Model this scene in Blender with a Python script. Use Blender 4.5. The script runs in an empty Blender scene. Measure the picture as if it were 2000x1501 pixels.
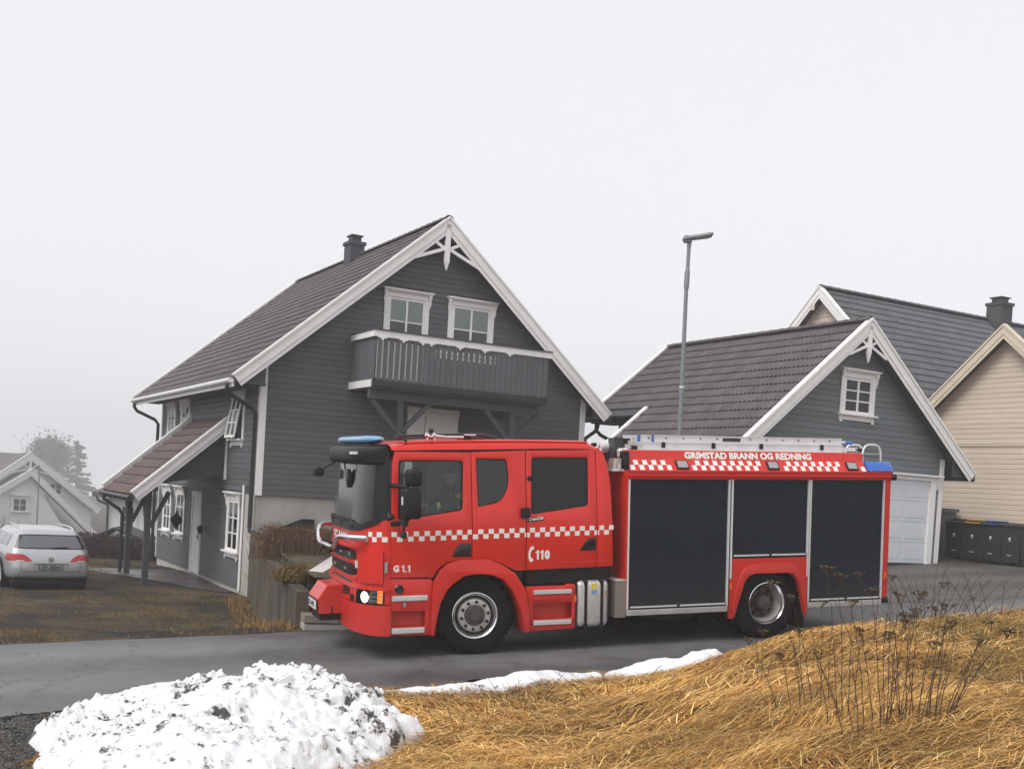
import bpy, bmesh, math, random
import numpy as np
from mathutils import Vector, Matrix, noise as mnoise
from mathutils.geometry import tessellate_polygon

random.seed(7)
RNG = np.random.default_rng(11)
SC = bpy.context.scene
COL = SC.collection
R = math.radians

# ------------------------------------------------------------------ camera
EYE = 2.21
cam_d = bpy.data.cameras.new('camera')
cam_d.sensor_width = 36.0
cam_d.lens = 36.0 * 2157.4 / 2000.0
cam_d.shift_y = (1020.6 - 750.0) / 2000.0
cam_d.clip_start = 0.1
cam_d.clip_end = 3000
cam = bpy.data.objects.new('camera', cam_d)
COL.objects.link(cam)
PIT, ROL = R(-1.738), R(3.495)
_f = Vector((0, math.cos(PIT), math.sin(PIT)))
_u0 = Vector((0, -math.sin(PIT), math.cos(PIT)))
_r0 = Vector((1, 0, 0))
_r = math.cos(ROL) * _r0 + math.sin(ROL) * _u0
_u = -math.sin(ROL) * _r0 + math.cos(ROL) * _u0
M = Matrix((_r, _u, -_f)).transposed().to_4x4()
M.translation = (0, 0, EYE)
cam.matrix_world = M
SC.camera = cam

# ------------------------------------------------------------------ sky, sun, exposure
SUN_EL, SUN_AZ = R(48), R(224)          # azimuth clockwise from +Y (north) towards +X
world = bpy.data.worlds.new('World')
SC.world = world
world.use_nodes = True
wt = world.node_tree
wt.nodes.clear()
sky = wt.nodes.new('ShaderNodeTexSky')
sky.sky_type = 'NISHITA'
sky.sun_disc = False
sky.sun_elevation = SUN_EL
sky.sun_rotation = SUN_AZ
sky.air_density = 1.0
sky.dust_density = 6.0
sky.ozone_density = 1.0
hs = wt.nodes.new('ShaderNodeHueSaturation')      # fog overhead: the blue of the clear sky is washed out
hs.inputs['Saturation'].default_value = 0.10
mixc = wt.nodes.new('ShaderNodeMixRGB')
mixc.inputs['Fac'].default_value = 0.70
mixc.inputs['Color2'].default_value = (9.6, 9.6, 9.95, 1)
bg = wt.nodes.new('ShaderNodeBackground')
bg.inputs['Strength'].default_value = 0.10
wo = wt.nodes.new('ShaderNodeOutputWorld')
wt.links.new(sky.outputs[0], hs.inputs['Color'])
wt.links.new(hs.outputs[0], mixc.inputs['Color1'])
wt.links.new(mixc.outputs[0], bg.inputs['Color'])
wt.links.new(bg.outputs[0], wo.inputs['Surface'])

sun_d = bpy.data.lights.new('sun', 'SUN')
sun_d.energy = 1.5
sun_d.angle = R(30)
sun_d.color = (1.0, 0.97, 0.93)
sun = bpy.data.objects.new('sun', sun_d)
COL.objects.link(sun)
_sd = Vector((math.sin(SUN_AZ) * math.cos(SUN_EL), math.cos(SUN_AZ) * math.cos(SUN_EL), math.sin(SUN_EL)))
sun.rotation_euler = _sd.to_track_quat('Z', 'Y').to_euler()
sun.location = (20, 10, 60)

SC.view_settings.view_transform = 'Standard'
SC.view_settings.look = 'None'
SC.view_settings.gamma = 1.0
SC.view_settings.use_curve_mapping = False
SC.view_settings.exposure = 0.26
SC.render.engine = 'CYCLES'
SC.cycles.use_denoising = True
SC.cycles.max_bounces = 8
SC.cycles.diffuse_bounces = 3
SC.cycles.glossy_bounces = 3
SC.cycles.transmission_bounces = 6
SC.cycles.transparent_max_bounces = 12
SC.cycles.volume_bounces = 1
SC.cycles.sample_clamp_indirect = 4.0

# ------------------------------------------------------------------ helpers
class MB:
    """collects polygons; build() links them as ONE mesh object"""
    def __init__(self):
        self.v = []; self.f = []; self.m = []
    def add(self, vs, fs, mi=0):
        o = len(self.v)
        self.v += [tuple(p) for p in vs]
        self.f += [tuple(i + o for i in q) for q in fs]
        self.m += [mi] * len(fs)
        return self
    def box(self, x0, x1, y0, y1, z0, z1, mi=0):
        vs = [(x0,y0,z0),(x1,y0,z0),(x1,y1,z0),(x0,y1,z0),(x0,y0,z1),(x1,y0,z1),(x1,y1,z1),(x0,y1,z1)]
        return self.add(vs, [(0,3,2,1),(4,5,6,7),(0,1,5,4),(1,2,6,5),(2,3,7,6),(3,0,4,7)], mi)
    def hexa(self, lo, hi, mi=0):
        n = len(lo)
        fs = [tuple(range(n))[::-1], tuple(range(n, 2*n))]
        fs += [(i, (i+1) % n, n + (i+1) % n, n + i) for i in range(n)]
        return self.add(list(lo) + list(hi), fs, mi)
    def bar(self, a, b, w, h, up=(0,0,1), mi=0):
        a, b = Vector(a), Vector(b); d = (b - a).normalized(); up = Vector(up)
        s = d.cross(up)
        if s.length < 1e-5: s = d.cross(Vector((1,0,0)))
        s.normalize(); t = s.cross(d)
        q = [s*w/2 + t*h/2, -s*w/2 + t*h/2, -s*w/2 - t*h/2, s*w/2 - t*h/2]
        return self.hexa([a + k for k in q], [b + k for k in q], mi)
    def tube(self, pts, r, n=8, mi=0, caps=True, rr=None):
        pts = [Vector(p) for p in pts]; rings = []; prev = None
        for i, p in enumerate(pts):
            d = (pts[min(i+1, len(pts)-1)] - pts[max(i-1, 0)]).normalized()
            if prev is None:
                s = d.cross(Vector((0,0,1)))
                if s.length < 1e-3: s = d.cross(Vector((1,0,0)))
            else:
                s = prev - d * prev.dot(d)
                if s.length < 1e-4: s = d.orthogonal()
            s.normalize(); prev = s; t = d.cross(s)
            q = rr[i] if rr else r
            rings.append([p + s*math.cos(2*math.pi*k/n)*q + t*math.sin(2*math.pi*k/n)*q for k in range(n)])
        vs = [v for ring in rings for v in ring]; fs = []
        for i in range(len(pts) - 1):
            for k in range(n):
                fs.append((i*n+k, i*n+(k+1) % n, (i+1)*n+(k+1) % n, (i+1)*n+k))
        if caps: fs += [tuple(range(n))[::-1], tuple(range((len(pts)-1)*n, len(pts)*n))]
        return self.add(vs, fs, mi)
    def lathe(self, prof, c, ax='y', n=32, mi=0, close=False):
        """prof: (along axis, radius) list"""
        vs = []
        for a, r in prof:
            for k in range(n):
                t = 2*math.pi*k/n; u, w = r*math.cos(t), r*math.sin(t)
                p = {'y': (u, a, w), 'x': (a, u, w), 'z': (u, w, a)}[ax]
                vs.append((c[0]+p[0], c[1]+p[1], c[2]+p[2]))
        fs = []
        for i in range(len(prof) - 1):
            for k in range(n):
                fs.append((i*n+k, i*n+(k+1) % n, (i+1)*n+(k+1) % n, (i+1)*n+k))
        if close: fs += [tuple(range(n))[::-1], tuple(range((len(prof)-1)*n, len(prof)*n))]
        return self.add(vs, fs, mi)
    def grid(self, fn, nu, nv, mi=0):
        vs = [fn(i/nu, j/nv) for i in range(nu+1) for j in range(nv+1)]
        fs = [(i*(nv+1)+j, (i+1)*(nv+1)+j, (i+1)*(nv+1)+j+1, i*(nv+1)+j+1) for i in range(nu) for j in range(nv)]
        return self.add(vs, fs, mi)
    def plate(self, outer, holes, t0, t1, put, mi=0):
        """polygon with holes, extruded from depth t0 to t1; put(a, b, t) -> point"""
        loops = [list(outer)] + [list(h) for h in holes]
        flat = [p for l in loops for p in l]; n = len(flat)
        tris = tessellate_polygon([[Vector((p[0], p[1], 0)) for p in l] for l in loops])
        vs = [put(p[0], p[1], t0) for p in flat] + [put(p[0], p[1], t1) for p in flat]
        fs = []
        for t in tris:
            t = tuple(t); fs.append(t); fs.append(tuple(i + n for i in t[::-1]))
        o = 0
        for l in loops:
            k = len(l)
            for i in range(k):
                a, b = o + i, o + (i+1) % k
                fs.append((a, b, b + n, a + n))
            o += k
        return self.add(vs, fs, mi)
    def build(self, name, mat, parent=None, smooth=None, bevel=0, seg=2, loc=None, mw=None, recalc=True):
        me = bpy.data.meshes.new(name)
        me.from_pydata(self.v, [], self.f)
        mats = mat if isinstance(mat, (list, tuple)) else [mat]
        for m in mats: me.materials.append(m)
        if any(self.m): me.polygons.foreach_set('material_index', self.m)
        if recalc or bevel:
            bm = bmesh.new(); bm.from_mesh(me)
            if bevel:
                bmesh.ops.remove_doubles(bm, verts=bm.verts, dist=1e-5)
            if recalc: bmesh.ops.recalc_face_normals(bm, faces=bm.faces)
            if bevel:
                es = [e for e in bm.edges if len(e.link_faces) == 2 and e.calc_face_angle(0) > 0.5]
                bmesh.ops.bevel(bm, geom=es, offset=bevel, segments=seg, profile=0.5, affect='EDGES', clamp_overlap=True)
            bm.to_mesh(me); bm.free()
        if smooth is not None:
            me.polygons.foreach_set('use_smooth', [True] * len(me.polygons))
            me.set_sharp_from_angle(angle=R(smooth))
        me.update()
        return link(name, me, parent, loc, mw)

def link(name, data, parent=None, loc=None, mw=None):
    o = bpy.data.objects.new(name, data)
    COL.objects.link(o)
    if parent is not None: o.parent = parent
    if loc is not None: o.location = loc
    if mw is not None: o.matrix_local = mw
    return o

def tag(o, label=None, cat=None, group=None, kind=None):
    if label: o['label'] = label
    if cat: o['category'] = cat
    if group: o['group'] = group
    if kind: o['kind'] = kind
    return o

def thing(name, label, cat, loc=(0,0,0), rz=0.0, group=None, mw=None):
    o = bpy.data.objects.new(name, None); COL.objects.link(o)
    o.empty_display_size = 0.2
    if mw is not None: o.matrix_world = mw
    else:
        o.location = loc; o.rotation_euler = (0, 0, rz)
    return tag(o, label, cat, group)

def copy_tree(src, dst=None, loc=None):
    c = src.copy(); COL.objects.link(c)
    if dst is not None: c.parent = dst
    for ch in list(src.children): copy_tree(ch, c)
    return c

def from_numpy(name, verts, faces, mat, parent=None, smooth=False, tint=None, k=4):
    me = bpy.data.meshes.new(name)
    nv, nf = len(verts), len(faces)
    me.vertices.add(nv); me.vertices.foreach_set('co', np.ascontiguousarray(verts, np.float32).ravel())
    me.loops.add(nf * k); me.loops.foreach_set('vertex_index', np.ascontiguousarray(faces, np.int32).ravel())
    me.polygons.add(nf); me.polygons.foreach_set('loop_start', np.arange(0, nf * k, k, dtype=np.int32))
    me.materials.append(mat)
    if smooth: me.polygons.foreach_set('use_smooth', np.ones(nf, bool))
    if tint is not None:
        at = me.attributes.new('tint', 'FLOAT_COLOR', 'POINT')
        at.data.foreach_set('color', np.ascontiguousarray(np.concatenate([tint, np.ones((nv,1))], 1), np.float32).ravel())
    me.update(calc_edges=True)
    return link(name, me, parent)

# ------------------------------------------------------------------ materials
MATS = {}
def mat(name, col, rough=0.6, metal=0.0, var=0.0, scale=3.0, bump=0.0, bscale=40.0, coat=0.0, spec=0.5, emit=None, estr=0.0,
        rnd=0.0, alpha=None, col2=None, stretch=None, rvar=0.0, rough2=None):
    """principled material: noise-driven colour variation (object space), optional bump, optional per-object shade"""
    if name in MATS: return MATS[name]
    m = bpy.data.materials.new(name); m.use_nodes = True
    nt = m.node_tree; b = nt.nodes['Principled BSDF']; L = nt.links.new
    b.inputs['Roughness'].default_value = rough
    b.inputs['Metallic'].default_value = metal
    b.inputs['Coat Weight'].default_value = coat
    b.inputs['Coat Roughness'].default_value = 0.08
    b.inputs['Specular IOR Level'].default_value = spec
    b.inputs['Base Color'].default_value = (*col, 1)
    tc = nt.nodes.new('ShaderNodeTexCoord'); vec = tc.outputs['Object']
    if stretch:
        mp = nt.nodes.new('ShaderNodeMapping'); mp.inputs['Scale'].default_value = stretch
        L(vec, mp.inputs['Vector']); vec = mp.outputs[0]
    out = None
    if var > 0 or rnd > 0 or col2:
        n = nt.nodes.new('ShaderNodeTexNoise'); n.inputs['Scale'].default_value = scale
        n.inputs['Detail'].default_value = 6; n.inputs['Roughness'].default_value = 0.62
        L(vec, n.inputs['Vector'])
        cr = nt.nodes.new('ShaderNodeValToRGB')
        cr.color_ramp.elements[0].position = 0.3; cr.color_ramp.elements[1].position = 0.72
        c2 = col2 or col
        cr.color_ramp.elements[0].color = (*[c*(1-var) for c in col], 1)
        cr.color_ramp.elements[1].color = (*[min(1, c*(1+var)) for c in c2], 1)
        L(n.outputs['Fac'], cr.inputs['Fac']); out = cr.outputs[0]
        if rnd > 0:
            oi = nt.nodes.new('ShaderNodeObjectInfo')
            mr = nt.nodes.new('ShaderNodeMapRange'); mr.inputs['To Min'].default_value = 1-rnd; mr.inputs['To Max'].default_value = 1+rnd
            L(oi.outputs['Random'], mr.inputs['Value'])
            mx = nt.nodes.new('ShaderNodeVectorMath'); mx.operation = 'SCALE'
            L(out, mx.inputs[0]); L(mr.outputs[0], mx.inputs['Scale']); out = mx.outputs[0]
        L(out, b.inputs['Base Color'])
        if rvar > 0:
            mr = nt.nodes.new('ShaderNodeMapRange'); mr.inputs['From Min'].default_value = 0.35; mr.inputs['From Max'].default_value = 0.65
            mr.inputs['To Min'].default_value = max(0.03, rough-rvar); mr.inputs['To Max'].default_value = min(1, rough+rvar)
            L(n.outputs['Fac'], mr.inputs['Value']); L(mr.outputs[0], b.inputs['Roughness'])
    if bump > 0:
        n2 = nt.nodes.new('ShaderNodeTexNoise'); n2.inputs['Scale'].default_value = bscale; n2.inputs['Detail'].default_value = 5
        L(vec, n2.inputs['Vector'])
        bp = nt.nodes.new('ShaderNodeBump'); bp.inputs['Strength'].default_value = bump; bp.inputs['Distance'].default_value = 0.01
        L(n2.outputs['Fac'], bp.inputs['Height']); L(bp.outputs[0], b.inputs['Normal'])
    if emit:
        b.inputs['Emission Color'].default_value = (*emit, 1); b.inputs['Emission Strength'].default_value = estr
    MATS[name] = m
    return m

def glass(name, tint=(0.75,0.82,0.82), refl=1.0, rough=0.03):
    """thin pane: tinted see-through plus fresnel mirror"""
    if name in MATS: return MATS[name]
    m = bpy.data.materials.new(name); m.use_nodes = True
    nt = m.node_tree; nt.nodes.clear(); L = nt.links.new
    out = nt.nodes.new('ShaderNodeOutputMaterial')
    tr = nt.nodes.new('ShaderNodeBsdfTransparent'); tr.inputs['Color'].default_value = (*tint, 1)
    gl = nt.nodes.new('ShaderNodeBsdfGlossy'); gl.inputs['Roughness'].default_value = rough
    fr = nt.nodes.new('ShaderNodeFresnel'); fr.inputs['IOR'].default_value = 1.5
    mu = nt.nodes.new('ShaderNodeMath'); mu.operation = 'MULTIPLY'; mu.inputs[1].default_value = refl; mu.use_clamp = True
    mx = nt.nodes.new('ShaderNodeMixShader')
    L(fr.outputs[0], mu.inputs[0]); L(mu.outputs[0], mx.inputs[0])
    L(tr.outputs[0], mx.inputs[1]); L(gl.outputs[0], mx.inputs[2]); L(mx.outputs[0], out.inputs['Surface'])
    MATS[name] = m
    return m

def tint_mat(name, rough=0.8, spec=0.2, translucent=0.0):
    m = bpy.data.materials.new(name); m.use_nodes = True
    nt = m.node_tree; b = nt.nodes['Principled BSDF']
    a = nt.nodes.new('ShaderNodeAttribute'); a.attribute_name = 'tint'
    nt.links.new(a.outputs['Color'], b.inputs['Base Color'])
    b.inputs['Roughness'].default_value = rough; b.inputs['Specular IOR Level'].default_value = spec
    return m

def add_dirt(m, z0, z1, amount, col=(0.11,0.085,0.06), ax='Z'):
    """road grime: a brown-grey film broken up by noise, thickest at the lower edge of the bodywork"""
    nt = m.node_tree; L = nt.links.new; b = nt.nodes['Principled BSDF']
    tc = nt.nodes.new('ShaderNodeTexCoord'); sx = nt.nodes.new('ShaderNodeSeparateXYZ'); L(tc.outputs['Object'], sx.inputs[0])
    mr = nt.nodes.new('ShaderNodeMapRange'); mr.inputs['From Min'].default_value = z1; mr.inputs['From Max'].default_value = z0; L(sx.outputs[ax], mr.inputs['Value'])
    n = nt.nodes.new('ShaderNodeTexNoise'); n.inputs['Scale'].default_value = 5; n.inputs['Detail'].default_value = 8; n.inputs['Roughness'].default_value = 0.7; L(tc.outputs['Object'], n.inputs['Vector'])
    mu = nt.nodes.new('ShaderNodeMath'); mu.operation = 'MULTIPLY'; L(mr.outputs[0], mu.inputs[0]); L(n.outputs['Fac'], mu.inputs[1])
    m2 = nt.nodes.new('ShaderNodeMath'); m2.operation = 'MULTIPLY'; m2.inputs[1].default_value = amount*2; m2.use_clamp = True; L(mu.outputs[0], m2.inputs[0])
    mx = nt.nodes.new('ShaderNodeMixRGB'); mx.inputs['Color2'].default_value = (*col, 1); L(m2.outputs[0], mx.inputs['Fac'])
    ln = b.inputs['Base Color'].links
    if ln: L(ln[0].from_socket, mx.inputs['Color1'])
    else: mx.inputs['Color1'].default_value = b.inputs['Base Color'].default_value
    L(mx.outputs[0], b.inputs['Base Color'])
    r = nt.nodes.new('ShaderNodeMapRange'); r.inputs['To Min'].default_value = b.inputs['Roughness'].default_value; r.inputs['To Max'].default_value = 0.85
    L(m2.outputs[0], r.inputs['Value']); L(r.outputs[0], b.inputs['Roughness'])

# colours are the things' own (linear) colours
m_grey   = mat('grey_wood_paint', (0.106,0.107,0.118), 0.65, spec=0.3, var=0.10, scale=2.2, rnd=0.07, bump=0.10, bscale=30, stretch=(0.4,0.4,4))
m_ggrey  = mat('green_grey_wood_paint', (0.142,0.160,0.170), 0.6, spec=0.35, var=0.10, scale=2.2, rnd=0.07, bump=0.10, bscale=30, stretch=(0.4,0.4,4))
m_dgrey  = mat('dark_grey_wood', (0.066,0.066,0.076), 0.7, spec=0.25, var=0.12, scale=2.5)
m_beige  = mat('beige_wood_paint', (0.60,0.50,0.41), 0.55, var=0.06, scale=2.0, rnd=0.04, bump=0.08, bscale=30, stretch=(0.4,0.4,4))
m_white  = mat('white_wood_paint', (0.82,0.81,0.79), 0.5, var=0.06, scale=2.5, bump=0.06, bscale=25)
m_white2 = mat('far_white_paint', (0.70,0.70,0.70), 0.6, var=0.05, scale=1.5)  # white paint of the two distant houses
m_conc   = mat('concrete', (0.40,0.385,0.35), 0.85, var=0.22, scale=1.3, bump=0.25, bscale=22, stretch=(1,1,0.7))
m_conc2  = mat('stained_concrete', (0.088,0.072,0.058), 0.9, spec=0.2, var=0.5, scale=1.1, bump=0.35, bscale=16, stretch=(1.0,1.0,0.4))
m_tile   = mat('roof_tile', (0.105,0.090,0.091), 0.75, spec=0.3, var=0.25, scale=1.6, rnd=0.18, bump=0.2, bscale=60)
m_tile2  = mat('brown_roof_tile', (0.118,0.086,0.078), 0.75, spec=0.3, var=0.22, scale=2.0, rnd=0.16, bump=0.2, bscale=60)
m_tile3  = mat('blue_grey_roof_tile', (0.108,0.113,0.122), 0.85, spec=0.2, var=0.15, scale=2.0, rnd=0.12, bump=0.2, bscale=60)
m_gutter = mat('dark_metal_gutter', (0.020,0.020,0.024), 0.4, metal=0.2)
m_black  = mat('black_plastic', (0.006,0.006,0.007), 0.5, spec=0.3, var=0.2, scale=6)
m_blackg = mat('black_gloss', (0.010,0.010,0.012), 0.18)
m_rubber = mat('tyre_rubber', (0.007,0.007,0.007), 0.8, spec=0.15, var=0.25, scale=8)
m_dark   = mat('dark_room', (0.02,0.021,0.024), 0.9)
m_blind  = mat('white_blind', (0.62,0.66,0.64), 0.9)
m_alu    = mat('brushed_aluminium', (0.62,0.62,0.60), 0.42, metal=0.75, var=0.12, scale=5)
m_aluw   = mat('satin_aluminium', (0.70,0.71,0.72), 0.5, metal=0.35, var=0.08, scale=4)
m_chrome = mat('polished_steel', (0.78,0.78,0.78), 0.16, metal=1.0)
m_red    = mat('red_truck_paint', (0.60,0.018,0.010), 0.34, var=0.06, scale=1.2, coat=0.35, spec=0.35)
m_redb   = mat('red_body_paint', (0.55,0.022,0.014), 0.42, var=0.06, scale=1.2, coat=0.2, spec=0.35)
m_sticker= mat('white_reflective_sticker', (0.74,0.74,0.70), 0.5)
m_shut   = mat('dark_grey_shutter', (0.006,0.013,0.024), 0.5, metal=0.0, var=0.15, scale=3, spec=0.18)
m_blue   = mat('blue_lens', (0.01,0.10,0.42), 0.2, coat=0.4)
m_bluew  = mat('pale_blue_lens', (0.10,0.30,0.52), 0.2, coat=0.5)
m_lamp   = mat('grey_lens', (0.30,0.30,0.31), 0.25)
m_orange = mat('orange_lens', (0.75,0.16,0.02), 0.3)
m_redlens= mat('red_lens', (0.42,0.012,0.015), 0.25, coat=0.4)
m_glass  = glass('window_glass', (0.82,0.86,0.86), 1.2)
m_cabgl  = glass('cab_glass', (0.84,0.90,0.89), 1.0)
m_tintgl = glass('tinted_glass', (0.16,0.18,0.20), 1.0)
m_wsgl   = glass('windscreen_glass', (0.74,0.82,0.80), 1.35, 0.13)
for _m in (m_red, m_redb): add_dirt(_m, 0.25, 1.2, 0.20, (0.06,0.042,0.034))
add_dirt(m_shut, 0.45, 1.3, 0.16)
m_bark   = mat('bark', (0.07,0.055,0.045), 0.9, var=0.3, scale=6)
# ------------------------------------------------------------------ terrain heights
RD = R(20.98)
E1 = (math.cos(RD), math.sin(RD)); E2 = (-math.sin(RD), math.cos(RD))
T0 = (-0.36797, 14.42281, -0.00146)                 # the truck's front wheel meets the road here
TX = Vector((0.93217778, 0.35745623, 0.05718069)); TY = Vector((-0.35876103, 0.93332274, 0.01411357)); TZ = Vector((-0.04832305, -0.03367055, 0.99826408))
def sstep(a, b, x):
    t = np.clip((x - a) / (b - a), 0, 1); return t * t * (3 - 2 * t)
def road_z(x, y):
    z = T0[2] - (TZ.x * (x - T0[0]) + TZ.y * (y - T0[1])) / TZ.z
    return np.clip(z, -1.5, 2.2)
def wob(x, y, k, ph=0.0):
    return (np.sin(x*k*1.3 + y*k*0.7 + ph) + np.sin(x*k*0.5 - y*k*1.7 + 2.1*ph + 1.3) + np.sin(x*k*2.3 + y*k*1.9 + 4.0 + ph) * 0.6) / 2.6
def ground_z(x, y):
    x = np.asarray(x, float); y = np.asarray(y, float)
    zr = road_z(x, y)
    s = x*E1[0] + y*E1[1]; w = x*E2[0] + y*E2[1]
    d = np.clip(11.9 - w, 0, None)
    t = s + 0.5*d
    A = 0.70 * sstep(5.1, 9.0, t) + 0.16 * sstep(8, 13, t)
    bank = A * sstep(0.05, 2.1, d) + 0.04 * np.minimum(d, 9)
    bank = bank * (1 + 0.0*w)
    grassy = sstep(0.1, 0.6, d) * sstep(-0.5, 1.5, s + 0.45*d - 0.5)
    bank = bank + grassy * (0.045*wob(x, y, 2.2) + 0.03*wob(x, y, 5.0, 1.0))
    fl = sstep(1.5, -2.5, x)
    dw = w - 16.25
    zt = -0.74 - 0.045*np.clip(y - 32, 0, 12) - 0.062*np.clip(y - 44, 0, 90) + 0.03*wob(x, y, 0.9)
    zl = zr + (zt - zr) * sstep(0.0, 5.0, dw)
    zfar = zr*fl*0 + zl*fl + zr*(1-fl)
    return np.where(w < 14.0, zr + bank, np.where(dw > 0, zfar, zr))
# ------------------------------------------------------------------ ground materials
def ground_mat(name, cols, scales, rough, bump, bscale, wet=None, finescale=60):
    """cols: three colours (dark, mid, light) blended by two noises"""
    m = bpy.data.materials.new(name); m.use_nodes = True
    nt = m.node_tree; b = nt.nodes['Principled BSDF']; L = nt.links.new
    tc = nt.nodes.new('ShaderNodeTexCoord')
    def noise(s, d=8, r=0.65):
        n = nt.nodes.new('ShaderNodeTexNoise'); n.inputs['Scale'].default_value = s
        n.inputs['Detail'].default_value = d; n.inputs['Roughness'].default_value = r
        L(tc.outputs['Object'], n.inputs['Vector']); return n
    n1, n2, n3 = noise(scales[0]), noise(scales[1]), noise(finescale, 3)
    cr = nt.nodes.new('ShaderNodeValToRGB')
    cr.color_ramp.elements[0].position = 0.40; cr.color_ramp.elements[0].color = (*cols[0], 1)
    cr.color_ramp.elements[1].position = 0.60; cr.color_ramp.elements[1].color = (*cols[1], 1)
    L(n1.outputs['Fac'], cr.inputs['Fac'])
    mx = nt.nodes.new('ShaderNodeMixRGB'); mx.inputs['Color2'].default_value = (*cols[2], 1)
    cr2 = nt.nodes.new('ShaderNodeValToRGB'); cr2.color_ramp.elements[0].position = 0.48; cr2.color_ramp.elements[1].position = 0.62
    L(n2.outputs['Fac'], cr2.inputs['Fac']); L(cr2.outputs[0], mx.inputs['Fac']); L(cr.outputs[0], mx.inputs['Color1'])
    # fine grain
    mr = nt.nodes.new('ShaderNodeMapRange'); mr.inputs['From Min'].default_value = 0.3; mr.inputs['From Max'].default_value = 0.7
    mr.inputs['To Min'].default_value = 0.62; mr.inputs['To Max'].default_value = 1.4
    L(n3.outputs['Fac'], mr.inputs['Value'])
    vm = nt.nodes.new('ShaderNodeVectorMath'); vm.operation = 'SCALE'
    L(mx.outputs[0], vm.inputs[0]); L(mr.outputs[0], vm.inputs['Scale']); L(vm.outputs[0], b.inputs['Base Color'])
    if wet:
        mr2 = nt.nodes.new('ShaderNodeMapRange'); mr2.inputs['From Min'].default_value = 0.42; mr2.inputs['From Max'].default_value = 0.58
        mr2.inputs['To Min'].default_value = wet; mr2.inputs['To Max'].default_value = rough
        L(n1.outputs['Fac'], mr2.inputs['Value']); L(mr2.outputs[0], b.inputs['Roughness'])
    else: b.inputs['Roughness'].default_value = rough
    nb = noise(bscale, 6)
    bp = nt.nodes.new('ShaderNodeBump'); bp.inputs['Strength'].default_value = bump; bp.inputs['Distance'].default_value = 0.02
    L(nb.outputs['Fac'], bp.inputs['Height']); L(bp.outputs[0], b.inputs['Normal'])
    if wet is None: b.inputs['Specular IOR Level'].default_value = 0.12
    MATS[name] = m
    return m

m_asph  = ground_mat('wet_asphalt', ((0.095,0.095,0.099),(0.165,0.163,0.166),(0.130,0.126,0.122)), (0.45, 1.3), 0.60, 0.7, 90, wet=0.35, finescale=70)
m_asph2 = ground_mat('driveway_asphalt', ((0.075,0.070,0.062),(0.105,0.098,0.086),(0.088,0.082,0.075)), (0.4, 1.3), 0.7, 0.5, 80, wet=0.5, finescale=120)
m_lawn  = ground_mat('winter_lawn', ((0.024,0.022,0.022),(0.095,0.068,0.036),(0.030,0.027,0.024)), (0.5, 1.1), 0.95, 0.8, 14, finescale=26)
m_grav  = ground_mat('gravel_shoulder', ((0.050,0.050,0.051),(0.095,0.093,0.090),(0.075,0.062,0.046)), (2.4, 1.2), 0.85, 1.0, 28, finescale=38)
m_thatch= ground_mat('matted_straw', ((0.075,0.036,0.013),(0.24,0.125,0.040),(0.13,0.068,0.026)), (1.6, 2.5), 0.9, 1.0, 24, finescale=30)
m_earth = ground_mat('dark_earth', ((0.05,0.042,0.034),(0.09,0.075,0.052),(0.11,0.095,0.05)), (1.2, 2.0), 0.95, 0.8, 16, finescale=24)
m_mud   = ground_mat('wet_paving', ((0.060,0.052,0.045),(0.090,0.078,0.066),(0.075,0.065,0.055)), (0.8, 2.0), 0.6, 0.3, 20, wet=0.35, finescale=40)

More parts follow.
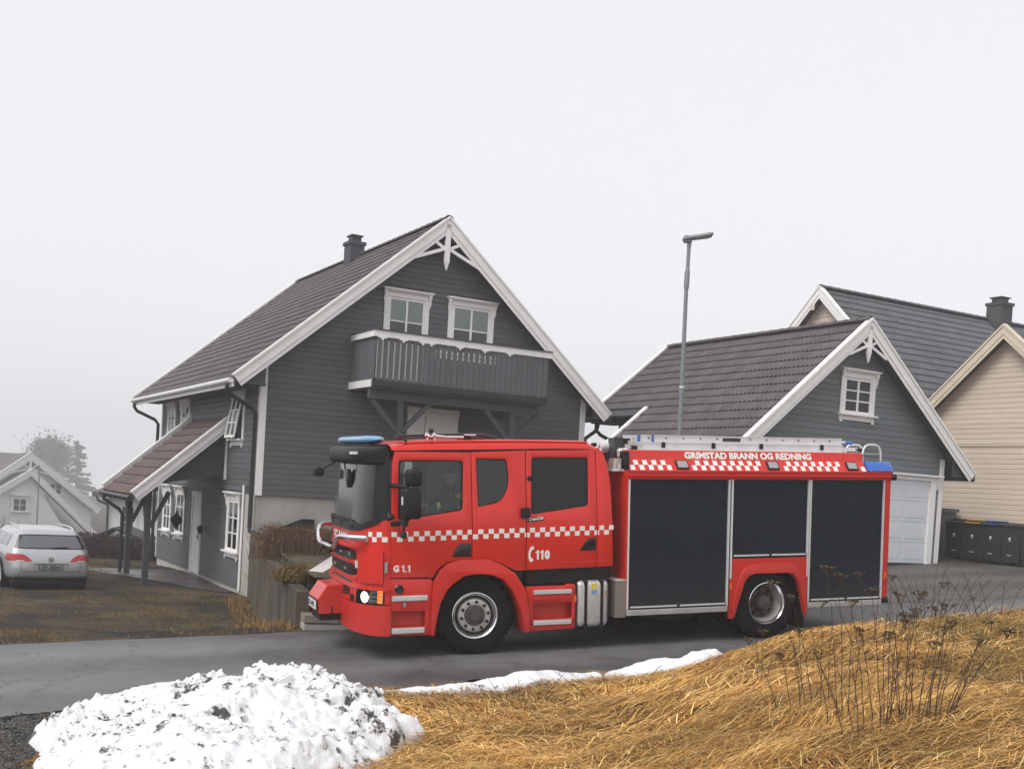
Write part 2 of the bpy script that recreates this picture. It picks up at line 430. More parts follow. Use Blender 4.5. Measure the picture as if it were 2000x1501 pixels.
def road_wear(m):
    """two polished wheel tracks along the road and a web of fine cracks"""
    nt = m.node_tree; L = nt.links.new; b = nt.nodes['Principled BSDF']; src = b.inputs['Base Color'].links[0].from_socket
    tc = nt.nodes.new('ShaderNodeTexCoord'); mp = nt.nodes.new('ShaderNodeMapping'); mp.vector_type = 'POINT'; mp.inputs['Rotation'].default_value = (0, 0, -RD); L(tc.outputs['Object'], mp.inputs['Vector'])
    sx = nt.nodes.new('ShaderNodeSeparateXYZ'); L(mp.outputs[0], sx.inputs[0])
    n = nt.nodes.new('ShaderNodeTexNoise'); n.inputs['Scale'].default_value = 0.6; n.inputs['Detail'].default_value = 4; L(tc.outputs['Object'], n.inputs['Vector'])
    ad = nt.nodes.new('ShaderNodeMath'); ad.operation = 'MULTIPLY_ADD'; ad.inputs[1].default_value = 0.9; L(n.outputs['Fac'], ad.inputs[0]); L(sx.outputs['Y'], ad.inputs[2])
    si = nt.nodes.new('ShaderNodeMath'); si.operation = 'MULTIPLY'; si.inputs[1].default_value = 2*math.pi/1.9; L(ad.outputs[0], si.inputs[0])
    co = nt.nodes.new('ShaderNodeMath'); co.operation = 'SINE'; L(si.outputs[0], co.inputs[0])
    mr = nt.nodes.new('ShaderNodeMapRange'); mr.inputs['From Min'].default_value = -1; mr.inputs['To Min'].default_value = 0.74; mr.inputs['To Max'].default_value = 1.08; L(co.outputs[0], mr.inputs['Value'])
    vo = nt.nodes.new('ShaderNodeTexVoronoi'); vo.feature = 'DISTANCE_TO_EDGE'; vo.inputs['Scale'].default_value = 0.55
    n2 = nt.nodes.new('ShaderNodeTexNoise'); n2.inputs['Scale'].default_value = 3; n2.inputs['Detail'].default_value = 6; L(tc.outputs['Object'], n2.inputs['Vector'])
    vm = nt.nodes.new('ShaderNodeVectorMath'); vm.operation = 'MULTIPLY_ADD'; vm.inputs[1].default_value = (0.5,0.5,0.5); L(n2.outputs['Color'], vm.inputs[0]); L(tc.outputs['Object'], vm.inputs[2]); L(vm.outputs[0], vo.inputs['Vector'])
    ck = nt.nodes.new('ShaderNodeMapRange'); ck.inputs['From Max'].default_value = 0.012; ck.inputs['To Min'].default_value = 0.55; L(vo.outputs['Distance'], ck.inputs['Value'])
    mm = nt.nodes.new('ShaderNodeMath'); mm.operation = 'MULTIPLY'; L(mr.outputs[0], mm.inputs[0]); L(ck.outputs[0], mm.inputs[1])
    sc = nt.nodes.new('ShaderNodeVectorMath'); sc.operation = 'SCALE'; L(src, sc.inputs[0]); L(mm.outputs[0], sc.inputs['Scale']); L(sc.outputs[0], b.inputs['Base Color'])
for _m in (m_asph, m_asph2): road_wear(_m)

def sheet(name, fz, us, vs, frame, mats, pick=None, parent=None):
    """height-field sheet: us x vs in a frame (u,v)->(x,y)"""
    U, V = np.meshgrid(us, vs, indexing='ij')
    Xx, Yy = frame(U, V); Z = fz(Xx, Yy)
    verts = np.stack([Xx, Yy, Z], -1).reshape(-1, 3)
    n, k = len(us), len(vs)
    i, j = np.meshgrid(np.arange(n-1), np.arange(k-1), indexing='ij')
    a = (i*k + j).ravel(); faces = np.stack([a, a+k, a+k+1, a+1], -1)
    o = from_numpy(name, verts, faces, mats[0], parent, smooth=True)
    for m in mats[1:]: o.data.materials.append(m)
    if pick is not None:
        c = verts[faces].mean(1)
        o.data.polygons.foreach_set('material_index', pick(c[:,0], c[:,1]).astype(np.int32)); o.data.update()
    return o
xy = lambda U, V: (U, V)
sw = lambda S, W: (S*E1[0] + W*E2[0], S*E1[1] + W*E2[1])

def gpick(x, y):
    s = x*E1[0]+y*E1[1]; w = x*E2[0]+y*E2[1]
    d = np.clip(11.9-w, 0, None)
    grassy = (d > 0.12) & (s + 0.45*d > 0.55 + 0.35*wob(x, y, 2.0))
    return np.where(w > 16.2, 0, np.where(grassy, 2, 1))
gx = np.concatenate([[-160,-120,-90,-70,-55,-45,-36,-28,-22,-17,-13.5], np.arange(-11,-6,0.5), np.arange(-6,9.4,0.11), np.arange(9.5,14,0.5), [15,17,20,25,32,42,60,90,130,160]])
gy = np.concatenate([[-18,-10,-5,-1,1.5,3], np.arange(4,17.6,0.11), np.arange(17.8,34,0.4), [35,37,40,44,49,55,62,70,80,95,115,140,170,205,250,310]])
o = sheet('ground', lambda x, y: ground_z(x, y) - 0.02*((x*E2[0]+y*E2[1] > 12.1) & (x*E2[0]+y*E2[1] < 16.1)), gx, gy, xy, [m_lawn, m_grav, m_thatch], gpick)
tag(o, kind='structure')

# road: one sheet a little above the ground, uneven edges
rs_ = np.concatenate([np.arange(-60,-12,2.0), np.arange(-12,16,0.22), np.arange(16,62,2.0)])
rt_ = np.linspace(0, 1, 34)
def road_frame(S, T):
    lo = 12.02 + 0.10*np.sin(S*1.7) + 0.07*np.sin(S*4.3+1) + 0.04*np.sin(S*9.1)
    hi = 16.17 + 0.03*np.sin(S*1.3+2) + 0.02*np.sin(S*5.1)
    W = lo + (hi-lo)*T
    return sw(S, W)
o = sheet('road', lambda x, y: road_z(x, y) + 0.012, rs_, rt_, road_frame, [m_asph]); tag(o, kind='structure')
# driveway up to the garage
def drive_frame(S, T): return sw(S, 16.12 + 16.5*T)
o = sheet('driveway', lambda x, y: road_z(x, y) + 0.007, np.linspace(6.0, 26, 50), np.linspace(0, 1, 50), drive_frame, [m_asph2]); tag(o, kind='structure')

# raised terrace in front of the grey house, held by the concrete wall
WA, WB = (-5.92, 25.75), (-3.02, 16.62)     # the wall runs from the house corner to the road
def terr_z(x, y):
    return 0.70 + 0.03*wob(x, y, 1.1) + 0.0*x
def terr_frame(U, V):
    ax = WA[0] + (WB[0]-WA[0])*V; ay = WA[1] + (WB[1]-WA[1])*V
    return ax + 0.1 + U*(7.5 + 1.5*(1-V)), ay + U*(4.6*(1-V) + 1.8*V)
o = sheet('terrace', lambda x, y: np.maximum(terr_z(x, y), road_z(x, y)+0.02), np.linspace(0, 1, 24), np.linspace(0, 1, 30), terr_frame, [m_earth]); tag(o, kind='structure')
# ------------------------------------------------------------------ houses
HA = R(29.326)
D1 = Vector((math.cos(HA), math.sin(HA), 0)); D2 = Vector((-math.sin(HA), math.cos(HA), 0))
O_ = Vector((-6.05607, 26.0, 0.0)); OG = Vector((10.78548, 28.0, 0.0))

def frame_front(y0=0.0):  return lambda s, n, z: (s, y0 - n, z)      # wall facing the road (-y)
def frame_left(x0=0.0):   return lambda s, n, z: (x0 - n, s, z)      # wall facing left (-x); s runs along y
def put_box(mb, F, s0, s1, n0, n1, z0, z1, mi=0):
    lo = [F(s0,n0,z0), F(s1,n0,z0), F(s1,n1,z0), F(s0,n1,z0)]; hi = [F(s0,n0,z1), F(s1,n0,z1), F(s1,n1,z1), F(s0,n1,z1)]
    return mb.hexa(lo, hi, mi)

def span(poly, z):
    xs = []
    n = len(poly)
    for i in range(n):
        (a, za), (b, zb) = poly[i], poly[(i+1) % n]
        if (za - z) * (zb - z) <= 0 and za != zb:
            xs.append(a + (b-a)*(z-za)/(zb-za))
    return (min(xs), max(xs)) if len(xs) >= 2 else None

def siding(F, poly, holes, expo, mat_, parent, name='board', t=0.024, z_from=None):
    """horizontal cladding: every board its own object, clipped to the wall outline and its openings"""
    zs = [p[1] for p in poly]; z = min(zs) if z_from is None else z_from; top = max(zs); cnt = 0
    while z < top - 0.02:
        z1 = min(z + expo, top)
        e = 1e-4
        a, b = span(poly, z + e), span(poly, z1 - e)
        if not a: z = z1; continue
        if not b or b[1] - b[0] < 0.02: z = z1; continue
        cuts = sorted([(h[0], h[1]) for h in holes if h[2] < (z+z1)/2 < h[3]])
        segs = []; cur = None
        lo = min(a[0], b[0]); hi = max(a[1], b[1]); x = lo
        for c in cuts:
            if c[0] > x: segs.append((x, c[0]))
            x = max(x, c[1])
        if x < hi: segs.append((x, hi))
        cut2 = []
        for (p, q) in segs:                        # long rows are made of two butted boards
            if q - p > 4.6 and random.random() < 0.75:
                c = random.uniform(p+1.2, q-1.2); cut2 += [(p, c-0.003), (c+0.003, q)]
            else: cut2.append((p, q))
        for (p, q) in cut2:
            p0, p1 = max(p, a[0]), max(p, b[0]); q0, q1 = min(q, a[1]), min(q, b[1])
            if q0 - p0 < 0.03 and q1 - p1 < 0.03: continue
            q0 = max(q0, p0 + 0.002); q1 = max(q1, p1 + 0.002)
            h = z1 - z; zc = z + h*0.80; f = 0.80
            pc, qc = p0 + (p1-p0)*f, q0 + (q1-q0)*f
            j = random.uniform(-0.0012, 0.0012)
            prof = [(-0.01, z+0.001), (t+j, z+0.001), (t+j-0.002, zc), (0.004, z1), (-0.01, z1)]
            ends = [(p0,q0), (p0,q0), (pc,qc), (p1,q1), (p1,q1)]
            mb = MB()
            mb.hexa([F(ends[k][0], n, zz) for k, (n, zz) in enumerate(prof)], [F(ends[k][1], n, zz) for k, (n, zz) in enumerate(prof)])
            mb.build(name, mat_, parent); cnt += 1
        z = z1
    return cnt

def window(parent, F, s0, s1, z0, z1, cols, rows, cap=True, blind=0.0, open_deg=0, white=None, name='window', sill=True, simple=False, low=False):
    """casing with cap, brackets and sill; children: sash, panes, blind"""
    white = white or m_white
    cw = 0.115; mb = MB()
    zb = z0
    put_box(mb, F, s0-cw, s0, 0.022, 0.055, zb, z1+0.01)
    put_box(mb, F, s1, s1+cw, 0.022, 0.055, zb, z1+0.01)
    put_box(mb, F, s0-cw-0.005, s1+cw+0.005, 0.020, 0.058, z1+0.01, z1+0.17)
    put_box(mb, F, s0-0.022, s0, 0.004, 0.05, zb, z1+0.004)
    put_box(mb, F, s1, s1+0.022, 0.004, 0.05, zb, z1+0.004)
    if cap:
        put_box(mb, F, s0-cw-0.07, s1+cw+0.07, 0.015, 0.17, z1+0.172, z1+0.21)
        put_box(mb, F, s0-cw-0.045, s1+cw+0.045, 0.016, 0.125, z1+0.14, z1+0.171)
        for a in (s0-cw-0.035, s1+cw-0.035):        # scroll brackets under the cap
            put_box(mb, F, a, a+0.07, 0.056, 0.13, z1+0.07, z1+0.139)
            put_box(mb, F, a+0.005, a+0.065, 0.056, 0.105, z1+0.00, z1+0.068)
            put_box(mb, F, a, a+0.07, 0.056, 0.085, z1-0.10, z1-0.005)
            put_box(mb, F, a+0.012, a+0.058, 0.056, 0.068, z1-0.17, z1-0.102)
    w = mb.build(name, white, parent)
    if sill:
        sb = MB()
        put_box(sb, F, s0-cw-0.05, s1+cw+0.05, 0.015, 0.15, z0-0.045, z0-0.003)
        put_box(sb, F, s0-cw, s1+cw, 0.018, 0.05, z0-0.16, z0-0.046)
        for a in (s0-cw, s1+cw-0.08): put_box(sb, F, a, a+0.08, 0.051, 0.07, z0-0.21, z0-0.10)
        sb.build('sill', white, w)
    bk = MB(); put_box(bk, F, s0, s1, -0.004, 0.004, z0, z1); bk.build('dark_room', m_dark, w)  # dark board painted as the unlit room behind the glass
    if blind > 0:
        bb = MB(); zz = z1 - (z1-z0)*blind
        put_box(bb, F, s0+0.03, s1-0.03, 0.010, 0.014, zz, z1); bb.build('blind', m_blind, w)
    # sash, muntins and panes; an opened sash swings out at its foot
    fw = 0.055
    if open_deg:
        c, s = math.cos(R(open_deg)), math.sin(R(open_deg))
        G = lambda ss, n, z: F(ss, 0.055 + n*c + (z1-z)*s, z1 - (z1-z)*c + n*s)
    else: G = F
    n0, n1 = (0.0, 0.035) if open_deg else (0.022, 0.048)
    sb = MB()
    put_box(sb, G, s0+0.002, s0+fw, n0, n1, z0+0.002, z1-0.002); put_box(sb, G, s1-fw, s1-0.002, n0, n1, z0+0.002, z1-0.002)
    put_box(sb, G, s0+fw, s1-fw, n0, n1, z1-fw, z1-0.002); put_box(sb, G, s0+fw, s1-fw, n0, n1, z0+0.002, z0+fw+0.01)
    a0, a1, b0, b1 = s0+fw, s1-fw, z0+fw+0.01, z1-fw
    mw_ = 0.03; mid = 0.05
    cx_ = [a0 + (a1-a0)*k/cols for k in range(cols+1)]; cz_ = [b0 + (b1-b0)*k/rows for k in range(rows+1)]
    for k in range(1, cols): put_box(sb, G, cx_[k]-mid/2, cx_[k]+mid/2, n0+0.001, n1+0.004, b0, b1)
    for k in range(1, rows):
        for c_ in range(cols): put_box(sb, G, cx_[c_]+(mid/2 if c_ else 0), cx_[c_+1]-(mid/2 if c_ < cols-1 else 0), n0+0.002, n1+0.001, cz_[k]-mw_/2, cz_[k]+mw_/2)
    sb.build('sash', white, w)
    for i in range(cols):
        for j in range(rows):
            pb = MB(); put_box(pb, G, cx_[i], cx_[i+1], n0+0.006, n0+0.010, cz_[j], cz_[j+1])
            pb.build('pane', m_glass, w)
    return w

TILE_W, TILE_E, TILE_L = 0.30, 0.345, 0.385
def tile_mesh(name='roof_tile', nx=12):
    mb = MB(); vs = []
    w = TILE_W
    def h(u):                       # two rolls per tile
        return 0.046 * abs(math.sin(2*math.pi*u)) ** 1.5
    top = [(u*w, h(u)) for u in [k/nx for k in range(nx+1)]]
    n = nx + 1
    lift = 0.022
    for y, dz in ((0.0, lift), (TILE_L, 0.004)):
        for (x, z) in top: vs.append((x, y, (z if y == 0 else z*0.45) + dz))
    for (x, z) in top: vs.append((x, 0.004, z*0.92 + lift - 0.014))
    fs = [(k, k+1, n+k+1, n+k) for k in range(nx)] + [(2*n+k, 2*n+k+1, k+1, k) for k in range(nx)]
    mb.add(vs, fs)
    me = bpy.data.meshes.new(name); me.from_pydata(mb.v, [], mb.f); me.update()
    me.polygons.foreach_set('use_smooth', [True]*len(me.polygons)); me.set_sharp_from_angle(angle=R(50))
    return me

def tiled_slope(parent, p0, along, up, n_cols, n_rows, mat_, camw, limit=300, keep=None):
    """p0: eave corner; along / up unit vectors in the parent's frame. the largest-looking tiles are objects, the rest one part"""
    along, up = Vector(along), Vector(up); nrm = along.cross(up)
    if nrm.z < 0: nrm = -nrm
    me = tile_mesh(); me.materials.append(mat_)
    bas = Matrix((along, up, nrm)).transposed().to_4x4()
    cells = []
    pw = parent.matrix_world if parent.parent is None else parent.parent.matrix_world @ parent.matrix_local
    for i in range(n_cols):
        for j in range(n_rows):
            p = Vector(p0) + along*(i*TILE_W) + up*(j*TILE_E)
            if keep and not keep(i, j, p): continue
            d = (pw @ p - Vector((0,0,EYE))).length
            cells.append((d, i, j, p))
    cells.sort(key=lambda c: c[0])
    for d, i, j, p in cells[:limit]:
        p = p - nrm*0.03
        o = bpy.data.objects.new('roof_tile', me); COL.objects.link(o); o.parent = parent
        m = bas.copy(); m.translation = p + nrm*random.uniform(-0.003, 0.003); o.matrix_local = m
    rest = cells[limit:]
    if rest:
        base = [v.co.copy() for v in me.vertices]; fcs = [tuple(q.vertices) for q in me.polygons]; mb = MB()
        for d, i, j, p in rest: mb.add([bas.to_3x3() @ v + p - nrm*0.03 for v in base], fcs)
        tag(mb.build('roof_tile', mat_, parent, smooth=50, recalc=False), kind='stuff')

def ridge_caps(parent, a, b, mat_, name='ridge_tile', r=0.10, step=0.36):
    a, b = Vector(a), Vector(b); n = int((b-a).length/step); d = (b-a)/n
    me = None
    for k in range(n):
        if me is None:
            mb = MB(); L_ = d.length*1.1; ds = d.normalized(); side = Vector((0,0,1)).cross(ds).normalized()
            vs = []
            for t, rr in ((0, r*1.12), (L_, r*0.95)):
                for q in range(7):
                    an = math.pi*q/6
                    vs.append(ds*t + side*math.cos(an)*rr + Vector((0,0,1))*math.sin(an)*rr*0.8)
            mb.add(vs, [(q, q+1, 8+q, 7+q) for q in range(6)])
            o = mb.build(name, mat_, parent, smooth=60, recalc=False); me = o.data; o.location = a + d*k
        else:
            o = link(name, me, parent, a + d*k)

def barge(parent, F, apex, foot, n0, n1, depth=0.24, mat_=None, name='bargeboard', lip=0.06, extra=0.05):
    """sloped verge board with a narrower cover board along its top edge; apex/foot are (s, z) of the top edge"""
    (sa, za), (sf, zf) = apex, foot
    L_ = math.hypot(sf-sa, zf-za); ds, dz = (sf-sa)/L_, (zf-za)/L_
    px_, pz_ = dz, -ds
    if pz_ > 0: px_, pz_ = -px_, -pz_            # perpendicular pointing down
    mat_ = mat_ or m_white
    def strip(o0, o1, m0, m1):
        va = lambda o: (sa, za - o/abs(ds))       # plumb cut at the apex
        vf = lambda o: (sf + px_*o, zf + pz_*o)   # square cut at the foot
        q = [va(o0), vf(o0), vf(o1), va(o1)]
        return [F(a, m0, b) for a, b in q], [F(a, m1, b) for a, b in q]
    mb = MB()
    mb.hexa(*strip(0.0, depth*0.68, n0, n1))
    mb.hexa(*strip(depth*0.66, depth, n0-0.002, n1-0.022))
    mb.hexa(*strip(-0.025, 0.022, n0-0.10, n1+0.03))
    return mb.build(name, mat_, parent)

def gable_ornament(parent, F, sa, za, n0, w=0.085, drop=1.25, long_=(0.93, 1.07), short=(0.36, 0.56), cross=0.72, mat_=None, bw=0.085):
    """king post with pointed foot and crossed braces in the gable point"""
    mat_ = mat_ or m_white
    mb = MB(); a = w*0.75
    put_box(mb, F, sa-a, sa+a, n0-0.02, n0+0.06, za-drop+0.22, za-0.12)
    mb.hexa([F(sa-a,n0-0.02,za-drop+0.22), F(sa+a,n0-0.02,za-drop+0.22), F(sa+a,n0+0.06,za-drop+0.22), F(sa-a,n0+0.06,za-drop+0.22)],
            [F(sa-.01,n0+0.01,za-drop), F(sa+.01,n0+0.01,za-drop), F(sa+.01,n0+0.03,za-drop), F(sa-.01,n0+0.03,za-drop)])
    mb.build('king_post', mat_, parent)
    for sg in (-1, 1):
        b = MB()                                  # long brace falling outwards, short one rising
        for (s1, z1), n1 in ((long_, 0.035), (short, 0.030)):
            p = [(sa+sg*a, za-cross+bw/2), (sa+sg*s1, za-z1+bw/2), (sa+sg*s1, za-z1-bw/2), (sa+sg*a, za-cross-bw/2)]
            b.hexa([F(x, n0+0.035-n1, z) for x, z in p], [F(x, n0+n1, z) for x, z in p])
        b.build('brace', mat_, parent)

def downpipe(parent, pts, r=0.052, mat_=None, name='downpipe'):
    mb = MB(); mb.tube(pts, r, 10); return mb.build(name, mat_ or m_gutter, parent, smooth=60)

def chimney(parent, x, y, z0, z1, wx, wy, mat_, mcap):
    mb = MB(); mb.box(x-wx/2, x+wx/2, y-wy/2, y+wy/2, z0, z1); mb.box(x-wx/2-.04, x+wx/2+.04, y-wy/2-.04, y+wy/2+.04, z1-0.10, z1-0.001)
    c = mb.build('chimney', mat_, parent)
    k = MB(); k.box(x-wx*.32, x+wx*.32, y-wy*.32, y+wy*.32, z1, z1+0.16); k.box(x-wx*.42, x+wx*.42, y-wy*.42, y+wy*.42, z1+0.161, z1+0.20)
    k.build('chimney_cap', mcap, c)
    return c

# ---------------- grey house
house = thing('grey_house', 'dark grey timber house with white trim and a balcony, behind the fire engine', 'house', O_, HA)
W_, DP = 9.0, 10.75                    # gable width, depth
RX, RZ = 4.35, 8.80; EX0, EX1, EZ = -0.80, 9.53, 4.36
FL = 1.72                              # bottom of the cladding on the road side
# core: solid walls behind the cladding
core = MB()
core.plate([(0.0, FL), (W_, FL), (W_, EZ+0.6), (RX+0.15, RZ-0.35), (0.0, EZ+0.42)], [], 0.0, DP, lambda a, b, t: (a, t+0.012, b))
core.build('wall_core', m_dgrey, house)
fd = MB(); fd.box(0.012, W_-0.01, 0.03, DP-0.02, -1.2, FL-0.002)
fd.build('foundation', m_conc, house)
FF, FS = frame_front(0.0), frame_left(0.0)
gable_poly = [(0.02, FL), (W_-0.02, FL), (W_-0.02, 4.90), (4.42, 8.48), (0.02, 4.78)]
front_holes = [(2.93, 4.17, 5.55, 7.05), (4.70, 6.02, 5.55, 7.06), (3.72, 5.18, FL, 4.12)]
siding(FF, gable_poly, front_holes, 0.134, m_grey, house)
side_poly = [(0.10, 1.92), (DP, 1.92), (DP, 4.50), (0.10, 4.50)]
siding(FS, side_poly, [(1.22, 2.32, 2.95, 4.30), (6.95, 8.10, 2.9, 4.30), (8.80, 9.95, 2.9, 4.30)], 0.134, m_grey, house)
low_poly = [(1.06, -0.63), (DP, -0.63), (DP, 1.92), (1.06, 1.92)]
siding(FS, low_poly, [(1.15, 2.35, 0.12, 1.72), (6.98, 8.15, 0.15, 1.72), (8.80, 9.98, 0.15, 1.72), (4.98, 6.10, -0.7, 1.66)], 0.134, m_grey, house)
# corner boards
for nm, (a, b) in (('near', (0, 1)),):
    mb = MB(); mb.box(-0.034, 0.125, -0.036, -0.012, FL-0.01, 4.78); mb.box(-0.036, -0.012, -0.012, 0.11, FL-0.01, 4.45)
    mb.build('corner_board', m_white, house)
mb = MB(); mb.box(W_-0.14, W_+0.03, -0.036, -0.012, FL-0.01, 4.86); mb.build('corner_board', m_white, house)
mb = MB(); mb.box(-0.036, -0.010, 0.93, 1.05, -0.66, 1.92); mb.build('corner_board', m_white, house)
mb = MB(); mb.box(-0.036, -0.010, DP-0.02, DP+0.10, -0.62, 4.45); mb.build('corner_board', m_white, house)
# windows
window(house, FF, 3.06, 4.04, 5.62, 6.79, 2, 2, blind=0.50, sill=False)
window(house, FF, 4.82, 5.90, 5.62, 6.80, 2, 2, blind=0.48, sill=False)
window(house, FS, 1.34, 2.20, 3.05, 4.12, 2, 3, open_deg=9)
window(house, FS, 7.08, 7.98, 2.95, 4.10, 2, 3)
window(house, FS, 8.92, 9.82, 2.95, 4.10, 2, 3)
window(house, FS, 1.28, 2.22, 0.26, 1.52, 2, 3, blind=0.3)
window(house, FS, 7.12, 8.02, 0.32, 1.52, 2, 3)
window(house, FS, 8.94, 9.84, 0.32, 1.52, 2, 3)
# basement door on the side
dm = MB(); put_box(dm, FS, 5.0, 5.11, 0.01, 0.06, -0.66, 1.62); put_box(dm, FS, 5.97, 6.08, 0.01, 0.06, -0.66, 1.62); put_box(dm, FS, 4.99, 6.09, 0.01, 0.062, 1.48, 1.63)
dm.build('door_frame', m_white, house)
dm = MB(); put_box(dm, FS, 5.11, 5.97, 0.0, 0.035, -0.64, 1.478)
put_box(dm, FS, 5.15, 5.93, 0.035, 0.042, -0.60, -0.45)
dr = dm.build('door', m_white, house)
dm = MB(); put_box(dm, FS, 5.16, 5.28, 0.06, 0.085, 0.36, 0.39); put_box(dm, FS, 5.16, 5.19, 0.035, 0.07, 0.30, 0.45); dm.build('handle', m_gutter, dr)
# front door under the balcony
dm = MB(); put_box(dm, FF, 3.74, 3.86, 0.01, 0.06, FL, 3.98); put_box(dm, FF, 5.03, 5.15, 0.01, 0.06, FL, 3.98); put_box(dm, FF, 3.72, 5.17, 0.01, 0.075, 3.98, 4.14)
dm.build('door_frame', m_white, house)
dm = MB(); put_box(dm, FF, 3.86, 5.03, 0.0, 0.035, FL, 3.979); dr = dm.build('door', m_white, house)
for k in range(4):
    dm = MB(); put_box(dm, FF, 4.35, 4.47, 0.036, 0.040, 3.62-k*0.15-0.11, 3.62-k*0.15); dm.build('pane', m_dark, dr)
# house number on the wall beside the door
def text_mesh(s, size, bold=0.0, extr=0.0, shear=0.0, spacing=1.0):
    cu = bpy.data.curves.new('lettering', 'FONT'); cu.body = s; cu.size = size; cu.offset = bold; cu.shear = shear
    cu.space_character = spacing; cu.extrude = extr; cu.resolution_u = 3; cu.align_x = 'LEFT'
    o = bpy.data.objects.new('lettering', cu); COL.objects.link(o)
    dg = bpy.context.evaluated_depsgraph_get(); me = bpy.data.meshes.new_from_object(o.evaluated_get(dg))
    bpy.data.objects.remove(o); bpy.data.curves.remove(cu)
    return me
def place_text(name, s, parent, mat_, size, put, bold=0.0, width=None, height=None, spacing=1.0, shear=0.0):
    """flat lettering mapped through put(u, v) -> point"""
    me = text_mesh(s, size, bold, 0, shear, spacing)
    xs = [v.co.x for v in me.vertices]; ys = [v.co.y for v in me.vertices]
    x0, y0 = min(xs), min(ys); kx = (width/(max(xs)-x0)) if width else 1.0; ky = (height/(max(ys)-y0)) if height else 1.0
    for v in me.vertices: v.co = Vector(put((v.co.x-x0)*kx, (v.co.y-y0)*ky))
    me.materials.clear(); me.materials.append(mat_); me.update()
    return link(name, me, parent)
m_brass = mat('dull_brass', (0.30,0.21,0.10), 0.45, metal=0.4)
place_text('house_number', '25', house, m_brass, 0.2, lambda u, v: (5.72+u, -0.030, 3.50+v), bold=0.004, width=0.20, height=0.17)
# vent in the gable
mb = MB(); put_box(mb, FF, 5.22, 5.42, 0.02, 0.045, 7.32, 7.55); put_box(mb, FF, 5.24, 5.40, 0.046, 0.075, 7.46, 7.50); put_box(mb, FF, 5.24, 5.40, 0.046, 0.075, 7.37, 7.41); mb.build('vent', m_grey, house)
# roof: two slabs with soffit boards, tiles on the slope that shows
th = 0.11
def slab(name, pts, mat_, parent, down=0.12):
    lo = [(x, y, z-down) for x, y, z in pts]; mb = MB(); mb.hexa(lo, pts); return mb.build(name, mat_, parent)
YN, YF = -0.52, DP+0.60
slab('roof_deck', [(EX0,YN,EZ-.02),(RX,YN,RZ-.02),(RX,YF,RZ-.02),(EX0,YF,EZ-.02)], m_dgrey, house)
slab('roof_deck', [(RX,YN,RZ-.02),(EX1,YN,EZ-.02),(EX1,YF,EZ-.02),(RX,YF,RZ-.02)], m_dgrey, house)
up = Vector((RX-EX0, 0, RZ-EZ)).normalized()
tiled_slope(house, (EX0-0.03, YN+0.04, EZ+0.0), (0,1,0), up, int((YF-YN)/TILE_W)+1, 20, m_tile, None, 300)
upr = Vector((RX-EX1, 0, RZ-EZ)).normalized()
slab('roof_covering', [(RX,YN,RZ+.03),(EX1,YN,EZ+.03),(EX1,YF,EZ+.03),(RX,YF,RZ+.03)], m_tile, house, 0.045)
ridge_caps(house, (RX, YN, RZ+0.03), (RX, YF, RZ+0.03), m_tile)
FB = frame_front(-0.50)
barge(house, FB, (RX, RZ+0.06), (EX0-0.02, EZ+0.06), 0.0, 0.03, 0.30); barge(house, FB, (RX, RZ+0.06), (EX1, EZ+0.06), 0.0, 0.03, 0.30)
FBk = frame_front(YF+0.03)
barge(house, FBk, (RX, RZ+0.09), (EX0-0.02, EZ+0.09), 0.0, 0.03, 0.26); barge(house, FBk, (RX, RZ+0.09), (EX1, EZ+0.09), 0.0, 0.03, 0.26)
gable_ornament(house, FB, RX, RZ, -0.03, drop=1.25)
# eaves: fascia, gutter and downpipes
mb = MB(); mb.box(EX0-0.02, EX0+0.01, YN+0.02, YF-0.02, EZ-0.20, EZ-0.02); mb.build('fascia', m_white, house)
mb = MB(); mb.tube([(EX0-0.075, YN+0.03, EZ-0.06), (EX0-0.075, YF-0.03, EZ-0.06)], 0.062, 10); mb.build('gutter', m_aluw, house, smooth=60)
downpipe(house, [(-0.86,-0.18,4.22),(-0.86,-0.18,4.12),(-0.80,-0.15,4.02),(-0.18,0.02,3.72),(-0.10,0.05,3.62),(-0.10,0.05,0.98),(-0.10,0.02,0.86),(0.02,-0.14,0.80),(0.30,-0.36,0.74)])
downpipe(house, [(-0.86,DP+0.3,4.22),(-0.86,DP+0.3,4.10),(-0.78,DP+0.27,3.98),(-0.24,DP+0.12,3.74),(-0.14,DP+0.08,3.60),(-0.14,DP+0.08,-0.66)])
mb = MB(); mb.tube([(EX1+0.06, YN+0.03, EZ-0.06), (EX1+0.06, YF-0.03, EZ-0.06)], 0.062, 10); mb.build('gutter', m_gutter, house, smooth=60)
downpipe(house, [(EX1+0.04,0.1,4.28),(EX1+0.0,0.1,4.05),(W_+0.42,0.06,3.94),(W_+0.13,0.05,3.74),(W_+0.10,0.05,3.55),(W_+0.10,0.05,0.7)])
chimney(house, 4.2, 5.65, 8.4, 9.22, 0.44, 0.52, m_dgrey, m_gutter)
# soffit triangle boxes at the eaves
for x0, x1 in ((EX0+0.05, -0.04), (W_+0.04, EX1-0.05)):
    mb = MB(); mb.box(x0, x1, YN+0.03, YF-0.05, EZ-0.10, EZ-0.06); mb.build('soffit', m_dgrey, house)
for sg, xs in ((1, (W_+0.03, EX1-0.10)),):
    mb = MB(); q = [(xs[0], EZ-0.05), (xs[1], EZ-0.05), (xs[0], EZ+0.50)]
    mb.hexa([(a, -0.40, b) for a, b in q], [(a, -0.36, b) for a, b in q]); mb.build('eave_end_board', m_dgrey, house)
mb = MB(); q = [(-0.04, EZ-0.12), (EX0+0.10, EZ-0.12), (-0.04, EZ+0.52)]
mb.hexa([(a, -0.40, b) for a, b in q], [(a, -0.36, b) for a, b in q]); mb.build('eave_end_board', m_dgrey, house)

